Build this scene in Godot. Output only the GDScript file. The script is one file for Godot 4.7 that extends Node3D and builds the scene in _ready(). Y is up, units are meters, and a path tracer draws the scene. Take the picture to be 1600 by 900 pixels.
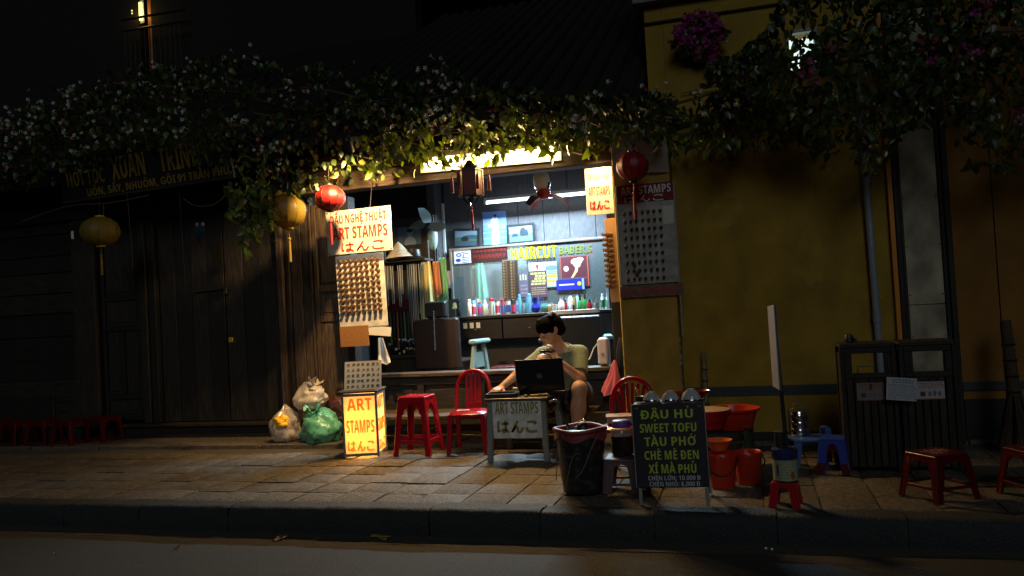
extends Node3D
# A barber's shopfront at night: x runs along the street, z towards the camera, pavement at y = 0, facade at z = -6.9.


func _ready() -> void:
	var cam := Camera3D.new()
	cam.name = "camera"
	cam.position = Vector3(0, 1.1, 0)
	cam.rotation_degrees = Vector3(1.566, 16.45, -3.191)
	cam.fov = 38.74
	cam.near = 0.05
	cam.far = 400.0
	cam.current = true
	add_child(cam)

	var env := Environment.new()
	env.background_mode = Environment.BG_SKY
	var sm := ProceduralSkyMaterial.new()
	sm.sky_top_color = Color(0.05, 0.06, 0.08)
	sm.sky_horizon_color = Color(0.09, 0.08, 0.07)
	sm.ground_bottom_color = Color(0.03, 0.03, 0.03)
	sm.ground_horizon_color = Color(0.06, 0.055, 0.05)
	env.sky = Sky.new()
	env.sky.sky_material = sm
	env.background_energy_multiplier = 0.01
	env.tonemap_mode = Environment.TONE_MAPPER_LINEAR
	env.tonemap_exposure = 1.0
	env.sdfgi_enabled = true
	env.ssao_enabled = true
	env.ssil_enabled = true
	var we := WorldEnvironment.new()
	we.name = "environment"
	we.environment = env
	add_child(we)

	# the faint light of the street behind the camera, broad and cool
	var moon := DirectionalLight3D.new()
	moon.name = "night_light"
	moon.light_color = Color(0.93, 0.97, 0.98)
	moon.light_energy = 0.092
	moon.light_angular_distance = 20.0
	moon.shadow_enabled = true
	moon.rotation_degrees = Vector3(-27, 12, 0)
	add_child(moon)

	rng.seed = 91
	bold = SystemFont.new()
	bold.font_names = PackedStringArray(["Droid Sans"])
	bold.font_weight = 700

	materials()
	ground()
	timber_house()
	barber_shop()
	yellow_house()
	far_house()
	lamps()
	shop_interior()
	signs()
	lanterns()
	pavement_things()
	sweet_seller()
	right_side()
	seated_person()
	vines()
	small_things()


func stain_tex() -> NoiseTexture2D:
	return noise("stain", 0.009, 0.8)


func materials() -> void:
	var grain := noise("grain", 0.02, 0.35)
	var fine := noise("fine", 0.05, 0.7)
	var blotch := noise("blotch", 0.008, 0.55)
	var stain := noise("stain", 0.009, 0.8)
	var bump := noise("bump", 0.05, 0.0, 1.0, false, true)
	var speck := noise("speck", 0.12, 0.45)
	mat("wood_upright", Color(0.05, 0.039, 0.029), 0.62, grain, Vector3(7, 0.5, 7), bump, 0.25)
	mat("wood_upright_dark", Color(0.024, 0.02, 0.017), 0.6, grain, Vector3(7, 0.45, 7), bump, 0.25)
	mat("wood_upright_lamplit", Color(0.19, 0.125, 0.078), 0.55, grain, Vector3(8, 0.5, 8), bump, 0.2)  # paler, warmer copy of the wood with lamplight put into its colour
	mat("wood_level", Color(0.048, 0.038, 0.028), 0.65, grain, Vector3(0.5, 7, 7), bump, 0.25)
	mat("wood_level_dark", Color(0.026, 0.021, 0.017), 0.6, grain, Vector3(0.5, 8, 8), bump, 0.25)
	mat("wood_bench", Color(0.13, 0.085, 0.05), 0.5, grain, Vector3(0.7, 9, 9), bump, 0.2)
	mat("bin_wood", Color(0.022, 0.014, 0.009), 0.6, grain, Vector3(7, 0.5, 7), bump, 0.25)
	mat("bin_wood_pale", Color(0.045, 0.028, 0.017), 0.6, grain, Vector3(7, 0.5, 7), bump, 0.25)
	mat("beam", Color(0.14, 0.085, 0.05), 0.6, grain, Vector3(0.5, 8, 8), bump, 0.3)
	mat("yellow_plaster", Color(0.34, 0.212, 0.017), 0.85, stain, Vector3(0.9, 0.7, 0.9), bump, 0.25)
	mat("yellow_pier", Color(0.36, 0.235, 0.03), 0.85, stain, Vector3(1.4, 1.1, 1.4), bump, 0.3)
	mat("ochre_glow_plaster", Color(0.26, 0.115, 0.011), 0.85, stain, Vector3(0.8, 0.6, 0.8), bump, 0.25)  # ochre pushed towards orange to hold the warm street glow at the right
	mat("orange_paint", Color(0.55, 0.19, 0.008), 0.6)
	mat("blue_band", Color(0.045, 0.06, 0.066), 0.8, fine, Vector3(2, 2, 2))
	mat("black_skirting", Color(0.02, 0.02, 0.02), 0.8, fine, Vector3(2, 2, 2))
	mat("coping", Color(0.35, 0.34, 0.31), 0.85, blotch, Vector3(1, 1, 1))
	mat("roof_tile", Color(0.008, 0.007, 0.007), 0.9, fine, Vector3(2, 2, 2))
	mat("asphalt", Color(0.09, 0.086, 0.079), 0.82, speck, Vector3(2.3, 2.3, 2.3), noise("grit", 0.2, 0.0, 1.0, false, true), 0.55)
	mat("gutter", Color(0.14, 0.12, 0.1), 0.85, speck, Vector3(2, 2, 2), bump, 0.4)
	mat("kerb_stone", Color(0.028, 0.035, 0.037), 0.8, fine, Vector3(2.5, 2.5, 2.5), bump, 0.5)
	mat("joint", Color(0.085, 0.07, 0.052), 0.95, fine, Vector3(3, 3, 3))
	for i in 5:
		var k: float = [0.86, 0.95, 1.0, 1.06, 1.15][i]
		mat("stone_%d" % i, Color(0.175, 0.147, 0.110) * k, [0.7, 0.78, 0.68, 0.82, 0.74][i], noise("stone%d" % (i % 2), 0.03, 0.55), Vector3(1.9, 1.9, 1.9), noise("pitted", 0.09, 0.0, 1.0, false, true), 0.7)
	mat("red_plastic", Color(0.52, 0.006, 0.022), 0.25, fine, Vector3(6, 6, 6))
	mat("red_plastic_dark", Color(0.11, 0.004, 0.006), 0.27, fine, Vector3(5, 5, 5))  # same plastic in a much darker red
	mat("orange_red_plastic", Color(0.62, 0.035, 0.01), 0.3, fine, Vector3(6, 6, 6))
	mat("orange_plastic", Color(0.62, 0.13, 0.02), 0.35)
	mat("blue_plastic", Color(0.02, 0.05, 0.32), 0.35)
	mat("light_blue_plastic", Color(0.04, 0.10, 0.30), 0.4)
	mat("brown_plastic", Color(0.10, 0.06, 0.07), 0.4)
	mat("grey_paint", Color(0.30, 0.33, 0.31), 0.5, fine, Vector3(3, 3, 3))
	mat("grey_blue_paint", Color(0.27, 0.30, 0.31), 0.5, fine, Vector3(3, 3, 3))
	mat("white_board", Color(0.80, 0.78, 0.73), 0.3, noise("faint", 0.012, 0.76), Vector3(1.5, 1.5, 1.5))
	mat("white_paper", Color(0.75, 0.75, 0.72), 0.7)
	mat("red_ink", Color(0.55, 0.03, 0.015), 0.5)
	mat("olive_ink", Color(0.24, 0.21, 0.03), 0.5)
	mat("gold_paint", Color(0.55, 0.36, 0.03), 0.5)
	mat("shaded_gold", Color(0.24, 0.155, 0.015), 0.6)  # gold paint darkened for the shade on the name board
	mat("lime_ink", Color(0.42, 0.55, 0.03), 0.5)
	mat("pale_ink", Color(0.45, 0.5, 0.55), 0.5)
	mat("yellow_ink", Color(0.50, 0.40, 0.012), 0.9).metallic_specular = 0.05
	mat("dark_ink", Color(0.03, 0.035, 0.05), 0.5)
	mat("black", Color(0.012, 0.012, 0.013), 0.45)
	mat("black_gloss", Color(0.012, 0.012, 0.014), 0.2)
	mat("black_leather", Color(0.02, 0.02, 0.022), 0.4, null, Vector3.ONE * 12, bump, 0.1)
	mat("brown_leather", Color(0.022, 0.013, 0.012), 0.45, null, Vector3.ONE * 12, bump, 0.1)
	mat("purple_black", Color(0.011, 0.007, 0.015), 0.5)
	mat("cardboard", Color(0.42, 0.19, 0.055), 0.8, fine, Vector3(3, 3, 3))
	mat("stamp_wood", Color(0.55, 0.37, 0.18), 0.5, grain, Vector3(30, 30, 8))
	mat("stamp_face", Color(0.09, 0.035, 0.02), 0.6)
	mat("stamp_dark", Color(0.05, 0.032, 0.02), 0.5)
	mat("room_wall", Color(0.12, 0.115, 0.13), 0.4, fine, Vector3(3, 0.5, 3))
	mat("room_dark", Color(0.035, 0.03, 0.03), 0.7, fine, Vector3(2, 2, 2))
	mat("counter", Color(0.035, 0.021, 0.02), 0.4, grain, Vector3(0.7, 6, 6))
	mat("aluminium", Color(0.62, 0.63, 0.62), 0.3).metallic = 0.85
	mat("steel", Color(0.6, 0.6, 0.6), 0.18).metallic = 1.0
	mat("steel_dark", Color(0.12, 0.12, 0.12), 0.4).metallic = 0.8
	mat("mint_enamel", Color(0.26, 0.38, 0.38), 0.35)
	mat("mirror", Color(0.62, 0.74, 0.78), 0.09).metallic = 0.82
	mat("white_enamel", Color(0.72, 0.73, 0.72), 0.3)
	mat("pvc", Color(0.22, 0.25, 0.28), 0.45)
	mat("cable", Color(0.03, 0.028, 0.025), 0.6)
	mat("old_rope", Color(0.07, 0.055, 0.035), 0.9)
	mat("red_silk", Color(0.24, 0.004, 0.005), 0.5).backlight = Color(0.12, 0.003, 0.002)
	mat("dark_red_silk", Color(0.15, 0.005, 0.005), 0.5).backlight = Color(0.05, 0.002, 0.002)
	mat("yellow_silk", Color(0.18, 0.13, 0.012), 0.5).backlight = Color(0.5, 0.3, 0.03)
	for k in ["red_silk", "dark_red_silk", "yellow_silk"]:
		M[k].backlight_enabled = true
	mat("dull_silk", Color(0.17, 0.125, 0.014), 0.6).backlight = Color(0.2, 0.14, 0.02)  # slightly duller yellow that lets less colour through
	M.dull_silk.backlight_enabled = true
	mat("straw", Color(0.42, 0.30, 0.15), 0.85, grain, Vector3(20, 2, 20))
	mat("dark_straw", Color(0.13, 0.085, 0.045), 0.9, grain, Vector3(20, 2, 20))
	mat("pale_straw", Color(0.62, 0.58, 0.47), 0.7)
	mat("bamboo", Color(0.40, 0.27, 0.12), 0.5)
	mat("skin", Color(0.50, 0.27, 0.16), 0.5)
	mat("hair", Color(0.004, 0.0035, 0.0035), 0.75)
	M.hair.metallic_specular = 0.12
	mat("shirt", Color(0.25, 0.30, 0.19), 0.85, noise("cloth", 0.02, 0.75), Vector3(5, 5, 5), bump, 0.3)
	mat("collar", Color(0.35, 0.37, 0.31), 0.85)
	mat("shorts", Color(0.05, 0.05, 0.06), 0.85)
	mat("pink_cloth", Color(0.62, 0.13, 0.18), 0.6)


# ---------------------------------------------------------------- the ground
func ground() -> void:
	var b := MB.new()
	b.flat([Vector3(-150, -0.2, -150), Vector3(150, -0.2, -150), Vector3(150, -0.2, 150), Vector3(-150, -0.2, 150)], Vector3(0, -9, 0))
	struct("ground", b, M.joint, "dark earth under the street")
	b = MB.new()
	var ph := FastNoiseLite.new()
	ph.seed = 4
	ph.frequency = 0.8
	b.surf(160, 40, func(u, w):
		var x := lerpf(-14.0, 12.0, u)
		var z := lerpf(-4.22, 6.0, w * w)
		return Vector3(x, -0.152 + 0.008 * ph.get_noise_2d(x, z), z), false, Vector3(0, -50, 0))
	struct("road", b, M.asphalt, "worn dark asphalt road along the kerb")
	# gutter: concrete strip of uneven edge between the kerb and the asphalt
	b = MB.new()
	b.surf(120, 3, func(u, w):
		var x := lerpf(-14.0, 12.0, u)
		return Vector3(x, -0.146 + 0.006 * ph.get_noise_2d(x * 2.0, w) - 0.006 * w, lerpf(-4.32, -4.17 + 0.035 * ph.get_noise_2d(x * 1.7, 9.0), w)), false, Vector3(0, -50, 0))
	struct("gutter", b, M.gutter, "thin concrete gutter strip at the foot of the kerb")
	# kerb: a row of stones
	var kerb := thing("kerb", "row of dark worn kerb stones", "", Vector3.ZERO)
	kerb.remove_meta("category")
	kerb.set_meta("kind", "structure")
	var x := -8.6
	while x < 2.6:
		var l := rnd(0.56, 0.68)
		b = MB.new()
		var dy := rnd(-0.006, 0.006)
		var dz := rnd(-0.008, 0.008)
		var sd := rnd(0, 50)
		var zz := [[-4.47, 0.0], [-4.345, 0.002], [-4.318, -0.008], [-4.305, -0.03], [-4.300, -0.08], [-4.303, -0.13], [-4.312, -0.2]]
		b.surf(10, 6, func(u, w):
			var q = zz[int(round(w * 6))]
			return Vector3(x + 0.002 + (l - 0.004) * u, q[1] + dy + 0.007 * ph.get_noise_2d(u * 6.0 + sd, w * 4.0), q[0] + dz + 0.013 * ph.get_noise_2d(u * 7.0 + sd, w * 5.0 + 20.0)), false, Vector3(x + l * 0.5, -0.15, -4.6))
		for e in [x + 0.002, x + l - 0.002]:
			b.flat([Vector3(e, 0, -4.47), Vector3(e, 0, -4.33), Vector3(e, -0.2, -4.312), Vector3(e, -0.2, -4.47)], Vector3(x + l * 0.5, -0.1, -4.4))
		put("kerb_stone", b, M.kerb_stone, kerb)
		x += l
	# pavement: bed, then stones one by one
	var pave := thing("pavement", "pavement of worn square stone slabs", "", Vector3.ZERO)
	pave.remove_meta("category")
	pave.set_meta("kind", "structure")
	b = MB.new()
	b.box(Vector3(-2, -0.106, -5.7), Vector3(24, 0.18, 2.46))
	put("bed", b, M.joint, pave)
	var variants := []
	for i in 6:
		var c := MB.new()
		var sd := i * 13.0
		var w := 0.275
		var d := 0.278
		c.surf(5, 5, func(u, q):
			var e := minf(minf(u, 1.0 - u), minf(q, 1.0 - q)) * 6.0
			var y := -0.010 if e < 0.1 else 0.0
			var o := 0.004 * ph.get_noise_2d(u * 9.0 + sd, q * 9.0)
			return Vector3((u - 0.5) * w + o, y + 0.003 * ph.get_noise_2d(u * 4.0 + sd, q * 4.0), (q - 0.5) * d + o), false, Vector3(0, -1, 0))
		for s in [[-1, -1, 1, -1], [1, -1, 1, 1], [1, 1, -1, 1], [-1, 1, -1, -1]]:
			c.flat([Vector3(s[0] * w * 0.5, -0.01, s[1] * d * 0.5), Vector3(s[2] * w * 0.5, -0.01, s[3] * d * 0.5), Vector3(s[2] * w * 0.5, -0.04, s[3] * d * 0.5), Vector3(s[0] * w * 0.5, -0.04, s[1] * d * 0.5)], Vector3(0, -0.02, 0))
		variants.append(c.mesh())
	var far := MB.new()
	x = -8.4
	var count := 0
	while x < 2.4:
		var z := -4.62 + rnd(-0.02, 0.02)
		while z > -6.3:
			var tone := clampi(int(2.4 + rnd(-2.0, 2.0)), 0, 4)
			var tf := Transform3D(Basis.from_euler(Vector3(rnd(-0.010, 0.010), rnd(-0.012, 0.012), rnd(-0.010, 0.010))), Vector3(x, rnd(-0.006, 0.004), z))
			if absf(z + 6.2) < 0.16:
				tf.basis = tf.basis.scaled(Vector3(1, 1, 0.9))
			if count < 290 and x > -7.9 and x < 1.75:
				put("paving_stone", variants[rng.randi() % 6], M["stone_%d" % tone], pave, tf)
				count += 1
			z -= 0.287
		x += 0.284
	# the raised strip of long slabs along the houses
	x = -9.0
	while x < 2.6:
		var l := rnd(0.55, 1.1)
		b = MB.new()
		b.box(Vector3(x + l * 0.5, -0.03 + rnd(-0.004, 0.004), -6.67), Vector3(l - 0.008, 0.1, 0.50), 0.008)
		put("long_slab", b, M["stone_%d" % (rng.randi() % 5)], pave)
		x += l


# ---------------------------------------------------------------- the timber house on the left
func board(parent: Node3D, called: String, x0: float, x1: float, y0: float, y1: float, z0: float, z1: float, m: Material, bev := 0.006) -> MeshInstance3D:
	var b := MB.new()
	b.box(Vector3((x0 + x1) * 0.5, (y0 + y1) * 0.5, (z0 + z1) * 0.5), Vector3(absf(x1 - x0), absf(y1 - y0), absf(z1 - z0)), bev)
	return put(called, b, m, parent)


func panelled(parent: Node3D, called: String, x0: float, x1: float, rails: Array, m: Material, pm: Material, z := -6.9, split := []) -> void:   # a framed leaf; rails are heights, split lists bays with a middle stile
	var leaf := Node3D.new()
	leaf.name = called
	parent.add_child(leaf, true)
	var s := 0.045
	board(leaf, "stile", x0, x0 + s, rails[0], rails[-1], z, z - 0.05, m)
	board(leaf, "stile", x1 - s, x1, rails[0], rails[-1], z, z - 0.05, m)
	for i in rails.size():
		var y: float = rails[i]
		var y0 := y if i == 0 else y - 0.03
		var y1 := y if i == rails.size() - 1 else y + 0.03
		board(leaf, "rail", x0 + s + 0.001, x1 - s - 0.001, y0, y1, z - 0.003, z - 0.047, m)
		if i < rails.size() - 1:
			var n := 2 if i in split else 1
			if n == 2:
				board(leaf, "stile", (x0 + x1) * 0.5 - 0.022, (x0 + x1) * 0.5 + 0.022, y1 + 0.001, rails[i + 1] - 0.031, z - 0.004, z - 0.046, m)
			for k in n:
				var a := lerpf(x0 + s, x1 - s, float(k) / n) + (0.024 if k else 0.0)
				var c := lerpf(x0 + s, x1 - s, float(k + 1) / n) - (0.024 if k < n - 1 else 0.0)
				board(leaf, "panel", a + 0.002, c - 0.002, y1 + 0.002, rails[i + 1] - 0.032, z - 0.022, z - 0.04, pm, 0.0)
				board(leaf, "raised_field", a + 0.025, c - 0.025, y1 + 0.027, rails[i + 1] - 0.057, z - 0.012, z - 0.0225, pm, 0.008)


func timber_house() -> void:
	var h := thing("timber_house", "old dark timber house with plank wall and closed plank doors, left", "house")
	var y := 0.19
	while y < 2.75:   # level planks, left
		var w := rnd(0.17, 0.27)
		board(h, "wall_plank", -8.9, -6.80, y, y + w - 0.006, -6.9 + rnd(-0.006, 0.006), -6.95, [M.wood_level, M.wood_level_dark][rng.randi() % 2], 0.008)
		y += w
	board(h, "low_panel", -8.9, -7.15, 0.19, 0.47, -6.885, -6.899, M.wood_level_dark)
	board(h, "batten", -7.13, -7.10, 0.19, 0.47, -6.88, -6.899, M.wood_upright)
	board(h, "post", -6.79, -6.50, 0.17, 2.75, -6.86, -7.0, M.wood_upright, 0.012)
	panelled(h, "shutter_leaf", -6.46, -5.97, [0.2, 0.44, 1.14, 1.45, 2.2], M.wood_upright_dark, M.wood_upright, -6.9, [1])
	board(h, "post", -5.95, -5.86, 0.17, 2.75, -6.85, -7.0, M.wood_upright, 0.012)
	board(h, "post", -5.855, -5.765, 0.17, 2.75, -6.87, -7.0, M.wood_upright_dark, 0.012)
	for d in [[-5.755, -4.995], [-4.985, -4.365]]:   # the double door of upright planks
		var leaf := Node3D.new()
		leaf.name = "door"
		h.add_child(leaf, true)
		var x: float = d[0]
		var k := 4 if d[0] < -5.5 else 3
		for i in k:
			var w: float = (d[1] - d[0]) / k
			board(leaf, "plank", x, x + w - 0.003, 0.175, 2.28, -6.93 + rnd(-0.003, 0.003), -6.97, M.wood_upright_dark if i % 2 else M.wood_upright, 0.004)
			x += w
		if d[0] < -5.5:
			var b := MB.new()
			b.tube([Vector3(-5.33, 1.46, -6.905), Vector3(-4.93, 1.475, -6.905)], 0.009, 8)
			b.box(Vector3(-4.965, 1.45, -6.905), Vector3(0.04, 0.07, 0.03), 0.006)
			put("bolt", b, M.steel_dark, leaf)
		else:
			var b := MB.new()
			b.box(Vector3(-4.94, 0.965, -6.92), Vector3(0.05, 0.05, 0.02), 0.006)
			put("lock", b, M.gold_paint, leaf)
	board(h, "post", -4.36, -4.29, 0.17, 2.75, -6.85, -7.0, M.wood_upright_lamplit, 0.012)
	board(h, "post", -4.285, -4.235, 0.17, 2.75, -6.88, -7.0, M.wood_upright, 0.012)
	board(h, "wall_plank", -4.23, -4.115, 0.17, 2.28, -6.905, -6.95, M.wood_upright_lamplit)
	board(h, "wall_plank", -4.112, -4.02, 0.17, 2.28, -6.91, -6.95, M.wood_upright_lamplit)
	board(h, "post", -4.015, -3.985, 0.17, 2.28, -6.885, -6.95, M.wood_upright_lamplit)
	board(h, "lintel", -8.9, -4.0, 2.29, 2.46, -6.84, -7.0, M.wood_level_dark, 0.01)
	board(h, "upper_wall", -8.9, -3.98, 2.465, 2.9, -6.93, -7.0, M.wood_level_dark, 0.0)
	board(h, "sill", -6.48, -3.66, 0.135, 0.168, -6.83, -7.0, M.wood_level, 0.008)
	board(h, "sill", -8.9, -6.485, 0.14, 0.185, -6.85, -7.0, M.wood_level, 0.008)
	var base := board(h, "plinth", -8.9, -3.66, 0.02, 0.134, -6.87, -7.0, M.wood_level_dark, 0.004)
	for v in [[-6.15, -5.65], [-4.75, -4.4], [-4.15, -3.75]]:   # low vents
		var b := MB.new()
		b.box(Vector3((v[0] + v[1]) * 0.5, 0.04, -6.868), Vector3(v[1] - v[0], 0.035, 0.012))
		put("vent", b, M.black, base)
	roof(h, -9.6, -3.95, -6.46)


func roof(h: Node3D, x0: float, x1: float, z: float) -> void:   # tiled slope rising away from the street
	var r := Node3D.new()
	r.name = "roof"
	h.add_child(r, true)
	var b := MB.new()
	b.hexa([Vector3(x0, 2.62, z), Vector3(x1, 2.62, z), Vector3(x1, 5.2, z - 4.6), Vector3(x0, 5.2, z - 4.6), Vector3(x0, 2.58, z), Vector3(x1, 2.58, z), Vector3(x1, 5.16, z - 4.6), Vector3(x0, 5.16, z - 4.6)])
	put("roof_deck", b, M.roof_tile, r)
	b = MB.new()
	var x := x0 + 0.08
	while x < x1:
		b.tube([Vector3(x, 2.63, z + 0.02), Vector3(x, 5.21, z - 4.6)], 0.05, 6)
		x += 0.16
	var o := put("tile_rolls", b, M.roof_tile, r)
	o.set_meta("kind", "stuff")


# ---------------------------------------------------------------- the shop: its shell
func barber_shop() -> void:
	var h := thing("barber_shop", "open-fronted barber shop with low timber front wall and lit interior", "shop")
	# the folded door leaf at the left of the opening
	panelled(h, "door_leaf", -3.975, -3.655, [0.17, 1.12, 1.40, 2.2], M.wood_upright_lamplit, M.wood_upright_lamplit, -6.88)
	board(h, "jamb", -3.65, -3.57, 0.17, 2.25, -6.86, -7.0, M.wood_upright_dark)
	board(h, "jamb", -1.16, -1.005, 0.0, 2.25, -6.84, -7.0, M.wood_upright_dark, 0.01)
	# low front wall
	board(h, "sill_board", -3.565, -1.165, 0.545, 0.585, -6.84, -7.02, M.wood_bench, 0.01)
	board(h, "rail", -3.565, -1.165, 0.47, 0.544, -6.88, -7.0, M.wood_level, 0.008)
	board(h, "rail", -3.565, -1.165, 0.0, 0.2, -6.88, -7.0, M.wood_level_dark, 0.008)
	for i in 5:
		var x := lerpf(-3.53, -1.2, i / 4.0)
		board(h, "stile", x - 0.035, x + 0.035, 0.201, 0.469, -6.881, -7.0, M.wood_upright, 0.006)
		if i < 4:
			var x2 := lerpf(-3.53, -1.2, (i + 1) / 4.0)
			board(h, "panel", x + 0.036, x2 - 0.036, 0.201, 0.469, -6.91, -6.97, M.wood_level, 0.0)
			board(h, "raised_field", x + 0.08, x2 - 0.08, 0.24, 0.43, -6.897, -6.912, M.wood_level, 0.008)
	# beam, fascia and ceiling over the opening
	board(h, "beam", -3.97, -1.0, 2.26, 2.42, -6.62, -6.78, M.beam, 0.012)
	board(h, "fascia", -3.97, -0.95, 2.425, 2.62, -6.70, -6.76, M.beam, 0.006)
	for i in 12:
		var x := -3.85 + i * 0.25
		var b := MB.new()
		b.bar(Vector3(x, 2.58, -6.1), Vector3(x, 2.86, -6.75), Vector2(0.05, 0.07), Vector2(0.05, 0.07))
		put("rafter", b, M.wood_level_dark, h)
	board(h, "head_panel", -3.65, -1.0, 2.3, 2.8, -6.86, -6.9, M.wood_level_dark, 0.0)
	roof(h, -3.94, -0.72, -6.0)
	# room
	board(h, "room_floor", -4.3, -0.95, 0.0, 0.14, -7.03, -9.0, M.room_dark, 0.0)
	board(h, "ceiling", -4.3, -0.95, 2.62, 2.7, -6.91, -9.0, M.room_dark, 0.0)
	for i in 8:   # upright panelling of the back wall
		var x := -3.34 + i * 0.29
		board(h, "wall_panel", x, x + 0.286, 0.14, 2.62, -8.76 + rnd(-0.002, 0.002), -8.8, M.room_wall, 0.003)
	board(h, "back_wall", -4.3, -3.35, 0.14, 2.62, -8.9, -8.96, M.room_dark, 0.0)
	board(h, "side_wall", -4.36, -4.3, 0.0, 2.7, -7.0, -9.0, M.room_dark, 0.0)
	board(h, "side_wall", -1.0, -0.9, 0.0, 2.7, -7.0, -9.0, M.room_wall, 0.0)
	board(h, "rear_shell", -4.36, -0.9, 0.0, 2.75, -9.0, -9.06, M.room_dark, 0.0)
	board(h, "corner_post", -3.47, -3.37, 0.14, 2.62, -8.55, -8.9, M.room_wall, 0.006)
	board(h, "corner_trim", -3.365, -3.335, 0.3, 2.36, -8.72, -8.75, M.white_enamel, 0.004)
	# bench along the front
	var t := thing("timber_bench", "low plank bench against the timber front wall of the shop", "bench", Vector3(-2.4, 0, -6.58))
	for i in 3:
		board(t, "seat_plank", -1.1, 1.1, 0.235, 0.262, 0.24 - i * 0.16, 0.085 - i * 0.16, M.wood_bench, 0.006)
	for x in [-0.95, 0.95]:
		board(t, "leg", x - 0.03, x + 0.03, 0.02, 0.234, 0.17, -0.2, M.wood_upright_dark, 0.006)
	board(t, "stretcher", -0.91, 0.91, 0.1, 0.15, 0.02, -0.02, M.wood_level_dark, 0.006)


# ---------------------------------------------------------------- the yellow house on the right
func yellow_house() -> void:
	var h := thing("yellow_house", "yellow plastered house with a blue painted band and pot window", "house")
	var parts := [[-0.56, 0.34, 0.0, 3.42], [0.56, 0.955, 0.0, 3.42], [0.34, 0.56, 0.0, 2.735], [0.34, 0.56, 3.06, 3.42]]
	for p in parts:
		board(h, "wall", p[0], p[1], p[2], p[3], -6.45, -6.75, M.yellow_plaster, 0.0)
	board(h, "wall", -0.70, -0.562, 2.35, 3.42, -6.452, -6.75, M.yellow_plaster, 0.0)
	var pier := board(h, "pier", -1.0, -0.562, 0.0, 2.42, -6.3, -6.85, M.yellow_pier, 0.012)
	var b := MB.new()   # chipped edge: patches where the plaster has come away
	for i in 7:
		b.box(Vector3(-0.562 + rnd(-0.006, 0.002), 0.45 + i * 0.06 + rnd(-0.02, 0.02), -6.302), Vector3(rnd(0.008, 0.02), rnd(0.02, 0.05), 0.008), 0.003)
	put("chipped_edge", b, M.coping, pier)
	board(h, "painted_band", -0.555, 0.95, 0.355, 0.43, -6.446, -6.449, M.blue_band, 0.0)
	board(h, "skirting", -0.555, 0.955, 0.0, 0.085, -6.43, -6.449, M.black_skirting, 0.003)
	board(h, "cornice", -0.78, 0.97, 3.425, 3.50, -6.36, -6.75, M.coping, 0.012)
	board(h, "moulding", -0.70, 0.955, 3.28, 3.33, -6.41, -6.449, M.yellow_plaster, 0.01)
	board(h, "upper_storey", -0.70, 3.4, 3.505, 5.2, -6.5, -6.75, M.yellow_plaster, 0.0)
	for k in [[-0.15, 1.75, 0.16, 0.11], [0.42, 1.35, 0.12, 0.2], [0.62, 0.75, 0.1, 0.07], [0.12, 0.62, 0.14, 0.06], [-0.35, 1.15, 0.07, 0.12], [0.1, 2.2, 0.2, 0.1], [0.7, 1.9, 0.06, 0.15]]:   # repaired patches of plaster
		var poly := PackedVector2Array()
		for i in 14:
			var a := TAU * i / 14.0
			poly.append(Vector2(k[0] + cos(a) * k[2] * rnd(0.75, 1.15), k[1] + sin(a) * k[3] * rnd(0.75, 1.15)))
		b = MB.new()
		b.extrude(poly, -6.4502, -6.4488)
		put("plaster_patch", b, mat("patch_plaster_%d" % (rng.randi() % 2), [Color(0.31, 0.195, 0.018), Color(0.36, 0.225, 0.022)][rng.randi() % 2], 0.85, stain_tex(), Vector3(1.3, 1.3, 1.3)), h)
	# small dark window with its sill
	board(h, "window", -0.41, -0.21, 2.9, 3.05, -6.447, -6.4492, M.black, 0.0)
	# lit window: frame, bars
	var w := Node3D.new()
	w.name = "window"
	h.add_child(w, true)
	for f in [[0.335, 0.36, 2.72, 3.075], [0.54, 0.565, 2.72, 3.075]]:
		board(w, "frame", f[0], f[1], f[2], f[3], -6.44, -6.5, M.grey_blue_paint, 0.004)
	for f in [[0.361, 0.539, 3.05, 3.075], [0.361, 0.539, 2.745, 2.772], [0.361, 0.539, 2.715, 2.722]]:
		board(w, "frame", f[0], f[1], f[2], f[3], -6.441, -6.5, M.grey_blue_paint, 0.003)
	# strip of the boarded doorway: orange edge, dark posts, pale panel screwed on
	var d := thing("boarded_doorway", "pale screwed board between two dark posts beside the yellow wall", "doorway", Vector3(1.15, 0, -6.4))
	board(d, "edge_strip", -0.19, -0.157, 0, 3.1, 0.0, -0.06, M.orange_paint, 0.004)
	board(d, "post", -0.155, -0.12, 0, 3.1, 0.01, -0.1, M.wood_upright_dark, 0.006)
	board(d, "post", -0.118, -0.10, 0, 3.1, -0.01, -0.1, M.wood_upright, 0.004)
	var pn := board(d, "panel", -0.098, 0.138, 0.98, 3.1, -0.03, -0.06, mat("pale_board", Color(0.52, 0.45, 0.31), 0.7, noise("blotch", 0.008, 0.55), Vector3(1.2, 0.8, 1.2)), 0.003)
	var pn2 := board(d, "panel", -0.098, 0.138, 0.0, 0.976, -0.03, -0.06, M.pale_board, 0.003)
	for p in [pn, pn2]:
		for y in [0.2, 0.75, 1.05, 1.4, 1.75, 2.1]:
			if (y < 1.0) == (p == pn2):
				for x in [-0.085, 0.125]:
					b = MB.new()
					b.ball(Vector3(x, y, -0.03), Vector3(0.006, 0.006, 0.003), 8, 4)
					put("screw", b, M.black, p)
	board(d, "post", 0.14, 0.165, 0, 3.1, -0.01, -0.1, M.black_skirting, 0.004)
	board(d, "post", 0.168, 0.205, 0, 3.1, 0.01, -0.1, M.wood_upright_dark, 0.006)
	# the next house: ochre wall, warm street glow put into its colour
	var o := thing("ochre_house", "plastered ochre house wall tinted by painted street glow at the right edge", "house", Vector3(2.4, 0, -6.5))
	board(o, "wall", -1.04, -0.77, 0, 3.5, 0.05, -0.25, M.ochre_glow_plaster, 0.0)
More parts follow.
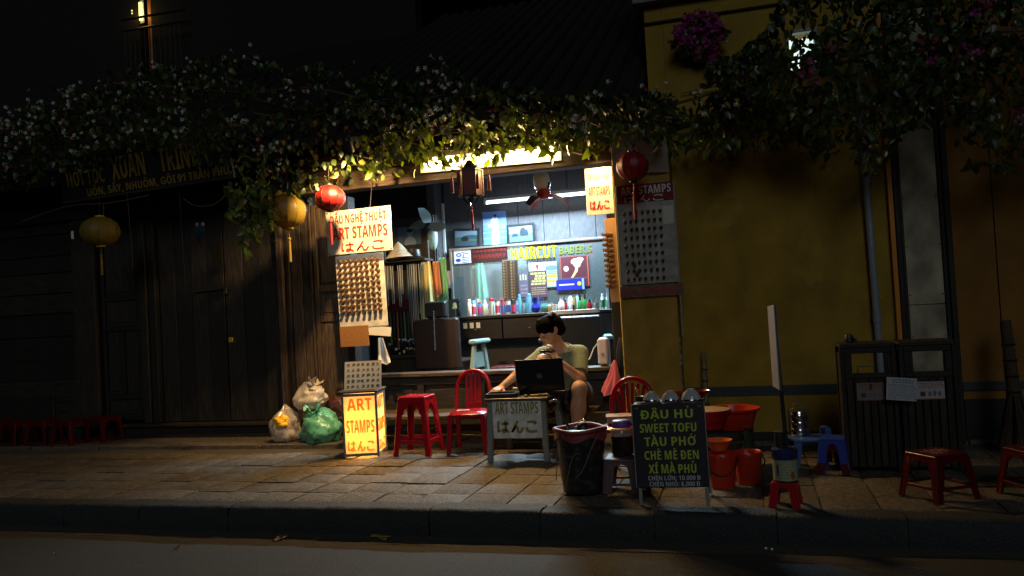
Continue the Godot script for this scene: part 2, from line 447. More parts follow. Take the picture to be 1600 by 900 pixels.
	board(o, "wall", -0.765, 1.2, 0, 3.5, 0.062, -0.25, M.ochre_glow_plaster, 0.0)
	board(o, "painted_band", -1.035, 1.2, 0.36, 0.42, 0.0635, 0.0655, M.blue_band, 0.0)
	board(o, "skirting", -1.035, 1.2, 0, 0.3, 0.064, 0.075, M.black_skirting, 0.003)
	# drain pipe with its printed mark and clips
	var p := thing("drain_pipe", "grey plastic drain pipe up the yellow wall above the bins", "pipe", Vector3(0.84, 0, -6.40))
	b = MB.new()
	b.tube([Vector3(-0.025, 2.62, 0), Vector3(-0.014, 1.4, 0), Vector3(0, 0, 0)], 0.026, 12)
	put("tube", b, M.pvc, p)
	for y in [0.9, 1.9]:
		b = MB.new()
		b.lathe([Vector2(0.026, y - 0.03), Vector2(0.031, y - 0.03), Vector2(0.031, y + 0.03), Vector2(0.026, y + 0.03)], 12, Vector3(-0.012 if y > 1 else -0.008, 0, 0))
		put("collar", b, M.pvc, p)
	b = MB.new()
	for i in 13:   # worn, illegible print
		b.box(Vector3(-0.014 + rnd(-0.004, 0.004), 1.42 + i * 0.014, 0.0262), Vector3(rnd(0.006, 0.016), rnd(0.003, 0.008), 0.0012))
	put("worn_print", b, M.pale_ink, p)
	# old chimney block behind the vine
	var c := thing("chimney", "pale weathered chimney block on the dark roof behind the vine", "chimney", Vector3(-1.17, 2.9, -7.5))
	board(c, "stack", -0.1, 0.1, 0.0, 0.34, 0.1, -0.1, M.coping, 0.015)
	board(c, "cap", -0.12, 0.12, 0.345, 0.385, 0.12, -0.12, M.coping, 0.01)


# ---------------------------------------------------------------- the house far behind on the left
func far_house() -> void:
	var h := thing("far_house", "dark upper storey far behind with a lit doorway and railing", "house", Vector3(-11.7, 4.6, -14.0))
	board(h, "wall", -5.0, -0.16, 0, 6, 0, -0.3, mat("far_wall", Color(0.008, 0.007, 0.007), 0.9), 0.0)
	board(h, "wall", 0.16, 6.0, 0, 6, 0, -0.3, mat("far_wall", Color(0.008, 0.007, 0.007), 0.9), 0.0)
	board(h, "reveal", -0.16, 0.16, 0, 6, -0.6, -0.65, mat("far_wall", Color(0.008, 0.007, 0.007), 0.9), 0.0)
	board(h, "door_frame", 0.05, 0.14, 1.0, 4.0, -0.02, -0.2, mat("orange_wood", Color(0.5, 0.17, 0.04), 0.6), 0.01)
	board(h, "door_frame", -0.08, -0.04, 1.0, 4.0, -0.3, -0.4, M.orange_wood, 0.01)
	var r := MB.new()
	for y in [2.62, 2.85]:
		r.tube([Vector3(-0.3, y, 0.3), Vector3(1.2, y - 0.02, 0.3)], 0.025, 6)
	for i in 12:
		r.tube([Vector3(-0.25 + i * 0.12, 1.6, 0.3), Vector3(-0.25 + i * 0.12, 2.62, 0.3)], 0.012, 5)
	put("railing", r, M.black, h)
	var t := thing("tube_lamp", "pair of upright greenish tube lamps glowing high up in the dark", "lamp", Vector3(-11.76, 7.68, -13.95))
	for x in [-0.022, 0.03]:
		r = MB.new()
		r.tube([Vector3(x, -0.19, 0), Vector3(x, 0.19, 0)], 0.013, 8)
		put("tube", r, glow("far_tube", Color(0.85, 1.0, 0.35), 1.6), t)
	board(t, "batten", -0.045, 0.055, -0.24, 0.24, -0.03, -0.045, M.white_enamel, 0.004)
	var l := OmniLight3D.new()
	l.name = "tube_glow"
	l.position = Vector3(0, -0.05, 0.08)
	l.light_color = Color(1.0, 0.8, 0.4)
	l.light_energy = 0.08
	l.light_size = 0.1
	l.omni_range = 20
	l.omni_attenuation = 2
	l.shadow_enabled = true
	t.add_child(l)
	var s := thing("small_lamp", "tiny greenish lamp left of the upright tube lamps", "lamp", Vector3(-11.97, 7.7, -13.95))
	for y in [-0.03, 0.025]:
		r = MB.new()
		r.ball(Vector3(0, y, 0), Vector3(0.016, 0.02, 0.016), 8, 6)
		put("bulb", r, glow("far_bulb", Color(0.6, 0.9, 0.2), 0.7), s)


# ---------------------------------------------------------------- lamps
func area(parent: Node3D, called: String, p: Vector3, aim: Vector3, size: Vector2, c: Color, e: float) -> void:
	var l := AreaLight3D.new()
	l.name = called
	l.area_size = size
	l.area_normalize_energy = true
	l.light_color = c
	l.light_energy = e
	l.area_range = 30
	l.area_attenuation = 2
	l.shadow_enabled = true
	parent.add_child(l, true)
	l.transform = Transform3D(Basis.looking_at(aim, Vector3.UP if absf(aim.normalized().y) < 0.95 else Vector3.BACK), p)


func lamps() -> void:
	# warm strip lamp under the eave
	var t := thing("strip_lamp", "bright warm strip lamp under the eave above the shop opening", "lamp", Vector3(-2.08, 2.385, -6.54))
	t.rotation_degrees.z = -1.0
	board(t, "reflector", -0.64, 0.62, -0.06, 0.12, -0.06, -0.07, M.white_enamel, 0.003)
	board(t, "batten", -0.60, 0.60, 0.05, 0.085, 0.02, -0.054, M.white_enamel, 0.006)
	for k in [[-0.60, -0.02], [0.02, 0.60]]:
		var b := MB.new()
		b.tube([Vector3(k[0], 0.0, 0.0), Vector3(k[1], 0.0, 0.0)], 0.024, 10)
		put("tube", b, glow("warm_tube", Color(1.0, 0.76, 0.34), 16.0), t)
	area(t, "strip_light", Vector3(0, -0.035, 0.02), Vector3(0, -0.8, 0.6), Vector2(1.2, 0.06), Color(1.0, 0.80, 0.52), 7.5)
	# cool tube on the back wall of the room
	t = thing("tube_lamp", "cool white tube lamp high on the back wall of the shop", "lamp", Vector3(-2.15, 2.29, -8.5))
	board(t, "batten", -0.62, 0.62, 0.02, 0.055, 0.02, -0.02, M.white_enamel, 0.005)
	var b := MB.new()
	b.tube([Vector3(-0.6, 0, 0.0), Vector3(0.6, 0, 0.0)], 0.015, 10)
	put("tube", b, glow("cool_tube", Color(0.75, 0.9, 1.0), 5.0), t)
	for x in [-0.61, 0.61]:
		b = MB.new()
		b.box(Vector3(x, 0.005, 0), Vector3(0.03, 0.05, 0.035), 0.004)
		put("holder", b, M.white_enamel, t)
	for x in [-0.25, -0.12]:
		b = MB.new()
		b.tube([Vector3(x, 0.055, 0), Vector3(x + 0.01, 0.33, 0.02)], 0.003, 5)
		put("hanging_wire", b, M.cable, t)
	area(t, "tube_light", Vector3(0, -0.02, 0.02), Vector3(0, -0.8, 0.35), Vector2(1.18, 0.04), Color(0.80, 0.93, 1.0), 14.0)
	# clip spot hidden in the vine, aimed at the left sign
	t = thing("spot_lamp", "small clip spot lamp among the leaves above the left sign", "lamp", Vector3(-2.98, 2.44, -5.78))
	b = MB.new()
	b.lathe([Vector2(0.0, 0.10), Vector2(0.02, 0.095), Vector2(0.035, 0.07), Vector2(0.05, -0.02)], 14)
	put("shade", b, M.black, t, at(0, 0, 0, 0, 38, -14))
	b = MB.new()
	b.ball(Vector3(0, 0.045, 0.0), Vector3(0.024, 0.024, 0.024), 12, 8)
	put("bulb", b, glow("spot_bulb", Color(1.0, 0.78, 0.42), 3.0), t, at(0, 0, 0, 0, 38, -14))
	var sp := SpotLight3D.new()
	sp.name = "spot_light"
	sp.light_color = Color(1.0, 0.80, 0.52)
	sp.light_energy = 6.0
	sp.light_size = 0.03
	sp.spot_angle = 50
	sp.spot_angle_attenuation = 0.6
	sp.spot_range = 20
	sp.spot_attenuation = 2
	sp.shadow_enabled = true
	t.add_child(sp)
	sp.transform = Transform3D(Basis.looking_at(Vector3(-0.34, -0.72, -0.75), Vector3.UP), Vector3(0, -0.02, -0.02))
	# glow in the upper window: a bright sheet just behind it stands in for the room light
	t = thing("window_glow", "white glowing sheet standing in for room light behind the upper window of the yellow house", "lamp", Vector3(0.45, 2.9, -6.62))
	b = MB.new()
	b.box(Vector3(0, 0, 0), Vector3(0.19, 0.30, 0.01))
	put("panel", b, glow("window_panel", Color(0.75, 0.95, 0.88), 1.1), t)
# ---------------------------------------------------------------- mesh builder
class MB:
	var v := PackedVector3Array()
	var n := PackedVector3Array()
	var t := PackedVector2Array()
	var ix := PackedInt32Array()
	var xf := Transform3D()

	func pt(p: Vector3, nn: Vector3, uv := Vector2()) -> int:
		v.append(xf * p)
		n.append((xf.basis * nn).normalized())
		t.append(uv)
		return v.size() - 1

	func tri(a: int, b: int, c: int) -> void:
		var g := (v[b] - v[a]).cross(v[c] - v[a])
		if g.dot(n[a] + n[b] + n[c]) > 0.0:
			ix.append_array(PackedInt32Array([a, c, b]))
		else:
			ix.append_array(PackedInt32Array([a, b, c]))

	func quad(a: int, b: int, c: int, d: int) -> void:
		tri(a, b, c)
		tri(a, c, d)

	func flat(pts: Array, away: Vector3) -> void:   # a flat polygon whose normal points away from that point
		var g: Vector3 = (pts[1] - pts[0]).cross(pts[2] - pts[0])
		if g.length_squared() < 1e-14 and pts.size() > 3:
			g = (pts[2] - pts[0]).cross(pts[3] - pts[0])
		g = g.normalized()
		if g.dot(pts[0] + pts[2] - away * 2.0) < 0.0:
			g = -g
		var f := []
		for p in pts:
			f.append(pt(p, g))
		for i in range(1, pts.size() - 1):
			tri(f[0], f[i], f[i + 1])

	func hexa(p: Array) -> void:   # eight corners: 0-3 one end going round, 4-7 the other end
		var m := Vector3()
		for q in p:
			m += q / 8.0
		for f in [[0, 1, 2, 3], [4, 5, 6, 7], [0, 1, 5, 4], [1, 2, 6, 5], [2, 3, 7, 6], [3, 0, 4, 7]]:
			flat([p[f[0]], p[f[1]], p[f[2]], p[f[3]]], m)

	func box(c: Vector3, s: Vector3, b := 0.0) -> void:
		var h := s * 0.5
		b = minf(b, minf(h.x, minf(h.y, h.z)) * 0.95)
		var at := {}
		for sx in [-1, 1]:
			for sy in [-1, 1]:
				for sz in [-1, 1]:
					var k := Vector3(sx, sy, sz)
					for ax in 3:
						var q := (h - Vector3(b, b, b)) * k
						q[ax] = h[ax] * k[ax]
						var nn := Vector3()
						nn[ax] = k[ax]
						at[[sx, sy, sz, ax]] = pt(c + q, nn)
		for ax in 3:
			for s1 in [-1, 1]:
				var id := []
				for o in [[-1, -1], [1, -1], [1, 1], [-1, 1]]:
					var k := [0, 0, 0]
					k[ax] = s1
					k[(ax + 1) % 3] = o[0]
					k[(ax + 2) % 3] = o[1]
					id.append(at[[k[0], k[1], k[2], ax]])
				quad(id[0], id[1], id[2], id[3])
				if b > 0.0:
					for s2 in [-1, 1]:
						var a2 := (ax + 1) % 3
						var e := []
						for s3 in [-1, 1]:
							var k := [0, 0, 0]
							k[ax] = s1
							k[a2] = s2
							k[(ax + 2) % 3] = s3
							e.append([at[[k[0], k[1], k[2], ax]], at[[k[0], k[1], k[2], a2]]])
						quad(e[0][0], e[0][1], e[1][1], e[1][0])
		if b > 0.0:
			for sx in [-1, 1]:
				for sy in [-1, 1]:
					for sz in [-1, 1]:
						tri(at[[sx, sy, sz, 0]], at[[sx, sy, sz, 1]], at[[sx, sy, sz, 2]])

	func bar(a: Vector3, b: Vector3, wa: Vector2, wb: Vector2, side := Vector3.RIGHT) -> void:   # a tapered rectangular bar
		var d := (b - a).normalized()
		var x := (side - d * side.dot(d)).normalized()
		var y := d.cross(x)
		var p := []
		for e in [[a, wa], [b, wb]]:
			for k in [[-1, -1], [1, -1], [1, 1], [-1, 1]]:
				p.append(e[0] + x * k[0] * e[1].x * 0.5 + y * k[1] * e[1].y * 0.5)
		hexa(p)

	func tube(path: Array, rad, seg := 8, caps := true) -> void:
		var prev := Vector3()
		var rings := []
		var m: int = path.size()
		for i in m:
			var d: Vector3 = (path[mini(i + 1, m - 1)] - path[maxi(i - 1, 0)]).normalized()
			if i == 0:
				prev = d.cross(Vector3.UP if absf(d.y) < 0.9 else Vector3.RIGHT).normalized()
			else:
				prev = (prev - d * prev.dot(d)).normalized()
			var w := d.cross(prev)
			var r: float = rad[i] if rad is Array else rad
			var ring := []
			for s in seg:
				var a := TAU * s / seg
				var o := prev * cos(a) + w * sin(a)
				ring.append(pt(path[i] + o * r, o))
			rings.append(ring)
			if caps and (i == 0 or i == m - 1):
				var f := []
				var nn := -d if i == 0 else d
				for s in seg:
					var a := TAU * s / seg
					f.append(pt(path[i] + (prev * cos(a) + w * sin(a)) * r, nn))
				for s in range(1, seg - 1):
					tri(f[0], f[s], f[s + 1])
		for i in m - 1:
			for s in seg:
				var z := (s + 1) % seg
				quad(rings[i][s], rings[i][z], rings[i + 1][z], rings[i + 1][s])

	func lathe(prof: Array, seg := 20, at := Vector3()) -> void:   # profile of (radius, height) from the bottom up
		for i in prof.size() - 1:
			var a: Vector2 = prof[i]
			var b: Vector2 = prof[i + 1]
			var own := Vector2(b.y - a.y, a.x - b.x).normalized()
			var na := own
			var nb := own
			if i > 0:
				var o := Vector2(a.y - prof[i - 1].y, prof[i - 1].x - a.x).normalized()
				if o.dot(own) > 0.6:
					na = (o + own).normalized()
			if i < prof.size() - 2:
				var o := Vector2(prof[i + 2].y - b.y, b.x - prof[i + 2].x).normalized()
				if o.dot(own) > 0.6:
					nb = (o + own).normalized()
			var r0 := []
			var r1 := []
			for s in seg:
				var c := Vector3(cos(TAU * s / seg), 0, sin(TAU * s / seg))
				r0.append(pt(at + c * a.x + Vector3.UP * a.y, c * na.x + Vector3.UP * na.y))
				r1.append(pt(at + c * b.x + Vector3.UP * b.y, c * nb.x + Vector3.UP * nb.y))
			for s in seg:
				var z := (s + 1) % seg
				if a.x > 1e-5:
					tri(r0[s], r0[z], r1[z])
				if b.x > 1e-5:
					tri(r0[s], r1[z], r1[s])

	func surf(nu: int, nv: int, f: Callable, wrap := false, outward = null) -> void:   # smooth sheet f(u, v), u and v from 0 to 1
		var p := []
		var lim := nu if wrap else nu + 1
		for i in lim:
			var col := []
			for j in nv + 1:
				col.append(f.call(float(i) / nu, float(j) / nv))
			p.append(col)
		var id := []
		for i in lim:
			var col := []
			for j in nv + 1:
				var i0 := (i - 1 + lim) % lim if wrap else maxi(i - 1, 0)
				var i1 := (i + 1) % lim if wrap else mini(i + 1, lim - 1)
				var g: Vector3 = (p[i1][j] - p[i0][j]).cross(p[i][mini(j + 1, nv)] - p[i][maxi(j - 1, 0)])
				if g.length_squared() < 1e-16:
					g = Vector3.UP if outward == null else p[i][j] - outward
				g = g.normalized()
				if outward != null and g.dot(p[i][j] - outward) < 0.0:
					g = -g
				col.append(pt(p[i][j], g, Vector2(float(i) / nu, float(j) / nv)))
			id.append(col)
		for i in (nu):
			var k := (i + 1) % lim
			for j in nv:
				quad(id[i][j], id[k][j], id[k][j + 1], id[i][j + 1])

	func ball(c: Vector3, r: Vector3, nu := 12, nv := 8) -> void:
		surf(nu, nv, func(u, w): return c + Vector3(cos(TAU * u) * sin(PI * w), cos(PI * w), sin(TAU * u) * sin(PI * w)) * r, true, c)

	func extrude(poly: PackedVector2Array, z0: float, z1: float) -> void:
		var ti := Geometry2D.triangulate_polygon(poly)
		for zn in [[z0, -1.0 if z0 < z1 else 1.0], [z1, 1.0 if z0 < z1 else -1.0]]:
			var b := v.size()
			for q in poly:
				pt(Vector3(q.x, q.y, zn[0]), Vector3(0, 0, zn[1]))
			for i in range(0, ti.size(), 3):
				tri(b + ti[i], b + ti[i + 1], b + ti[i + 2])
		var cw := 1.0 if Geometry2D.is_polygon_clockwise(poly) else -1.0
		for i in poly.size():
			var a := poly[i]
			var c := poly[(i + 1) % poly.size()]
			var e := (c - a).normalized()
			var nn := Vector3(-e.y, e.x, 0) * cw
			quad(pt(Vector3(a.x, a.y, z0), nn), pt(Vector3(c.x, c.y, z0), nn), pt(Vector3(c.x, c.y, z1), nn), pt(Vector3(a.x, a.y, z1), nn))

	func ribbon(pts: Array, w: float, d: float) -> void:   # a brush stroke lying in the xy plane, d proud
		var s := []
		for i in pts.size() - 1:
			var p0: Vector2 = pts[maxi(i - 1, 0)]
			var p3: Vector2 = pts[mini(i + 2, pts.size() - 1)]
			for k in 4:
				s.append(pts[i].cubic_interpolate(pts[i + 1], p0, p3, k / 4.0))
		s.append(pts[-1])
		var l := []
		var r := []
		for i in s.size():
			var e: Vector2 = (s[mini(i + 1, s.size() - 1)] - s[maxi(i - 1, 0)]).normalized()
			l.append(s[i] + e.orthogonal() * w * 0.5)
			r.append(s[i] - e.orthogonal() * w * 0.5)
		var f := func(q: Vector2, z: float) -> Vector3: return Vector3(q.x, q.y, z)
		for i in s.size() - 1:
			var away: Vector3 = f.call((s[i] + s[i + 1]) * 0.5, -1.0)
			flat([f.call(l[i], d), f.call(l[i + 1], d), f.call(r[i + 1], d), f.call(r[i], d)], away)
			var mid: Vector3 = f.call((s[i] + s[i + 1]) * 0.5, d * 0.5)
			flat([f.call(l[i], 0.0), f.call(l[i + 1], 0.0), f.call(l[i + 1], d), f.call(l[i], d)], mid)
			flat([f.call(r[i], 0.0), f.call(r[i + 1], 0.0), f.call(r[i + 1], d), f.call(r[i], d)], mid)

	func mesh() -> ArrayMesh:
		var a := []
		a.resize(Mesh.ARRAY_MAX)
		a[Mesh.ARRAY_VERTEX] = v
		a[Mesh.ARRAY_NORMAL] = n
		a[Mesh.ARRAY_TEX_UV] = t
		a[Mesh.ARRAY_INDEX] = ix
		var m := ArrayMesh.new()
		m.add_surface_from_arrays(Mesh.PRIMITIVE_TRIANGLES, a)
		return m

	# a body: the distances to tapered capsules [a, b, ra, rb] joined by a smooth minimum, cut by planes [point, normal, reach], meshed as surface nets
	func body(bones: Array, cell: float, k := 0.03, cuts := []) -> void:
		var lo := Vector3(1e9, 1e9, 1e9)
		var hi := -lo
		for b in bones:
			var r: float = maxf(b[2], b[3]) + cell * 2.0 + k * 0.3
			for q in 2:
				lo = lo.min(b[q] - Vector3(r, r, r))
				hi = hi.max(b[q] + Vector3(r, r, r))
		var nx := int((hi.x - lo.x) / cell) + 2
		var ny := int((hi.y - lo.y) / cell) + 2
		var nz := int((hi.z - lo.z) / cell) + 2
		var g := PackedFloat32Array()
		g.resize(nx * ny * nz)
		g.fill(1.0)
		for b in bones:
			var a: Vector3 = b[0]
			var ab: Vector3 = b[1] - a
			var l2 := maxf(ab.length_squared(), 1e-9)
			var ra: float = b[2]
			var rd: float = b[3] - ra
			var r: float = maxf(b[2], b[3]) + k + cell * 2.0
			var c0 := ((a.min(b[1]) - Vector3(r, r, r) - lo) / cell).floor().max(Vector3())
			var c1 := ((a.max(b[1]) + Vector3(r, r, r) - lo) / cell).ceil().min(Vector3(nx - 1, ny - 1, nz - 1))
			for z in range(int(c0.z), int(c1.z) + 1):
				for y in range(int(c0.y), int(c1.y) + 1):
					var row := (z * ny + y) * nx
					for x in range(int(c0.x), int(c1.x) + 1):
						var p := lo + Vector3(x, y, z) * cell - a
						var h := clampf(p.dot(ab) / l2, 0.0, 1.0)
						var d := (p - ab * h).length() - ra - rd * h
						var o := g[row + x]
						var m := maxf(k - absf(o - d), 0.0) / k
						g[row + x] = minf(o, d) - m * m * k * 0.25
		for c in cuts:
			var r: float = c[2]
			var c0 = ((c[0] - Vector3(r, r, r) - lo) / cell).floor().max(Vector3())
			var c1 = ((c[0] + Vector3(r, r, r) - lo) / cell).ceil().min(Vector3(nx - 1, ny - 1, nz - 1))
			for z in range(int(c0.z), int(c1.z) + 1):
				for y in range(int(c0.y), int(c1.y) + 1):
					for x in range(int(c0.x), int(c1.x) + 1):
						var p: Vector3 = lo + Vector3(x, y, z) * cell - c[0]
						if p.length() < r:
							var i := (z * ny + y) * nx + x
							g[i] = maxf(g[i], p.dot(c[1]))
		var at := {}
		var off := [0, 1, nx, nx + 1, nx * ny, nx * ny + 1, nx * ny + nx, nx * ny + nx + 1]
		for z in nz - 1:
			for y in ny - 1:
				for x in nx - 1:
					var i := (z * ny + y) * nx + x
					var s := g[i]
					if s > cell * 2.0 or s < -cell * 2.0:
						continue
					var neg := 0
					for o in off:
						if g[i + o] < 0.0:
							neg += 1
					if neg == 0 or neg == 8:
						continue
					var sum := Vector3()
					var cnt := 0
					for e in [[0, 1], [2, 3], [4, 5], [6, 7], [0, 2], [1, 3], [4, 6], [5, 7], [0, 4], [1, 5], [2, 6], [3, 7]]:
						var d0 := g[i + off[e[0]]]
						var d1 := g[i + off[e[1]]]
						if (d0 < 0.0) != (d1 < 0.0):
							var w := d0 / (d0 - d1)
							var p0 := Vector3(e[0] & 1, (e[0] >> 1) & 1, e[0] >> 2)
							var p1 := Vector3(e[1] & 1, (e[1] >> 1) & 1, e[1] >> 2)
							sum += p0.lerp(p1, w)
							cnt += 1
					var q := sum / cnt
					var gr := Vector3(g[i + 1] - s + g[i + off[7]] - g[i + off[6]], g[i + nx] - s + g[i + off[7]] - g[i + off[5]], g[i + nx * ny] - s + g[i + off[7]] - g[i + off[3]])
					at[i] = pt(lo + (Vector3(x, y, z) + q) * cell, gr)
		var step := [1, nx, nx * ny]
		for i in at:
			for ax in 3:
				if (g[i] < 0.0) == (g[i + step[ax]] < 0.0):
					continue
				var s1: int = step[(ax + 1) % 3]
				var s2: int = step[(ax + 2) % 3]
				if at.has(i - s1) and at.has(i - s2) and at.has(i - s1 - s2):
					quad(at[i], at[i - s1], at[i - s1 - s2], at[i - s2])


# ---------------------------------------------------------------- scene helpers
var rng := RandomNumberGenerator.new()
var M := {}
var noises := {}
var bold: SystemFont


func rnd(a := 0.0, b := 1.0) -> float:
	return rng.randf_range(a, b)


func thing(called: String, label: String, category: String, at := Vector3.ZERO, turn := 0.0, group := "") -> Node3D:
	var o := Node3D.new()
	o.name = called
	o.position = at
	o.rotation_degrees.y = turn
	add_child(o, true)
	return tag(o, label, category, group)


func tag(o: Node3D, label: String, category: String, group := "") -> Node3D:
	o.set_meta("label", label)
	o.set_meta("category", category)
	if group:
		o.set_meta("group", group)
	return o


func put(called: String, m, mt: Material, parent: Node3D = null, at := Transform3D()) -> MeshInstance3D:
	var o := MeshInstance3D.new()
	o.name = called
	o.mesh = m.mesh() if m is MB else m
	o.material_override = mt
	o.transform = at
	(parent if parent else self).add_child(o, true)
	return o


func struct(called: String, m, mt: Material, label := "", parent: Node3D = null) -> MeshInstance3D:
	var o := put(called, m, mt, parent)
	if parent == null:
		o.set_meta("kind", "structure")
		if label:
			o.set_meta("label", label)
	return o


func copy(o: Node3D, at: Vector3, turn: float, label: String) -> Node3D:
	var c: Node3D = o.duplicate()
	c.name = o.name
	c.position = at
	c.rotation_degrees.y = turn
	add_child(c, true)
	c.set_meta("label", label)
	return c


func noise(called: String, freq: float, dark: float, light := 1.0, cells := false, bump := false) -> NoiseTexture2D:
	if noises.has(called):
		return noises[called]
	var f := FastNoiseLite.new()
	f.seed = called.hash() & 0xffff
	f.frequency = freq
	f.fractal_octaves = 5
	f.noise_type = FastNoiseLite.TYPE_CELLULAR if cells else FastNoiseLite.TYPE_SIMPLEX_SMOOTH
	var x := NoiseTexture2D.new()
	x.width = 384
	x.height = 384
	x.seamless = true
	x.noise = f
	if not bump:
		var gr := Gradient.new()
		gr.set_color(0, Color(dark, dark, dark))
		gr.set_color(1, Color(light, light, light))
		x.color_ramp = gr
	noises[called] = x
	return x


func scuffs() -> NoiseTexture2D:   # worn-through patches
	var x := NoiseTexture2D.new()
	x.width = 256
	x.height = 256
	x.seamless = true
	x.noise = FastNoiseLite.new()
	x.noise.seed = 8
	x.noise.frequency = 0.022
	x.noise.fractal_octaves = 5
	var gr := Gradient.new()
	gr.offsets = PackedFloat32Array([0.0, 0.60, 0.68, 1.0])
	gr.colors = PackedColorArray([Color(0.33, 0.33, 0.33), Color(0.38, 0.38, 0.38), Color(0.62, 0.62, 0.62), Color(0.7, 0.7, 0.7)])
	x.color_ramp = gr
	return x


# colour is the linear base colour
func mat(called: String, c: Color, rough := 0.7, tex: Texture2D = null, scale := Vector3.ONE, bump: Texture2D = null, relief := 0.3) -> StandardMaterial3D:
	if M.has(called):
		return M[called]
	var m := StandardMaterial3D.new()
	m.resource_name = called
	m.albedo_color = c.linear_to_srgb()
	m.roughness = rough
	if tex or bump:
		m.uv1_triplanar = true
		m.uv1_world_triplanar = true
		m.uv1_scale = scale
	if tex:
		m.albedo_texture = tex
	if bump:
		m.heightmap_enabled = true
		m.heightmap_texture = bump
		m.heightmap_scale = relief
	M[called] = m
	return m


func glow(called: String, c: Color, e: float) -> StandardMaterial3D:
	var m := mat(called, Color(0.8, 0.8, 0.8), 0.5)
	m.emission_enabled = true
	m.emission = c.linear_to_srgb()
	m.emission_energy_multiplier = e
	return m


func clear(called: String, c: Color, a: float) -> StandardMaterial3D:   # a thin clear plastic or glass skin
	var m := mat(called, c, 0.08)
	m.transparency = BaseMaterial3D.TRANSPARENCY_ALPHA
	m.albedo_color.a = a
	return m


func printed(called: String, w: int, h: int, bg: Color, ops: Array, rough := 0.55) -> StandardMaterial3D:   # flat print; colours here are sRGB, places 0 to 1 from the top left
	if M.has(called):
		return M[called]
	var im := Image.create(w, h, false, Image.FORMAT_RGB8)
	im.fill(bg)
	for o in ops:
		if o[0] == "r":
			im.fill_rect(Rect2i(int(o[1] * w), int(o[2] * h), maxi(1, int(o[3] * w)), maxi(1, int(o[4] * h))), o[5])
		elif o[0] == "e":
			for y in range(maxi(0, int((o[2] - o[4]) * h)), mini(h, int((o[2] + o[4]) * h) + 1)):
				for x in range(maxi(0, int((o[1] - o[3]) * w)), mini(w, int((o[1] + o[3]) * w) + 1)):
					if Vector2((x + 0.5) / w - o[1], (y + 0.5) / h - o[2]).length() >= 0.0 and pow(((x + 0.5) / w - o[1]) / o[3], 2) + pow(((y + 0.5) / h - o[2]) / o[4], 2) < 1.0:
						im.set_pixel(x, y, o[5])
		elif o[0] == "l":
			var a := Vector2(o[1] * w, o[2] * h)
			var b := Vector2(o[3] * w, o[4] * h)
			var k := int(a.distance_to(b)) + 1
			for i in k + 1:
				var p := a.lerp(b, float(i) / k)
				im.fill_rect(Rect2i(int(p.x - o[5] * w * 0.5), int(p.y - o[5] * w * 0.5), maxi(1, int(o[5] * w)), maxi(1, int(o[5] * w))), o[6])
		elif o[0] == "t":   # lines of small illegible print
			var r := RandomNumberGenerator.new()
			r.seed = 7
			var y: float = o[2]
			while y < o[4]:
				var x: float = o[1]
				while x < o[3]:
					var l := r.randf_range(0.03, 0.1)
					im.fill_rect(Rect2i(int(x * w), int(y * h), maxi(1, int(l * w)), maxi(1, int(o[5] * h * 0.5))), o[6])
					x += l + 0.025
				y += o[5]
	var m := StandardMaterial3D.new()
	m.resource_name = called
	m.albedo_texture = ImageTexture.create_from_image(im)
	m.roughness = rough
	M[called] = m
	return m


# a thin board in the xy plane whose front (z = 0) carries the whole print
func sheet(w: float, h: float, d := 0.004) -> MB:
	var b := MB.new()
	var q := []
	for k in [[-1, 1, 0, 0], [1, 1, 1, 0], [1, -1, 1, 1], [-1, -1, 0, 1]]:
		q.append(b.pt(Vector3(k[0] * w * 0.5, k[1] * h * 0.5, 0), Vector3.BACK, Vector2(k[2], k[3])))
	b.quad(q[0], q[1], q[2], q[3])
	var c := Vector3(0, 0, -d * 0.5)
	var f := func(x, y, z): return Vector3(x * w * 0.5, y * h * 0.5, z)
	b.flat([f.call(-1, 1, -d), f.call(1, 1, -d), f.call(1, -1, -d), f.call(-1, -1, -d)], c)
	for e in [[-1, 1, 1, 1], [1, 1, 1, -1], [1, -1, -1, -1], [-1, -1, -1, 1]]:
		b.flat([f.call(e[0], e[1], 0), f.call(e[2], e[3], 0), f.call(e[2], e[3], -d), f.call(e[0], e[1], -d)], c)
	return b


const MARKED := {"Ấ": ["Â", "acute"], "Ậ": ["Â", "dot"], "Ầ": ["Â", "grave"], "Ẫ": ["Â", "tilde"], "Ớ": ["O", "horn acute"], "Ố": ["Ô", "acute"], "Ộ": ["Ô", "dot"], "Ủ": ["U", "hook"], "Ũ": ["U", "tilde"], "Ệ": ["Ê", "dot"], "Ở": ["O", "horn hook"], "Ỏ": ["O", "hook"], "Ấ ": ["Â", "acute"]}


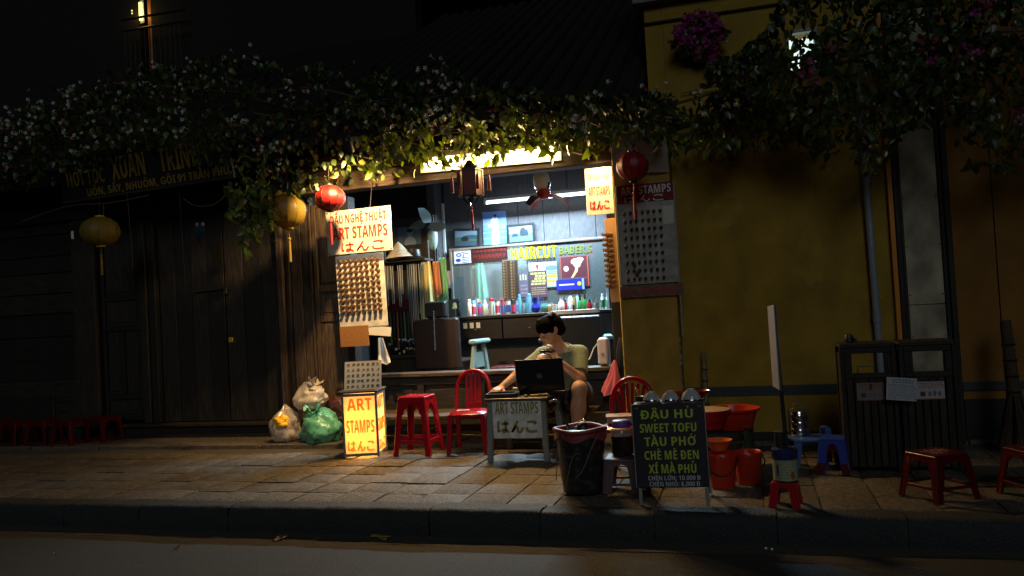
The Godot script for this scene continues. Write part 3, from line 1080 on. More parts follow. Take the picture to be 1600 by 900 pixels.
# raised letters of that width and capital height, centred at the origin of «at»
func letters(called: String, text: String, w: float, h: float, mt: Material, parent: Node3D, at: Transform3D, d := 0.003) -> MeshInstance3D:
	var plain := ""
	var marks := []
	for c in text:
		if MARKED.has(c):
			for k in MARKED[c][1].split(" "):
				marks.append([plain.length(), k, MARKED[c][0]])
			plain += MARKED[c][0]
		else:
			plain += c
	var tm := TextMesh.new()
	tm.font = bold
	tm.font_size = 48
	tm.pixel_size = 0.01
	tm.depth = 0.04
	tm.curve_step = 2.0
	tm.horizontal_alignment = HORIZONTAL_ALIGNMENT_LEFT
	tm.text = "H"
	var cap: AABB = tm.get_aabb()
	tm.text = plain
	var box: AABB = tm.get_aabb()
	var src: Array = tm.surface_get_arrays(0)
	var sx := w / box.size.x
	var sy := h / cap.size.y
	var b := MB.new()
	var vs: PackedVector3Array = src[Mesh.ARRAY_VERTEX]
	var ns: PackedVector3Array = src[Mesh.ARRAY_NORMAL]
	for i in vs.size():
		b.pt(Vector3((vs[i].x - box.position.x) * sx - w * 0.5, (vs[i].y - cap.position.y) * sy - h * 0.5, d * (0.5 + vs[i].z / 0.04)), ns[i])
	b.ix = src[Mesh.ARRAY_INDEX]
	var wide := bold.get_string_size(plain, HORIZONTAL_ALIGNMENT_LEFT, -1, 48).x
	for k in marks:
		var x0: float = bold.get_string_size(plain.substr(0, k[0]), HORIZONTAL_ALIGNMENT_LEFT, -1, 48).x / wide * w - w * 0.5
		var x1: float = bold.get_string_size(plain.substr(0, k[0] + 1), HORIZONTAL_ALIGNMENT_LEFT, -1, 48).x / wide * w - w * 0.5
		var xm := (x0 + x1) * 0.5
		var lw := x1 - x0
		var top := h * 0.5 + (h * 0.3 if k[2] in ["Â", "Ô", "Ê"] else h * 0.1)
		var u := h * 0.2
		if k[1] == "dot":
			b.box(Vector3(xm, -h * 0.5 - u * 0.9, d * 0.5), Vector3(u * 0.8, u * 0.8, d))
		elif k[1] == "acute":
			b.ribbon([Vector2(xm - u * 0.1, top), Vector2(xm + u * 0.9, top + u)], u * 0.55, d)
		elif k[1] == "grave":
			b.ribbon([Vector2(xm - u * 0.9, top + u), Vector2(xm + u * 0.1, top)], u * 0.55, d)
		elif k[1] == "hook":
			b.ribbon([Vector2(xm - u * 0.5, top + u), Vector2(xm + u * 0.4, top + u * 1.1), Vector2(xm + u * 0.3, top + u * 0.6), Vector2(xm, top)], u * 0.45, d)
		elif k[1] == "tilde":
			b.ribbon([Vector2(xm - u, top + u * 0.3), Vector2(xm - u * 0.4, top + u * 0.8), Vector2(xm + u * 0.4, top + u * 0.3), Vector2(xm + u, top + u * 0.8)], u * 0.45, d)
		elif k[1] == "horn":
			b.ribbon([Vector2(xm + lw * 0.3, h * 0.4), Vector2(xm + lw * 0.48, h * 0.5), Vector2(xm + lw * 0.46, h * 0.68)], u * 0.5, d)
	return put(called, b, mt, parent, at)


# the three hiragana of the stamp seller's signs, as brush strokes
func kana(w: float, h: float, mt: Material, parent: Node3D, at: Transform3D, d := 0.003, heavy := 0.15) -> void:
	var all := [
		[[[0.13, 0.95], [0.07, 0.5], [0.11, 0.1], [0.2, 0.24]], [[0.36, 0.72], [0.98, 0.75]], [[0.7, 0.98], [0.71, 0.5], [0.69, 0.18], [0.55, 0.06], [0.42, 0.15], [0.5, 0.27], [0.68, 0.23], [0.96, 0.05]]],
		[[[0.54, 0.96], [0.3, 0.5], [0.06, 0.05], [0.28, 0.4], [0.44, 0.47], [0.52, 0.3], [0.55, 0.1], [0.68, 0.04], [0.82, 0.14], [0.96, 0.42]]],
		[[[0.16, 0.84], [0.55, 0.88], [0.86, 0.82], [0.7, 0.68]], [[0.16, 0.44], [0.12, 0.22], [0.3, 0.1], [0.6, 0.07], [0.94, 0.13]]]]
	for i in 3:
		var b := MB.new()
		for s in all[i]:
			var q := []
			for p in s:
				q.append(Vector2(((i + p[0] * 0.86 + 0.07) / 3.0 - 0.5) * w, (p[1] - 0.5) * h))
			b.ribbon(q, h * heavy, d)
		put("character", b, mt, parent, at)


func at(x: float, y: float, z: float, turn := 0.0, tilt := 0.0, roll := 0.0) -> Transform3D:
	return Transform3D(Basis.from_euler(Vector3(deg_to_rad(tilt), deg_to_rad(turn), deg_to_rad(roll))), Vector3(x, y, z))
# ---------------------------------------------------------------- inside the shop
func frame_of(t: Node3D, w: float, h: float, d: float, s: float, m: Material) -> void:
	for k in [[-w * 0.5, -w * 0.5 + s, -h * 0.5, h * 0.5], [w * 0.5 - s, w * 0.5, -h * 0.5, h * 0.5], [-w * 0.5 + s + 0.001, w * 0.5 - s - 0.001, h * 0.5 - s, h * 0.5], [-w * 0.5 + s + 0.001, w * 0.5 - s - 0.001, -h * 0.5, -h * 0.5 + s]]:
		board(t, "frame", k[0], k[1], k[2], k[3], d, 0.0, m, 0.003)


func bottle(label: String, x: float, prof: Array, m: Material, cap: Array, cm: Material, band = null) -> Node3D:
	var t := thing("bottle", label, "bottle", Vector3(x, 1.062, -8.50 - rnd(0.0, 0.07)), 0, "bottles on the barber's shelf")
	var b := MB.new()
	b.lathe(prof, 14)
	put("body", b, m, t)
	if cap.size():
		b = MB.new()
		b.lathe(cap, 12)
		put("cap", b, cm, t)
	if band != null:
		b = MB.new()
		var r: float = prof[1].x + 0.0008
		b.lathe([Vector2(r, 0.02), Vector2(r, prof[2].y * 0.8)], 14)
		put("label_band", b, band, t)
	return t


func can(r: float, h: float, s := 0.35) -> Array:
	return [Vector2(0, 0), Vector2(r, 0.002), Vector2(r, h), Vector2(r * s, h + r * 0.7), Vector2(r * s, h + r * 0.9), Vector2(0, h + r * 0.9)]


func lid(r: float, y: float, h: float) -> Array:
	return [Vector2(r, y), Vector2(r, y + h), Vector2(r * 0.85, y + h + 0.004), Vector2(0, y + h + 0.004)]


func poster(called: String, label: String, category: String, w: float, h: float, m: Material, p: Transform3D, group := "") -> MeshInstance3D:
	var o := put(called, sheet(w, h, 0.003), m, null, p)
	tag(o, label, category, group)
	return o


func shop_interior() -> void:
	# counter
	var t := thing("counter", "dark brown barber's counter under the mirror with drawers", "counter", Vector3(-2.35, 0.14, -8.58))
	board(t, "top", -0.92, 0.98, 0.885, 0.92, 0.17, -0.17, M.counter, 0.008)
	for i in 3:
		var x := -0.88 + i * 0.61
		var dr := board(t, "drawer", x, x + 0.6, 0.66, 0.88, 0.14, -0.15, M.counter, 0.006)
		var b := MB.new()
		b.ball(Vector3(x + 0.3, 0.77, 0.145), Vector3(0.012, 0.012, 0.012), 8, 6)
		put("knob", b, M.steel, dr)
	board(t, "apron", -0.9, 0.96, 0.0, 0.655, -0.05, -0.15, M.room_dark, 0.0)
	for i in 3:
		board(t, "sticker", -0.72 + i * 0.075, -0.675 + i * 0.075, 0.79, 0.85, 0.142, 0.1405, M.white_paper, 0.0)
	# mirror
	t = thing("mirror", "wide wall mirror with aluminium frame behind the bottles", "mirror", Vector3(-2.385, 1.435, -8.74))
	put("glass", sheet(1.74, 0.76, 0.006), M.mirror, t, at(0, 0, 0.04))
	frame_of(t, 1.79, 0.80, 0.055, 0.024, M.aluminium)
	letters("lettering", "HAIRCUT", 0.52, 0.135, M.yellow_ink, t, at(0.085, 0.285, 0.041, 0, 0, -1), 0.003)
	letters("lettering", "BABER,S", 0.36, 0.085, mat("olive_paint", Color(0.16, 0.17, 0.03), 0.5), t, at(0.555, 0.285, 0.041), 0.003)
	letters("lettering", "COIFFEURE", 0.32, 0.05, M.dark_ink, t, at(0.165, 0.195, 0.041), 0.003)
	var W := Color(0.9, 0.92, 0.95)
	poster("sticker", "white sticker with blue scribbles in the mirror's upper left corner", "sticker", 0.20, 0.15, printed("blue_sticker", 96, 72, W, [["e", 0.3, 0.35, 0.16, 0.14, Color(0.15, 0.3, 0.75)], ["e", 0.3, 0.35, 0.1, 0.07, W], ["l", 0.5, 0.2, 0.85, 0.3, 0.05, Color(0.2, 0.35, 0.8)], ["l", 0.55, 0.6, 0.6, 0.35, 0.05, Color(0.2, 0.35, 0.8)], ["e", 0.25, 0.75, 0.15, 0.12, Color(0.1, 0.25, 0.7)], ["t", 0.5, 0.55, 0.9, 0.95, 0.12, Color(0.15, 0.25, 0.6)]]), at(-3.13, 1.735, -8.692))
	poster("banner", "painted reflection of a dark red lettered banner along the mirror's top", "banner", 0.42, 0.17, printed("mirrored_banner", 128, 52, Color(0.22, 0.08, 0.09), [["t", 0.05, 0.12, 0.95, 0.5, 0.36, Color(0.5, 0.1, 0.1)], ["t", 0.2, 0.55, 0.95, 0.95, 0.4, Color(0.45, 0.1, 0.1)]]), at(-2.81, 1.735, -8.693))  # reflected lettering, painted on a sheet before the glass
	var dots := [["r", 0, 0, 1, 0.03, Color(0.5, 0.45, 0.4)]]
	for i in 6:
		for j in 13:
			dots.append(["e", 0.1 + i * 0.16, 0.06 + j * 0.072, 0.055, 0.027, [Color(0.55, 0.42, 0.25), Color(0.2, 0.13, 0.08), Color(0.42, 0.3, 0.2)][(i * 5 + j * 3) % 3]])
	poster("mirrored_stamps", "painted reflection of the stamp sheet on the mirror", "poster", 0.18, 0.45, printed("stamp_sheet", 72, 180, Color(0.27, 0.2, 0.15), dots), at(-2.58, 1.44, -8.692, 0, 0, -1))  # mirror image of the hanging stamps, drawn as a print
	var bricks := [["r", 0, 0, 1, 0.24, Color(0.88, 0.9, 0.95)], ["t", 0.08, 0.08, 0.92, 0.2, 0.1, Color(0.5, 0.3, 0.4)], ["e", 0.5, 0.12, 0.07, 0.08, Color(0.85, 0.2, 0.25)], ["r", 0, 0.24, 1, 0.76, Color(0.36, 0.25, 0.33)]]
	for j in 5:
		for i in 4:
			if not (j in [1, 2] and i < 1):
				bricks.append(["r", 0.08 + i * 0.22 + (j % 2) * 0.05, 0.29 + j * 0.075, 0.19, 0.06, Color(0.75, 0.75, 0.45)])
	bricks.append(["t", 0.1, 0.72, 0.9, 0.96, 0.06, Color(0.7, 0.68, 0.45)])
	poster("price_poster", "purple poster with a white heading and yellow blocks on the mirror", "poster", 0.19, 0.38, printed("brick_poster", 96, 192, Color(0.36, 0.25, 0.33), bricks), at(-2.265, 1.42, -8.691))
	poster("price_poster", "narrow grey poster left of the yellow block poster on the mirror", "poster", 0.10, 0.27, printed("grey_poster", 48, 128, Color(0.42, 0.38, 0.47), [["r", 0.1, 0.1, 0.2, 0.22, Color(0.72, 0.72, 0.6)], ["r", 0.4, 0.07, 0.2, 0.25, Color(0.72, 0.72, 0.6)], ["r", 0.7, 0.1, 0.2, 0.22, Color(0.72, 0.72, 0.6)], ["t", 0.15, 0.5, 0.9, 0.9, 0.15, Color(0.6, 0.6, 0.65)]]), at(-2.43, 1.375, -8.691))
	poster("beach_poster", "orange and white picture poster left of the map on the mirror", "poster", 0.12, 0.28, printed("beach_poster", 60, 132, Color(0.62, 0.66, 0.7), [["r", 0, 0.5, 1, 0.12, Color(0.85, 0.6, 0.25)], ["e", 0.5, 0.25, 0.6, 0.1, Color(0.4, 0.5, 0.6)], ["r", 0, 0.7, 1, 0.12, Color(0.9, 0.65, 0.3)], ["t", 0.1, 0.4, 0.9, 0.48, 0.06, Color(0.2, 0.25, 0.3)], ["r", 0.1, 0.85, 0.8, 0.08, Color(0.85, 0.75, 0.5)]]), at(-2.105, 1.47, -8.692))
	poster("map_poster", "dark red map poster with a pale branching shape on the mirror", "poster", 0.31, 0.33, printed("map_poster", 128, 140, Color(0.38, 0.16, 0.2), [["r", 0, 0, 1, 0.02, Color(0.75, 0.3, 0.2)], ["r", 0.96, 0, 0.04, 1, Color(0.8, 0.35, 0.25)], ["r", 0, 0, 0.03, 1, Color(0.75, 0.3, 0.2)], ["e", 0.58, 0.18, 0.2, 0.11, Color(0.93, 0.85, 0.7)], ["e", 0.7, 0.12, 0.14, 0.07, Color(0.93, 0.85, 0.7)], ["e", 0.6, 0.3, 0.12, 0.08, Color(0.93, 0.85, 0.7)], ["l", 0.6, 0.3, 0.56, 0.5, 0.09, Color(0.93, 0.8, 0.6)], ["l", 0.56, 0.5, 0.4, 0.72, 0.07, Color(0.95, 0.75, 0.5)], ["e", 0.2, 0.4, 0.09, 0.09, Color(0.9, 0.85, 0.8)], ["r", 0.05, 0.7, 0.9, 0.05, Color(0.35, 0.3, 0.4)]]), at(-1.85, 1.485, -8.693))
	poster("blue_sign", "small royal blue sign below the map poster on the mirror", "sign", 0.31, 0.115, printed("blue_sign", 128, 48, Color(0.1, 0.15, 0.72), [["r", 0.1, 0.42, 0.55, 0.16, Color(0.8, 0.85, 0.95)], ["e", 0.82, 0.45, 0.07, 0.2, Color(0.95, 0.8, 0.3)], ["r", 0.92, 0, 0.08, 1, Color(0.6, 0.75, 0.9)]]), at(-1.905, 1.345, -8.689))
	# pictures above the mirror
	var sea := Color(0.35, 0.5, 0.8)
	poster("lady_picture", "blue unframed picture of a woman in a long white dress", "picture", 0.275, 0.37, printed("lady_picture", 110, 150, Color(0.42, 0.58, 0.86), [["r", 0, 0.55, 1, 0.45, sea], ["r", 0, 0.62, 1, 0.03, Color(0.6, 0.75, 0.95)], ["r", 0, 0.8, 1, 0.03, Color(0.55, 0.7, 0.9)], ["e", 0.2, 0.3, 0.3, 0.1, Color(0.55, 0.65, 0.88)], ["e", 0.5, 0.3, 0.16, 0.14, Color(0.85, 0.9, 0.97)], ["e", 0.36, 0.42, 0.14, 0.06, Color(0.82, 0.88, 0.96)], ["e", 0.55, 0.5, 0.1, 0.2, Color(0.86, 0.91, 0.98)], ["e", 0.52, 0.85, 0.17, 0.38, Color(0.85, 0.9, 0.98)], ["e", 0.53, 0.17, 0.055, 0.05, Color(0.75, 0.62, 0.6)], ["e", 0.53, 0.13, 0.06, 0.04, Color(0.1, 0.1, 0.2)]]), at(-2.745, 2.035, -8.745, 0, -3))
	for k in [["framed landscape painting with a lake and trees, left of the blue picture", -3.08, "land_left", [["r", 0, 0, 1, 0.45, Color(0.45, 0.52, 0.58)], ["e", 0.75, 0.45, 0.4, 0.15, Color(0.2, 0.3, 0.38)], ["r", 0, 0.55, 1, 0.14, Color(0.32, 0.4, 0.25)], ["e", 0.42, 0.58, 0.16, 0.2, Color(0.14, 0.15, 0.14)], ["r", 0, 0.7, 1, 0.3, Color(0.25, 0.32, 0.38)]], 4], ["framed landscape painting of dark firs by water, right of the blue picture", -2.44, "land_right", [["r", 0, 0, 1, 0.5, Color(0.4, 0.52, 0.62)], ["e", 0.6, 0.45, 0.14, 0.32, Color(0.1, 0.16, 0.2)], ["e", 0.72, 0.5, 0.1, 0.24, Color(0.1, 0.16, 0.2)], ["e", 0.25, 0.6, 0.14, 0.14, Color(0.13, 0.19, 0.23)], ["r", 0, 0.68, 1, 0.32, Color(0.3, 0.42, 0.52)]], -1]]:
		var p := thing("framed_picture", k[0], "picture", Vector3(k[1], 1.945, -8.74), 0, "pictures over the mirror")
		p.rotation_degrees.z = -k[4] * 0.8
		put("canvas", sheet(0.27, 0.175), printed(k[2], 96, 64, Color(0.3, 0.38, 0.42), k[3]), p, at(0, 0, 0.014))
		frame_of(p, 0.32, 0.22, 0.022, 0.024, M.black)
	# bottles on the shelf, from the left
	var white = M.white_enamel
	var sky: StandardMaterial3D = mat("sky_plastic", Color(0.13, 0.38, 0.62), 0.3)
	var cobalt: StandardMaterial3D = mat("cobalt_glass", Color(0.02, 0.03, 0.40), 0.1)
	var teal: StandardMaterial3D = mat("teal_glass", Color(0.10, 0.27, 0.26), 0.12)
	var green: StandardMaterial3D = mat("green_glass", Color(0.03, 0.30, 0.07), 0.12)
	var cherry: StandardMaterial3D = mat("cherry_glass", Color(0.35, 0.01, 0.02), 0.15)
	var amber: StandardMaterial3D = mat("amber_glass", Color(0.35, 0.22, 0.05), 0.15)
	var pink: StandardMaterial3D = mat("pink_label", Color(0.55, 0.05, 0.14), 0.4)
	var bluel: StandardMaterial3D = mat("blue_label", Color(0.06, 0.16, 0.55), 0.4)
	bottle("tall dark bottle at the shelf's left end", -3.14, can(0.022, 0.15, 0.5), M.black_gloss, lid(0.014, 0.165, 0.03), M.black)
	bottle("slim all-white spray bottle beside the blue-capped can", -3.03, can(0.022, 0.15, 0.6), white, lid(0.018, 0.165, 0.02), white)
	bottle("white can with a bright blue cap and red label", -2.965, can(0.024, 0.13, 0.9), white, lid(0.025, 0.135, 0.03), sky, pink)
	bottle("short can with blue label and dark red lid", -2.905, can(0.022, 0.12, 0.8), bluel, lid(0.02, 0.13, 0.015), cherry, pink)
	bottle("milky pump bottle with a white spout", -2.845, can(0.03, 0.12, 0.4), mat("milky", Color(0.52, 0.57, 0.5), 0.3), [Vector2(0.012, 0.13), Vector2(0.012, 0.155), Vector2(0.006, 0.16), Vector2(0.006, 0.18), Vector2(0, 0.18)], white)
	bottle("tall pale bottle with a wide red cap", -2.76, can(0.027, 0.14, 0.9), mat("pale_grey_plastic", Color(0.45, 0.47, 0.43), 0.3), lid(0.03, 0.155, 0.025), M.red_plastic)
	bottle("little squat white bottle before the red-capped one", -2.785, can(0.02, 0.06, 0.5), white, lid(0.012, 0.07, 0.02), white)
	for k in [[-2.695, "white can with pink band and dark cap, first of the four"], [-2.635, "dark-capped can with a broad magenta band, second of the four"], [-2.575, "white can with a narrow band, third of the four"], [-2.51, "patterned dark can, fourth of the four by the pale blue bottle"]]:
		bottle(k[1], k[0], can(0.025, 0.125, 0.95), [white, pink, white, M.dark_ink][int((k[0] + 2.7) / 0.06)], lid(0.024, 0.135, 0.02), M.black, [pink, bluel, bluel, pink][int((k[0] + 2.7) / 0.06)])
	bottle("tall pale blue bottle right of the four cans", -2.452, can(0.021, 0.165, 0.85), sky, lid(0.014, 0.185, 0.02), sky)
	bottle("small dark grey bottle between the two pale blue ones", -2.40, can(0.02, 0.1, 0.5), teal, lid(0.012, 0.12, 0.015), M.black)
	bottle("pale blue bottle with broad shoulders beside the cobalt vase", -2.335, can(0.025, 0.16, 0.8), sky, lid(0.02, 0.185, 0.02), sky)
	bottle("round cobalt blue vase with a flared neck", -2.275, [Vector2(0, 0), Vector2(0.025, 0.0), Vector2(0.05, 0.035), Vector2(0.045, 0.07), Vector2(0.022, 0.1), Vector2(0.03, 0.13), Vector2(0.034, 0.165)], cobalt, [], white)
	bottle("squat teal glass jar right of the cobalt vase", -2.175, [Vector2(0, 0), Vector2(0.03, 0), Vector2(0.042, 0.03), Vector2(0.04, 0.075), Vector2(0.03, 0.09), Vector2(0.03, 0.1)], teal, [], white)
	bottle("small amber pot beside the teal jar", -2.115, can(0.02, 0.05, 0.8), amber, lid(0.018, 0.06, 0.012), white)
	bottle("small pale jar with an orange lid", -2.06, can(0.024, 0.045, 0.9), mat("pale_grey_plastic", Color.WHITE), lid(0.022, 0.06, 0.012), M.orange_plastic)
	bottle("white vase with a slender neck", -1.985, [Vector2(0, 0), Vector2(0.035, 0), Vector2(0.042, 0.03), Vector2(0.035, 0.08), Vector2(0.016, 0.12), Vector2(0.016, 0.15), Vector2(0.02, 0.155)], white, [], white)
	bottle("small cherry red bottle beside the white vase", -1.928, can(0.016, 0.085, 0.5), cherry, lid(0.01, 0.1, 0.015), M.black)
	bottle("tall white lotion bottle with a black tip", -1.875, can(0.024, 0.14, 0.4), white, lid(0.009, 0.155, 0.03), M.black)
	bottle("slim open amber bottle left of the green bottles", -1.825, can(0.016, 0.13, 0.6), amber, [], white)
	bottle("green glass bottle with a dark neck", -1.775, can(0.026, 0.085, 0.4), green, lid(0.011, 0.105, 0.06), M.black)
	bottle("second green bottle, slimmer and taller", -1.728, can(0.022, 0.1, 0.4), green, lid(0.01, 0.118, 0.05), M.black)
	bottle("squat cherry red bottle with a dark top", -1.67, can(0.03, 0.06, 0.5), cherry, lid(0.016, 0.08, 0.03), M.dark_ink)
	bottle("clear tumbler on the shelf", -1.6, [Vector2(0, 0.002), Vector2(0.028, 0.002), Vector2(0.032, 0.07)], mat("pale_grey_plastic", Color.WHITE), [], white)
	bottle("white tube with a green band near the shelf's right end", -1.535, can(0.02, 0.12, 0.5), white, lid(0.012, 0.135, 0.025), white, green)
	# dark leaning picture with a pale flower beside the corner
	var pf := poster("flower_card", "dark card with a pale flower leaning at the counter's left end", "card", 0.14, 0.20, printed("flower_card", 64, 92, Color(0.13, 0.13, 0.09), [["e", 0.5, 0.3, 0.16, 0.1, Color(0.75, 0.72, 0.5)], ["e", 0.62, 0.45, 0.14, 0.1, Color(0.8, 0.76, 0.55)], ["e", 0.42, 0.48, 0.12, 0.09, Color(0.7, 0.68, 0.45)], ["l", 0.55, 0.5, 0.6, 0.95, 0.04, Color(0.5, 0.5, 0.35)]]), at(-3.23, 1.165, -8.63, 0, -8))
	pf.set_meta("label", "dark card with a pale flower leaning at the counter's left end")
	poster("wall_note", "narrow white paper strip on the corner beside the mirror", "note", 0.045, 0.2, M.white_paper, at(-3.31, 1.49, -8.715))
	fans()
	barber_chairs()
	trinket_rack()


func fans() -> void:
	# grey-blue wall fan at the room's corner
	var t := thing("wall_fan", "mint grey wall fan with three open blades on the corner post", "fan", Vector3(-3.31, 2.06, -8.30))
	var b := MB.new()
	b.surf(14, 10, func(u, w): return Vector3(cos(TAU * u) * 0.058 * sin(PI * w), (cos(PI * w)) * 0.145 - 0.12, sin(TAU * u) * 0.05 * sin(PI * w) + 0.02), true, Vector3(0, -0.12, 0.02))
	put("base", b, M.mint_enamel, t)
	b = MB.new()
	b.box(Vector3(0.0, -0.16, 0.072), Vector3(0.045, 0.06, 0.006), 0.004)
	put("switch_panel", b, mat("fan_blue", Color(0.10, 0.30, 0.45), 0.4), t)
	b = MB.new()
	b.lathe([Vector2(0, -0.12), Vector2(0.05, -0.1), Vector2(0.055, 0.0), Vector2(0.03, 0.03), Vector2(0, 0.035)], 14)
	put("motor", b, M.steel_dark, t, at(0, 0, 0.1, 0, 90))
	for a in [95, 165, 340]:
		b = MB.new()
		b.surf(6, 4, func(u, w):
			var r = 0.03 + 0.17 * u
			var wd := 0.018 + 0.034 * sin(PI * minf(u * 0.8 + 0.15, 1.0))
			return Vector3(r, (w - 0.5) * wd * 2.0 + 0.05 * u * u, 0.145 + (w - 0.5) * 0.05))
		put("blade", b, mat("fan_blade", Color(0.22, 0.28, 0.29), 0.35), t, at(0, 0, 0, 0, 0, a))
	b = MB.new()
	b.tube([Vector3(0.04, -0.25, -0.02), Vector3(0.06, -0.5, -0.05), Vector3(0.055, -1.0, -0.06)], 0.005, 5)
	put("cord", b, M.cable, t)
	# cream and red fan hanging from the ceiling
	t = thing("ceiling_fan", "cream and orange-red fan hanging with red blades before the tube lamp", "fan", Vector3(-1.88, 2.24, -7.6), 0)
	b = MB.new()
	b.lathe([Vector2(0, -0.005), Vector2(0.055, 0.0), Vector2(0.078, 0.03), Vector2(0.075, 0.14), Vector2(0.055, 0.165), Vector2(0, 0.17)], 16)
	put("motor", b, mat("cream_enamel", Color(0.80, 0.70, 0.45), 0.35), t, at(0, 0, 0, 0, 0, 6))
	b = MB.new()
	b.lathe([Vector2(0, -0.095), Vector2(0.04, -0.09), Vector2(0.068, -0.05), Vector2(0.066, -0.006), Vector2(0, -0.005)], 14)
	put("hub", b, M.orange_red_plastic, t, at(0, 0, 0, 0, 0, 6))
	for a in [10, 245, 130]:
		b = MB.new()
		b.surf(8, 3, func(u, w): return Vector3(0.04 + 0.2 * u, -0.06 - 0.10 * u * u + (w - 0.5) * 0.03, (w - 0.5) * (0.05 + 0.05 * sin(PI * u))))
		put("blade", b, M.orange_red_plastic if a != 245 else mat("dark_blade", Color(0.18, 0.03, 0.03), 0.35), t, at(0, 0, 0, a))
	b = MB.new()
	b.tube([Vector3(0.0, 0.17, 0), Vector3(0.0, 0.385, 0)], 0.008, 8)
	put("down_rod", b, M.steel_dark, t)
	b = MB.new()
	b.tube([Vector3(0.06, 0.0, 0.03), Vector3(0.075, 0.06, 0.03)], 0.012, 6)
	put("capacitor", b, M.black, t)


func barber_chair(label: String, p: Vector3, turn: float) -> Node3D:
	var t := thing("barber_chair", label, "barber chair", p, turn, "barber chairs facing the mirror")
	var b := MB.new()
	b.box(Vector3(0, 0.43, -0.05), Vector3(0.5, 0.12, 0.5), 0.03)
	put("seat", b, M.brown_leather, t)
	b = MB.new()
	b.box(Vector3(0, 0.66, 0.2), Vector3(0.52, 0.52, 0.09), 0.025)
	put("backrest", b, M.brown_leather, t)
	b = MB.new()
	b.box(Vector3(0, 1.01, 0.19), Vector3(0.25, 0.17, 0.08), 0.025)
	put("headrest", b, M.black_leather, t)
	b = MB.new()
	b.tube([Vector3(0, 0.6, 0.255), Vector3(0, 1.0, 0.24)], 0.012, 8)
	put("headrest_post", b, M.steel, t)
	for s in [-1, 1]:
		b = MB.new()
		b.box(Vector3(s * 0.33, 0.66, -0.1), Vector3(0.1, 0.05, 0.36), 0.02)
		put("armrest", b, M.mint_enamel if s > 0 else M.black_leather, t)
		b = MB.new()
		b.bar(Vector3(s * 0.32, 0.30, 0.1), Vector3(s * 0.32, 0.635, 0.0), Vector2(0.035, 0.05), Vector2(0.03, 0.05))
		b.bar(Vector3(s * 0.32, 0.30, -0.28), Vector3(s * 0.32, 0.635, -0.2), Vector2(0.035, 0.05), Vector2(0.03, 0.05))
		b.box(Vector3(s * 0.32, 0.30, -0.08), Vector3(0.03, 0.05, 0.42), 0.008)
		b.box(Vector3(s * 0.31, 0.47, -0.12), Vector3(0.02, 0.16, 0.22), 0.006)
		put("arm_frame", b, M.mint_enamel, t)
	b = MB.new()
	b.lathe([Vector2(0.26, 0.0), Vector2(0.25, 0.03), Vector2(0.07, 0.07), Vector2(0.06, 0.28), Vector2(0.14, 0.36), Vector2(0.0, 0.37)], 18)
	put("pedestal", b, M.steel, t)
	b = MB.new()
	b.bar(Vector3(-0.2, 0.12, -0.5), Vector3(0.2, 0.12, -0.5), Vector2(0.12, 0.03), Vector2(0.12, 0.03), Vector3.BACK)
	b.bar(Vector3(0, 0.33, -0.2), Vector3(0, 0.13, -0.5), Vector2(0.05, 0.02), Vector2(0.05, 0.02))
	put("footrest", b, M.mint_enamel, t)
	return t


func barber_chairs() -> void:
	barber_chair("brown barber chair with black headrest seen from behind, left", Vector3(-3.10, 0.14, -8.0), -8)
	var c := barber_chair("black barber chair behind the seated person, tilted back", Vector3(-1.75, 0.12, -8.08), 12)
	c.get_node("backrest").rotation_degrees.x = 6
	(c.get_node("backrest") as MeshInstance3D).material_override = M.black_leather
	(c.get_node("headrest") as MeshInstance3D).material_override = M.white_enamel
	c.get_node("headrest").position = Vector3(0, 0.68, 0.055)
	c.get_node("headrest").scale = Vector3(2.0, 0.25, 0.9)
	# dark red stool low in the room and a white water heater box
	var t := thing("red_box", "dark red low box on the shop floor behind the sill", "box", Vector3(-2.3, 0.14, -7.6))
	board(t, "body", -0.16, 0.16, 0.0, 0.4, 0.12, -0.12, M.red_plastic_dark, 0.015)
	board(t, "lid", -0.17, 0.17, 0.402, 0.43, 0.13, -0.13, M.red_plastic_dark, 0.01)
	t = thing("voltage_box", "white metal box with a round badge standing on the sill, right", "box", Vector3(-1.265, 0.587, -6.95))
	var b := MB.new()
	b.box(Vector3(0, 0.12, 0), Vector3(0.095, 0.24, 0.12), 0.025)
	put("case", b, mat("aged_white", Color(0.52, 0.45, 0.47), 0.45), t)
	b = MB.new()
	b.lathe([Vector2(0.014, 0), Vector2(0.014, 0.004), Vector2(0, 0.004)], 14)
	put("badge", b, mat("badge_grey", Color(0.25, 0.18, 0.18), 0.4), t, at(0, 0.1, 0.06, 0, 90))
	b = MB.new()
	b.tube([Vector3(-0.04, 0.2, 0), Vector3(-0.09, 0.15, -0.02), Vector3(-0.13, 0.06, -0.02), Vector3(-0.2, 0.035, 0.0), Vector3(-0.22, -0.02, -0.06)], 0.005, 6)
	put("cord", b, M.white_enamel, t)


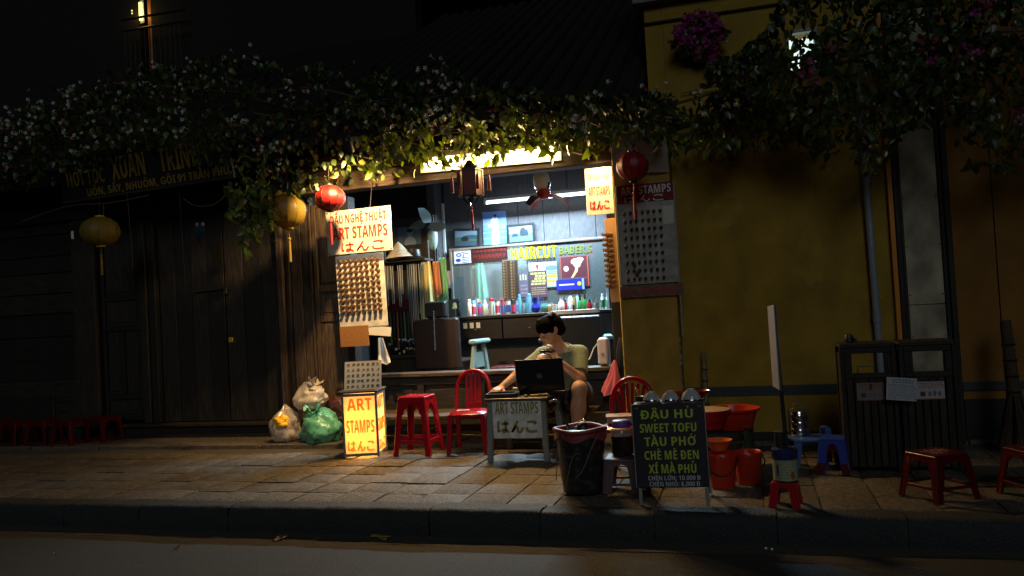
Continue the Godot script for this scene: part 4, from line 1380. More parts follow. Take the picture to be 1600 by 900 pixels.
func trinket_rack() -> void:
	var t := thing("trinket_rack", "dark rack hung with strings of beads behind the stamp sheet", "rack", Vector3(-3.55, 0.14, -8.0))
	board(t, "shelf", -0.22, 0.3, 1.53, 1.555, 0.12, -0.12, M.wood_level_dark, 0.004)
	board(t, "shelf", -0.22, 0.3, 0.52, 0.55, 0.12, -0.12, M.wood_level_dark, 0.004)
	board(t, "cabinet", -0.22, 0.3, 0.0, 0.515, 0.11, -0.12, M.wood_upright_dark, 0.006)
	board(t, "back_panel", -0.22, 0.3, 0.552, 1.528, -0.1, -0.12, M.room_dark, 0.0)
	for s in [-0.21, 0.29]:
		board(t, "post", s - 0.012, s + 0.012, 0.0, 1.75, 0.02, -0.02, M.wood_upright_dark, 0.004)
	board(t, "red_band", -0.19, 0.05, 1.02, 1.14, 0.06, 0.055, M.red_plastic_dark, 0.0)
	var beads := [mat("bead_pale", Color(0.40, 0.44, 0.46), 0.35), mat("bead_grey", Color(0.2, 0.24, 0.26), 0.35), mat("bead_blue", Color(0.1, 0.2, 0.3), 0.35)]
	for i in 17:
		if i in [4, 5, 8, 9, 14]:
			continue
		var x := -0.18 + i * 0.027
		var l: float = 0.34 + 0.1 * sin(i * 2.3) + (0.35 if i > 8 else 0.0)
		var b := MB.new()
		var pth := []
		for k in 13:
			var a := PI * k / 12.0
			pth.append(Vector3(x + cos(a) * 0.012, 1.5 - (l if k > 2 and k < 10 else l * 0.5 * (1.0 - absf(cos(a)))) + (0.012 * (1.0 - sin(a)) if k > 2 and k < 10 else 0.0), 0.085 + 0.012 * sin(i * 1.7)))
		b.tube(pth, 0.0055, 5)
		put("bead_string", b, beads[[0, 0, 1, 0, 2, 1][i % 6]], t)
	for i in 10:
		var b := MB.new()
		var x := -0.19 + i * 0.04
		b.tube([Vector3(x, 1.01, 0.07), Vector3(x + 0.004, 0.8, 0.075), Vector3(x, 0.62 + 0.05 * (i % 3), 0.07)], 0.011, 6)
		put("dark_strand", b, [M.black, mat("bead_green", Color(0.05, 0.09, 0.04), 0.4), M.purple_black, mat("bead_brown", Color(0.11, 0.05, 0.03), 0.4)][i % 4], t)
	for i in 26:
		var b := MB.new()
		b.ball(Vector3(-0.17 + rnd(0, 0.42), 0.565 + rnd(0, 0.16), 0.06 + rnd(-0.03, 0.05)), Vector3.ONE * rnd(0.012, 0.02), 8, 6)
		put("charm", b, [mat("bead_lime", Color(0.30, 0.33, 0.08), 0.35), mat("bead_brown", Color.WHITE), mat("bead_grey", Color.WHITE), mat("bead_blue", Color.WHITE)][i % 4], t)
	# conical hat on a pale bag, above the rack
	var h := thing("conical_hat", "pale conical straw hat on top of the bead rack", "hat", Vector3(-3.555, 1.715, -7.93))
	var b := MB.new()
	b.lathe([Vector2(0.155, 0.0), Vector2(0.1, 0.06), Vector2(0.03, 0.15), Vector2(0.0, 0.18)], 22)
	put("cone", b, M.pale_straw, h, at(0, 0, 0, 0, 0, 4))
	for y in [0.03, 0.07, 0.11]:
		b = MB.new()
		var ring := []
		for i in 23:
			ring.append(Vector3(cos(TAU * i / 22.0) * (0.157 - y * 0.87), y, sin(TAU * i / 22.0) * (0.157 - y * 0.87)))
		b.tube(ring, 0.003, 4, false)
		put("hoop", b, M.pale_straw, h, at(0, 0, 0, 0, 0, 4))
	h = thing("felt_hat", "dark floppy hat under the conical straw hat", "hat", Vector3(-3.52, 1.699, -7.96))
	b = MB.new()
	b.lathe([Vector2(0.17, 0.0), Vector2(0.12, 0.012), Vector2(0.09, 0.03), Vector2(0.08, 0.1), Vector2(0, 0.12)], 18)
	put("felt", b, M.black, h, at(0.08, 0, -0.05))
	# towels on a line
	for k in [[-3.27, -7.94, 1.66, 0.62, "yellow towel hanging at the side of the bead rack", Color(0.62, 0.55, 0.22), 0.15], [-3.20, -8.05, 1.66, 0.42, "orange towel hanging between the yellow and green ones", Color(0.62, 0.26, 0.14), 0.11], [-3.14, -8.1, 1.7, 0.52, "mint green towel hanging at the rack's right end", Color(0.25, 0.60, 0.38), 0.12]]:
		b = MB.new()
		var ph: float = k[0] * 20.0
		b.surf(12, 14, func(u, w):
			var x: float = (u - 0.5) * k[6] * (0.7 + 0.5 * w)
			return Vector3(x, -w * k[3] * (1.0 - 0.35 * absf(u - 0.4)), 0.025 * sin(u * 14.0 + ph) * (0.4 + w) + 0.03 * w))
		var tw := put("towel", b, mat("towel_%d" % int(-k[0] * 100), k[5], 0.9), null, at(k[0], k[2], k[1]))
		tag(tw, k[4], "towel", "towels by the bead rack")
	# picture behind the hat
	poster("portrait_print", "bluish portrait print on the dark wall above the conical hat", "picture", 0.34, 0.2, printed("portrait_print", 96, 60, Color(0.3, 0.42, 0.5), [["e", 0.62, 0.35, 0.1, 0.2, Color(0.6, 0.55, 0.52)], ["e", 0.62, 0.2, 0.11, 0.12, Color(0.08, 0.08, 0.1)], ["e", 0.62, 0.9, 0.2, 0.35, Color(0.55, 0.65, 0.75)], ["r", 0, 0, 0.2, 1, Color(0.22, 0.3, 0.4)]]), at(-3.62, 1.98, -8.29))
	var wp := thing("rack_backboard", "dark board on the wall behind the bead rack", "board", Vector3(-3.7, 1.85, -8.33))
	board(wp, "board", -0.3, 0.4, -0.3, 0.32, 0.03, 0.0, M.room_dark, 0.004)
	board(wp, "edge", -0.3, 0.4, 0.322, 0.34, 0.04, 0.0, M.wood_level_dark, 0.004)
	board(wp, "edge", -0.3, 0.4, -0.32, -0.302, 0.04, 0.0, M.wood_level_dark, 0.004)
	board(wp, "stand", -0.02, 0.02, -1.71, -0.322, 0.02, 0.0, M.wood_upright_dark, 0.004)


# ---------------------------------------------------------------- signs and stamp boards
func signs() -> void:
	# black name board of the timber house
	var t := thing("name_board", "black shop name board with gold Vietnamese lettering under the vine", "sign", Vector3(-5.38, 2.625, -6.32), 0)
	t.rotation_degrees = Vector3(8, 0, 2.0)
	board(t, "panel", -0.98, 0.95, -0.2, 0.2, 0.0, -0.03, M.black, 0.003)
	for y in [-0.215, 0.215]:
		board(t, "frame", -0.98, 0.95, y - 0.014, y + 0.014, 0.008, -0.035, M.wood_level, 0.004)
	letters("lettering", "HỚT TÓC", 0.44, 0.14, M.shaded_gold, t, at(-0.66, -0.01, 0.0005), 0.004)
	letters("lettering", "XUÂN", 0.38, 0.21, M.shaded_gold, t, at(-0.16, 0.03, 0.0005), 0.004)
	letters("lettering", "TRINH", 0.44, 0.22, M.shaded_gold, t, at(0.41, 0.035, 0.0005), 0.004)
	letters("lettering", "UỐN, SẤY, NHUỘM, GỘI 91 TRẦN PHÚ", 1.58, 0.072, M.shaded_gold, t, at(0.12, -0.155, 0.0005), 0.004)
	for x in [-0.9, 0.85]:
		var b := MB.new()
		b.tube([Vector3(x, 0.2, -0.02), Vector3(x, 0.34, -0.2)], 0.006, 6)
		put("hanging_wire", b, M.steel_dark, t)
	# upper left sign
	t = thing("stamp_sign", "hanging white sign with red lettering left of the opening, brightly lit", "sign", Vector3(-3.30, 1.875, -6.52), 0)
	t.rotation_degrees = Vector3(0, 0, 0.5)
	board(t, "panel", -0.315, 0.315, -0.195, 0.195, 0.0, -0.008, M.white_board, 0.002)
	letters("lettering", "DẤU NGHỆ THUẬT", 0.54, 0.075, M.red_ink, t, at(0.0, 0.115, 0.0003), 0.003)
	letters("lettering", "ART STAMPS", 0.53, 0.105, M.red_ink, t, at(0.01, -0.01, 0.0003), 0.003)
	kana(0.44, 0.085, M.red_ink, t, at(0.03, -0.135, 0.0003))
	for x in [-0.3, 0.3]:
		var b := MB.new()
		b.ball(Vector3(x, 0.18, 0.002), Vector3(0.008, 0.008, 0.004), 8, 4)
		b.ball(Vector3(x, -0.18, 0.002), Vector3(0.008, 0.008, 0.004), 8, 4)
		put("screw", b, M.steel_dark, t)
	for x in [-0.25, 0.12]:
		var b := MB.new()
		b.tube([Vector3(x, 0.195, -0.004), Vector3(x, 0.5, -0.1)], 0.003, 5)
		put("hanging_wire", b, M.cable, t)
	# sheet of wooden stamps below it
	t = thing("stamp_sheet", "white sheet pinned with eight columns of carved wooden stamps, below the left sign", "stamp display", Vector3(-3.345, 1.355, -6.60), 0)
	t.rotation_degrees.z = 1.2
	board(t, "sheet", -0.235, 0.235, -0.33, 0.32, 0.0, -0.008, M.white_board, 0.002)
	board(t, "strut", -0.03, 0.03, -0.32, 0.31, -0.009, -0.25, M.wood_upright_dark, 0.0)
	var shaft := MB.new()
	shaft.lathe([Vector2(0.0150, 0), Vector2(0.0135, 0.025), Vector2(0.0150, 0.048)], 12)
	var shaft_mesh := shaft.mesh()
	var face := MB.new()
	face.lathe([Vector2(0.0149, 0.048), Vector2(0.012, 0.0492), Vector2(0, 0.044)], 12)
	var face_mesh := face.mesh()
	for j in 10:
		for i in 8:
			var q := at(-0.182 + i * 0.052 + rnd(-0.004, 0.004), 0.265 - j * 0.05 + rnd(-0.003, 0.003), 0.0, 0, 90 + rnd(-7, 7), rnd(-6, 6))
			var s := put("stamp", shaft_mesh, M.stamp_wood, t, q)
			put("stamp_end", face_mesh, M.stamp_face if (i * 7 + j * 3) % 5 else M.stamp_dark, s)
	# brown card and its white paper below
	var card := put("brown_card", sheet(0.28, 0.18, 0.004), M.cardboard, null, at(-3.42, 0.95, -6.57, 0, 0, 0.6))
	tag(card, "plain brown cardboard square below the sheet of stamps", "card")
	var pp := put("white_paper", sheet(0.24, 0.08, 0.003), M.white_paper, null, at(-3.20, 0.985, -6.605, 0, 0, -6))
	tag(pp, "crumpled white paper slip beside the brown cardboard square", "paper")
	var b2 := MB.new()
	b2.surf(8, 12, func(u, w): return Vector3((u - 0.5) * 0.1 * (0.5 + w * 0.8) + 0.03 * w, -0.25 * w * (1.0 - 0.3 * absf(u - 0.6)), 0.02 * sin(u * 9.0) * (0.3 + w)))
	tag(put("white_rag", b2, M.white_paper, null, at(-3.24, 0.92, -6.72)), "white rag hanging below the paper slip at the opening's left jamb", "rag")
	# hanging sign on the right
	t = thing("stamp_sign", "small hanging white sign with red lettering right of the opening", "sign", Vector3(-1.165, 2.035, -6.615), 0)
	board(t, "panel", -0.112, 0.112, -0.193, 0.193, 0.0, -0.008, M.white_board, 0.002)
	letters("lettering", "DẤU NGHỆ THUẬT", 0.175, 0.055, M.red_ink, t, at(0.0, 0.12, 0.0003), 0.003)
	letters("lettering", "ART STAMPS", 0.175, 0.075, M.red_ink, t, at(0.0, 0.0, 0.0003), 0.003)
	kana(0.17, 0.075, M.red_ink, t, at(0.0, -0.115, 0.0003))
	t = thing("clip_lamp", "black clip lamp hooked above the small right sign", "lamp", Vector3(-1.165, 2.275, -6.36))
	var b := MB.new()
	b.lathe([Vector2(0.0, 0.085), Vector2(0.016, 0.08), Vector2(0.024, 0.05), Vector2(0.03, -0.015)], 12)
	put("shade", b, M.black, t, at(0, 0, 0, 0, 42))
	b = MB.new()
	b.ball(Vector3(0, 0.035, 0), Vector3(0.016, 0.016, 0.016), 10, 6)
	put("bulb", b, glow("spot_bulb", Color.WHITE, 3.0), t, at(0, 0, 0, 0, 42))
	b = MB.new()
	b.tube([Vector3(0.0, 0.06, 0.05), Vector3(-0.02, 0.12, 0.05), Vector3(0.0, 0.17, 0.02), Vector3(0.0, 0.2, -0.1)], 0.005, 6)
	put("hook", b, M.gold_paint, t)
	var cl := SpotLight3D.new()
	cl.name = "clip_light"
	cl.light_color = Color(1.0, 0.80, 0.52)
	cl.light_energy = 0.75
	cl.light_size = 0.02
	cl.spot_angle = 55
	cl.spot_angle_attenuation = 0.6
	cl.spot_range = 20
	cl.spot_attenuation = 2
	cl.shadow_enabled = true
	t.add_child(cl)
	cl.transform = Transform3D(Basis.looking_at(Vector3(0.0, -0.8, -0.75), Vector3.UP), Vector3(0, -0.02, -0.02))
	# narrow strip of stamps on the jamb
	t = thing("stamp_strip", "narrow wooden strip of carved stamps on the right jamb of the opening", "stamp display", Vector3(-1.085, 1.465, -6.62), 0)
	t.rotation_degrees.z = 1.5
	board(t, "strip", -0.045, 0.045, -0.345, 0.34, 0.0, -0.01, mat("strip_card", Color(0.42, 0.25, 0.12), 0.7), 0.002)
	board(t, "strut", -0.02, 0.02, -0.33, 0.33, -0.011, -0.21, M.wood_upright_dark, 0.0)
	for j in 11:
		for i in 2:
			var q := at(-0.03 + i * 0.035, 0.21 - j * 0.042, 0.0, -38, 90, rnd(-9, 9))
			var s := put("stamp", shaft_mesh, M.stamp_wood, t, q)
			put("stamp_end", face_mesh, M.stamp_face, s)
	# board of stamps on the yellow pier
	t = thing("stamp_board", "tall framed board with nine rows of dark stamps on the yellow pier", "stamp display", Vector3(-0.755, 1.56, -6.285), 0)
	board(t, "sheet", -0.215, 0.215, -0.315, 0.31, 0.0, -0.01, mat("glossy_board", Color(0.42, 0.43, 0.40), 0.22, noise("faint", 0.012, 0.76), Vector3(1.5, 1.5, 1.5)), 0.003)
	var head := board(t, "banner", -0.215, 0.215, 0.312, 0.45, 0.003, -0.01, mat("dark_red_banner", Color(0.16, 0.015, 0.015), 0.25), 0.002)
	letters("lettering", "ART STAMPS", 0.38, 0.062, M.pale_ink, head, at(0.005, 0.405, 0.0033), 0.002)
	kana(0.32, 0.05, M.pale_ink, head, at(-0.01, 0.338, 0.0033), 0.002)
	var foot := board(t, "label_strip", -0.235, 0.24, -0.415, -0.325, 0.012, 0.0, mat("worn_strip", Color(0.20, 0.12, 0.08), 0.5, noise("blotch", 0.008, 0.55), Vector3(4, 4, 4)), 0.003)
	letters("lettering", "MAKE THE REQUEST", 0.45, 0.05, mat("worn_red", Color(0.28, 0.02, 0.015), 0.5), foot, at(0.0, -0.37, 0.0123), 0.002)
	for x in [-0.219, 0.219]:
		board(t, "frame", x - 0.006, x + 0.006, -0.72 if x > 0 else -0.42, 0.45, 0.008, -0.012, M.grey_paint, 0.002)
	board(t, "note", 0.125, 0.205, 0.13, 0.27, 0.0018, 0.0004, printed("stamp_notes", 40, 64, Color(0.7, 0.7, 0.66), [["t", 0.1, 0.05, 0.9, 0.95, 0.08, Color(0.35, 0.36, 0.38)]]), 0.0)
	shaft = MB.new()
	shaft.lathe([Vector2(0.004, 0), Vector2(0.010, 0.002), Vector2(0.013, 0.012), Vector2(0.008, 0.022), Vector2(0, 0.025)], 10)
	var knob_mesh := shaft.mesh()
	shaft = MB.new()
	shaft.bar(Vector3(0, 0.012, 0.006), Vector3(0, 0.010, 0.024), Vector2(0.014, 0.012), Vector2(0.004, 0.006))
	var tip_mesh := shaft.mesh()
	for j in 9:
		for i in 7:
			var s := put("stamp", knob_mesh, M.stamp_dark, t, at(-0.165 + i * 0.045 + rnd(-0.003, 0.003), 0.235 - j * 0.0635, 0.0, 0, 90, 0))
			put("stamp_tip", tip_mesh, M.stamp_dark, s)
	for k in [[-0.11, -0.165], [-0.095, -0.235]]:
		b = MB.new()
		b.ball(Vector3(k[0], k[1], 0.012), Vector3(0.014, 0.022, 0.01), 8, 6)
		put("fallen_stamp", b, M.stamp_dark, t)
	# rolled screen above the board
	t = thing("rolled_screen", "faded grey cloth screen hanging above the stamp board", "screen", Vector3(-0.78, 2.26, -6.27), 0)
	b = MB.new()
	b.surf(10, 8, func(u, w): return Vector3((u - 0.5) * 0.42, 0.15 - 0.30 * w - 0.03 * u * w, 0.008 * sin(u * 11.0) * w))
	put("cloth", b, mat("grey_cloth", Color(0.22, 0.19, 0.16), 0.9), t)
	b = MB.new()
	b.tube([Vector3(-0.23, 0.155, -0.003), Vector3(0.23, 0.155, -0.003)], 0.012, 8)
	put("rod", b, M.bamboo, t)


# ---------------------------------------------------------------- lanterns
func round_lantern(label: String, p: Vector3, r: float, hh: float, m: Material, ribs: int, drop: float, tm: Material) -> Node3D:
	var t := thing("lantern", label, "lantern", p, 0, "silk lanterns along the eave")
	var b := MB.new()
	b.surf(ribs * 4, 16, func(u, w):
		var a: float = TAU * u
		var y := cos(PI * (0.06 + 0.88 * w))
		var k := sqrt(1.0 - y * y) * (1.0 - 0.035 * absf(sin(a * ribs * 0.5)))
		return Vector3(cos(a) * k * r, y * hh, sin(a) * k * r), true, Vector3.ZERO)
	put("shade", b, m, t)
	b = MB.new()
	for i in ribs:
		var a := TAU * i / ribs
		var path := []
		for j in 9:
			var y := cos(PI * (0.07 + 0.86 * j / 8.0))
			path.append(Vector3(cos(a) * sqrt(1.0 - y * y) * r * 1.005, y * hh, sin(a) * sqrt(1.0 - y * y) * r * 1.005))
		b.tube(path, 0.0028, 4, false)
	put("ribs", b, M.black if m == M.red_silk else mat("lantern_rib", Color(0.16, 0.10, 0.015), 0.6), t)
	for s in [-1, 1]:
		b = MB.new()
		b.lathe([Vector2(r * 0.24, -0.012), Vector2(r * 0.26, 0.0), Vector2(r * 0.24, 0.012), Vector2(0, 0.012)], 14, Vector3(0, s * hh * 0.98, 0))
		put("collar", b, M.black if m == M.red_silk else M.gold_paint, t)
	b = MB.new()
	b.tube([Vector3(0, hh, 0), Vector3(0.004, hh + 0.16, 0)], 0.003, 5)
	put("cord", b, M.cable, t)
	b = MB.new()
	b.tube([Vector3(0, -hh, 0), Vector3(0, -hh - drop * 0.35, 0)], 0.0025, 5)
	b.ball(Vector3(0, -hh - drop * 0.32, 0), Vector3(0.014, 0.016, 0.014), 8, 6)
	b.tube([Vector3(0, -hh - drop * 0.34, 0), Vector3(0, -hh - drop * 0.42, 0), Vector3(0, -hh - drop, 0)], [0.007, 0.011, 0.013], 8)
	put("tassel", b, tm, t)
	return t


func lanterns() -> void:
	round_lantern("dull yellow lantern hanging before the timber house wall, far left", Vector3(-5.78, 2.045, -6.2), 0.172, 0.137, M.dull_silk, 14, 0.27, M.yellow_silk)
	round_lantern("yellow lantern half hidden in leaves left of the red lantern", Vector3(-3.675, 2.03, -6.0), 0.155, 0.145, M.yellow_silk, 12, 0.28, M.yellow_silk)
	round_lantern("round red lantern above the left sign", Vector3(-3.34, 2.12, -6.1), 0.132, 0.108, M.red_silk, 12, 0.28, M.dark_red_silk)
	round_lantern("round red lantern before the yellow pier, right", Vector3(-0.80, 2.105, -6.0), 0.118, 0.108, M.red_silk, 12, 0.28, M.red_silk)
	# six-sided lantern with hanging panels
	var t := thing("palace_lantern", "dark red six-sided lantern with hanging tassels below the strip lamp", "lantern", Vector3(-2.13, 2.03, -6.2), 12)
	for i in 6:
		var a := deg_to_rad(i * 60.0)
		var q := Transform3D(Basis(Vector3.UP, a), Vector3.ZERO)
		var b := MB.new()
		b.box(Vector3(0, 0.11, 0.085), Vector3(0.088, 0.19, 0.004), 0.001)
		put("silk_panel", b, M.dark_red_silk, t, q)
		b = MB.new()
		b.bar(Vector3(0.05, 0.0, 0.0868), Vector3(0.05, 0.225, 0.0868), Vector2(0.01, 0.01), Vector2(0.01, 0.01))
		b.bar(Vector3(-0.047, 0.21, 0.089), Vector3(0.047, 0.21, 0.089), Vector2(0.012, 0.012), Vector2(0.012, 0.012), Vector3.UP)
		b.bar(Vector3(-0.047, 0.008, 0.089), Vector3(0.047, 0.008, 0.089), Vector2(0.012, 0.012), Vector2(0.012, 0.012), Vector3.UP)
		put("post", b, M.black, t, q)
		b = MB.new()
		b.bar(Vector3(0.05, 0.215, 0.087), Vector3(0.075, 0.23, 0.13), Vector2(0.012, 0.012), Vector2(0.008, 0.008))
		b.tube([Vector3(0.075, 0.228, 0.13), Vector3(0.075, 0.16, 0.13)], 0.002, 4)
		b.tube([Vector3(0.075, 0.165, 0.13), Vector3(0.075, 0.15, 0.13), Vector3(0.075, 0.04, 0.13)], [0.006, 0.012, 0.015], 8)
		put("tassel", b, M.dark_red_silk, t, q)
		b = MB.new()
		b.bar(Vector3(0.02, 0.0, 0.07), Vector3(0.01, -0.06, 0.03), Vector2(0.03, 0.003), Vector2(0.004, 0.003))
		put("fringe", b, M.black_gloss, t, q)
	var b := MB.new()
	b.lathe([Vector2(0.09, 0.22), Vector2(0.05, 0.25), Vector2(0.02, 0.29), Vector2(0, 0.30)], 6)
	put("crown", b, M.black, t)
	b = MB.new()
	b.lathe([Vector2(0.0, -0.012), Vector2(0.085, -0.004), Vector2(0.085, 0.004), Vector2(0, 0.006)], 6)
	put("base", b, M.black, t)
	b = MB.new()
	b.tube([Vector3(0, 0, 0), Vector3(0, -0.09, 0)], 0.003, 5)
	b.ball(Vector3(0, -0.09, 0), Vector3(0.012, 0.014, 0.012), 8, 6)
	b.tube([Vector3(0, -0.1, 0), Vector3(0, -0.12, 0), Vector3(0, -0.27, 0)], [0.005, 0.009, 0.011], 8)
	put("long_tassel", b, M.red_silk, t)
	b = MB.new()
	b.tube([Vector3(0, 0.3, 0), Vector3(0, 0.42, -0.02)], 0.003, 5)
	put("cord", b, M.cable, t)
# ---------------------------------------------------------------- plastic stools and chairs
func stool(label: String, p: Vector3, turn: float, top: float, foot: float, h: float, m: Material, stretch: float, group: String, m2: Material = null) -> Node3D:   # top and foot are widths
	var t := thing("plastic_stool", label, "stool", p, turn, group)
	var b := MB.new()
	b.box(Vector3(0, h - 0.014, 0), Vector3(top, 0.028, top), 0.012)
	for i in 5:   # a raised pattern on the seat
		b.box(Vector3((i - 2) * top * 0.13, h + 0.0005, 0), Vector3(top * 0.05, 0.004, top * 0.5), 0.0015)
	put("seat", b, m, t)
	var lw := top * (0.2 if top > 0.2 else 0.31)
	var lf := foot * (0.125 if top > 0.2 else 0.24)
	var hh := h - 0.02
	var e := func(y: float) -> float: return lerpf(foot * 0.5, top * 0.5 - 0.004, y / hh)   # half width at a height
	for sx in [-1, 1]:
		for sz in [-1, 1]:
			b = MB.new()
			for ax in 2:
				var q := []
				for yy in [[0.0, lf], [hh, lw]]:
					var o: float = e.call(yy[0])
					for k in [[0.0, 0.0], [yy[1], 0.0], [yy[1], 0.006], [0.0, 0.006]]:
						var along: float = o - k[0]
						var off: float = o - k[1]
						q.append(Vector3(sx * along, yy[0], sz * off) if ax == 0 else Vector3(sx * off, yy[0], sz * along))
				b.hexa(q)
			b.tube([Vector3(sx * (e.call(0.0) - 0.003), 0.0, sz * (e.call(0.0) - 0.003)), Vector3(sx * (e.call(hh) - 0.003), hh, sz * (e.call(hh) - 0.003))], 0.0065, 6)
			put("leg", b, m2 if m2 else m, t)
	var ar := MB.new()   # arched aprons under the seat
	for s in 4:
		var poly := PackedVector2Array()
		var y0 := h * 0.70
		var o: float = e.call(hh) - lw * 0.9
		poly.append(Vector2(-o - 0.01, hh))
		poly.append(Vector2(-o - 0.01, y0))
		for i in 9:
			var a := PI * (1.0 - i / 8.0)
			poly.append(Vector2(cos(a) * o * 0.96, y0 + sin(a) * (hh - y0) * 0.66))
		poly.append(Vector2(o + 0.01, y0))
		poly.append(Vector2(o + 0.01, hh))
		ar.xf = Transform3D(Basis(Vector3.UP, s * PI / 2), Vector3.ZERO) * Transform3D(Basis(Vector3.RIGHT, -atan2(e.call(0.0) - e.call(hh), hh)), Vector3(0, 0, e.call(0.0)))
		ar.extrude(poly, -0.007, -0.002)
	put("apron", ar, m, t)
	if stretch > 0.0:
		for s in 4:
			b = MB.new()
			var o: float = e.call(stretch)
			b.xf = Transform3D(Basis(Vector3.UP, s * PI / 2), Vector3.ZERO)
			b.box(Vector3(0, stretch, o - 0.006), Vector3(o * 2.0 - lf, h * 0.07, 0.008), 0.003)
			put("stretcher", b, m, t)
	return t


func chair(label: String, p: Vector3, turn: float, m: Material, fan := false) -> Node3D:
	var t := thing("plastic_chair", label, "chair", p, turn, "red plastic chairs")
	var b := MB.new()
	var w := 0.155   # half width
	var y := 0.325
	b.surf(16, 8, func(u, q):
		var a: float = TAU * u
		var k := pow(pow(absf(cos(a)), 4) + pow(absf(sin(a)), 4), -0.25)
		var r = q
		var edge := -0.022 * pow(q, 8)
		return Vector3(cos(a) * k * r * w, y + edge + 0.004 * r * r, sin(a) * k * r * w * 1.02), true, Vector3(0, -1, 0))
	b.surf(16, 2, func(u, q):
		var a: float = TAU * u
		var k := pow(pow(absf(cos(a)), 4) + pow(absf(sin(a)), 4), -0.25)
		return Vector3(cos(a) * k * w, y - 0.02 - 0.02 * q, sin(a) * k * w * 1.02), true, Vector3(0, y, 0))
	put("seat", b, m, t)
	for sx in [-1, 1]:
		b = MB.new()
		b.bar(Vector3(sx * 0.128, y - 0.02, 0.13), Vector3(sx * 0.15, 0, 0.165), Vector2(0.042, 0.04), Vector2(0.03, 0.028))
		put("leg", b, m, t)
		b = MB.new()
		b.bar(Vector3(sx * 0.128, y - 0.02, -0.13), Vector3(sx * 0.145, 0, -0.185), Vector2(0.042, 0.04), Vector2(0.03, 0.028))
		put("leg", b, m, t)
	b = MB.new()   # bent back hoop
	var path := []
	var hi := 0.625 if not fan else 0.60
	for i in 21:
		var a := PI * i / 20.0
		var yy := y - 0.03 + (hi - y + 0.03) * pow(sin(a), 0.45 if not fan else 0.6)
		var f := (yy - y) / 0.3
		path.append(Vector3(-cos(a) * (0.142 + (0.022 if fan else 0.0) * sin(a)), yy, -0.135 - 0.055 * f))
	b.tube(path, 0.0165, 8)
	put("back_hoop", b, m, t)
	var k := 4 if not fan else 7
	for i in k:
		b = MB.new()
		var u := (i - (k - 1) * 0.5) / (k - 1)
		if fan:
			b.bar(Vector3(u * 0.11, y, -0.14), Vector3(u * 0.25, hi - 0.03 - 0.09 * u * u * 2.0, -0.185), Vector2(0.014, 0.008), Vector2(0.02, 0.008))
		else:
			b.bar(Vector3(u * 0.105, y - 0.01, -0.135), Vector3(u * 0.105, hi - 0.012, -0.192), Vector2(0.023, 0.012), Vector2(0.023, 0.012))
		put("back_slat", b, m, t)
	if not fan:
		b = MB.new()
		b.bar(Vector3(-0.065, y + 0.03, -0.141), Vector3(0.065, y + 0.03, -0.141), Vector2(0.03, 0.014), Vector2(0.03, 0.014), Vector3.UP)
		put("back_rail", b, m, t)
	return t


func bag_shape(r: Vector3, seed_: int, neck := 0.0) -> MB:
	var f := FastNoiseLite.new()
	f.seed = seed_
	f.frequency = 1.0
	var b := MB.new()
	b.surf(48, 34, func(u, w):
		var d := Vector3(cos(TAU * u) * sin(PI * w), cos(PI * w), sin(TAU * u) * sin(PI * w))
		var az = TAU * u + 2.2 * f.get_noise_3dv(d * 1.3)
		var fold := pow(absf(sin(az * 4.0 + 3.0 * f.get_noise_3dv(d * 2.0))), 0.6) * 0.035 * smoothstep(-0.8, 0.9, d.y)
		var k := 0.95 + 0.30 * f.get_noise_3dv(d * 1.1) + 0.10 * absf(f.get_noise_3dv(d * 2.6)) + fold + 0.05 * absf(f.get_noise_3dv(d * Vector3(6, 3, 6)))
		var p := d * r * k
		p.x *= 1.0 + 0.14 * smoothstep(0.3, -0.8, d.y)
		p.z *= 1.0 + 0.14 * smoothstep(0.3, -0.8, d.y)
		if neck > 0.0 and d.y > 0.55:
			var q := (d.y - 0.55) / 0.45
			p.x *= 1.0 - 0.75 * q
			p.z *= 1.0 - 0.75 * q
			p.y += neck * q
		p.y = maxf(p.y, -r.y * 0.82)
		return p, true, Vector3.ZERO)
	return b


func knot() -> MB:   # the gathered, tied top of a bag: a pinch with two flared ears
	var b := MB.new()
	for s in [-1, 1]:
		b.surf(14, 6, func(u, w):
			var a: float = TAU * u
			var r = 0.012 + 0.035 * w * w * (1.0 + 0.35 * sin(a * 3.0 + s))
			return Vector3(s * 0.055 * w + cos(a) * r * 0.5, 0.07 * w + 0.02 * w * sin(a * 2.0), sin(a) * r), true, Vector3(0, 0.02, 0))
	b.lathe([Vector2(0.05, -0.03), Vector2(0.022, -0.005), Vector2(0.013, 0.01), Vector2(0.018, 0.02)], 14)
	return b


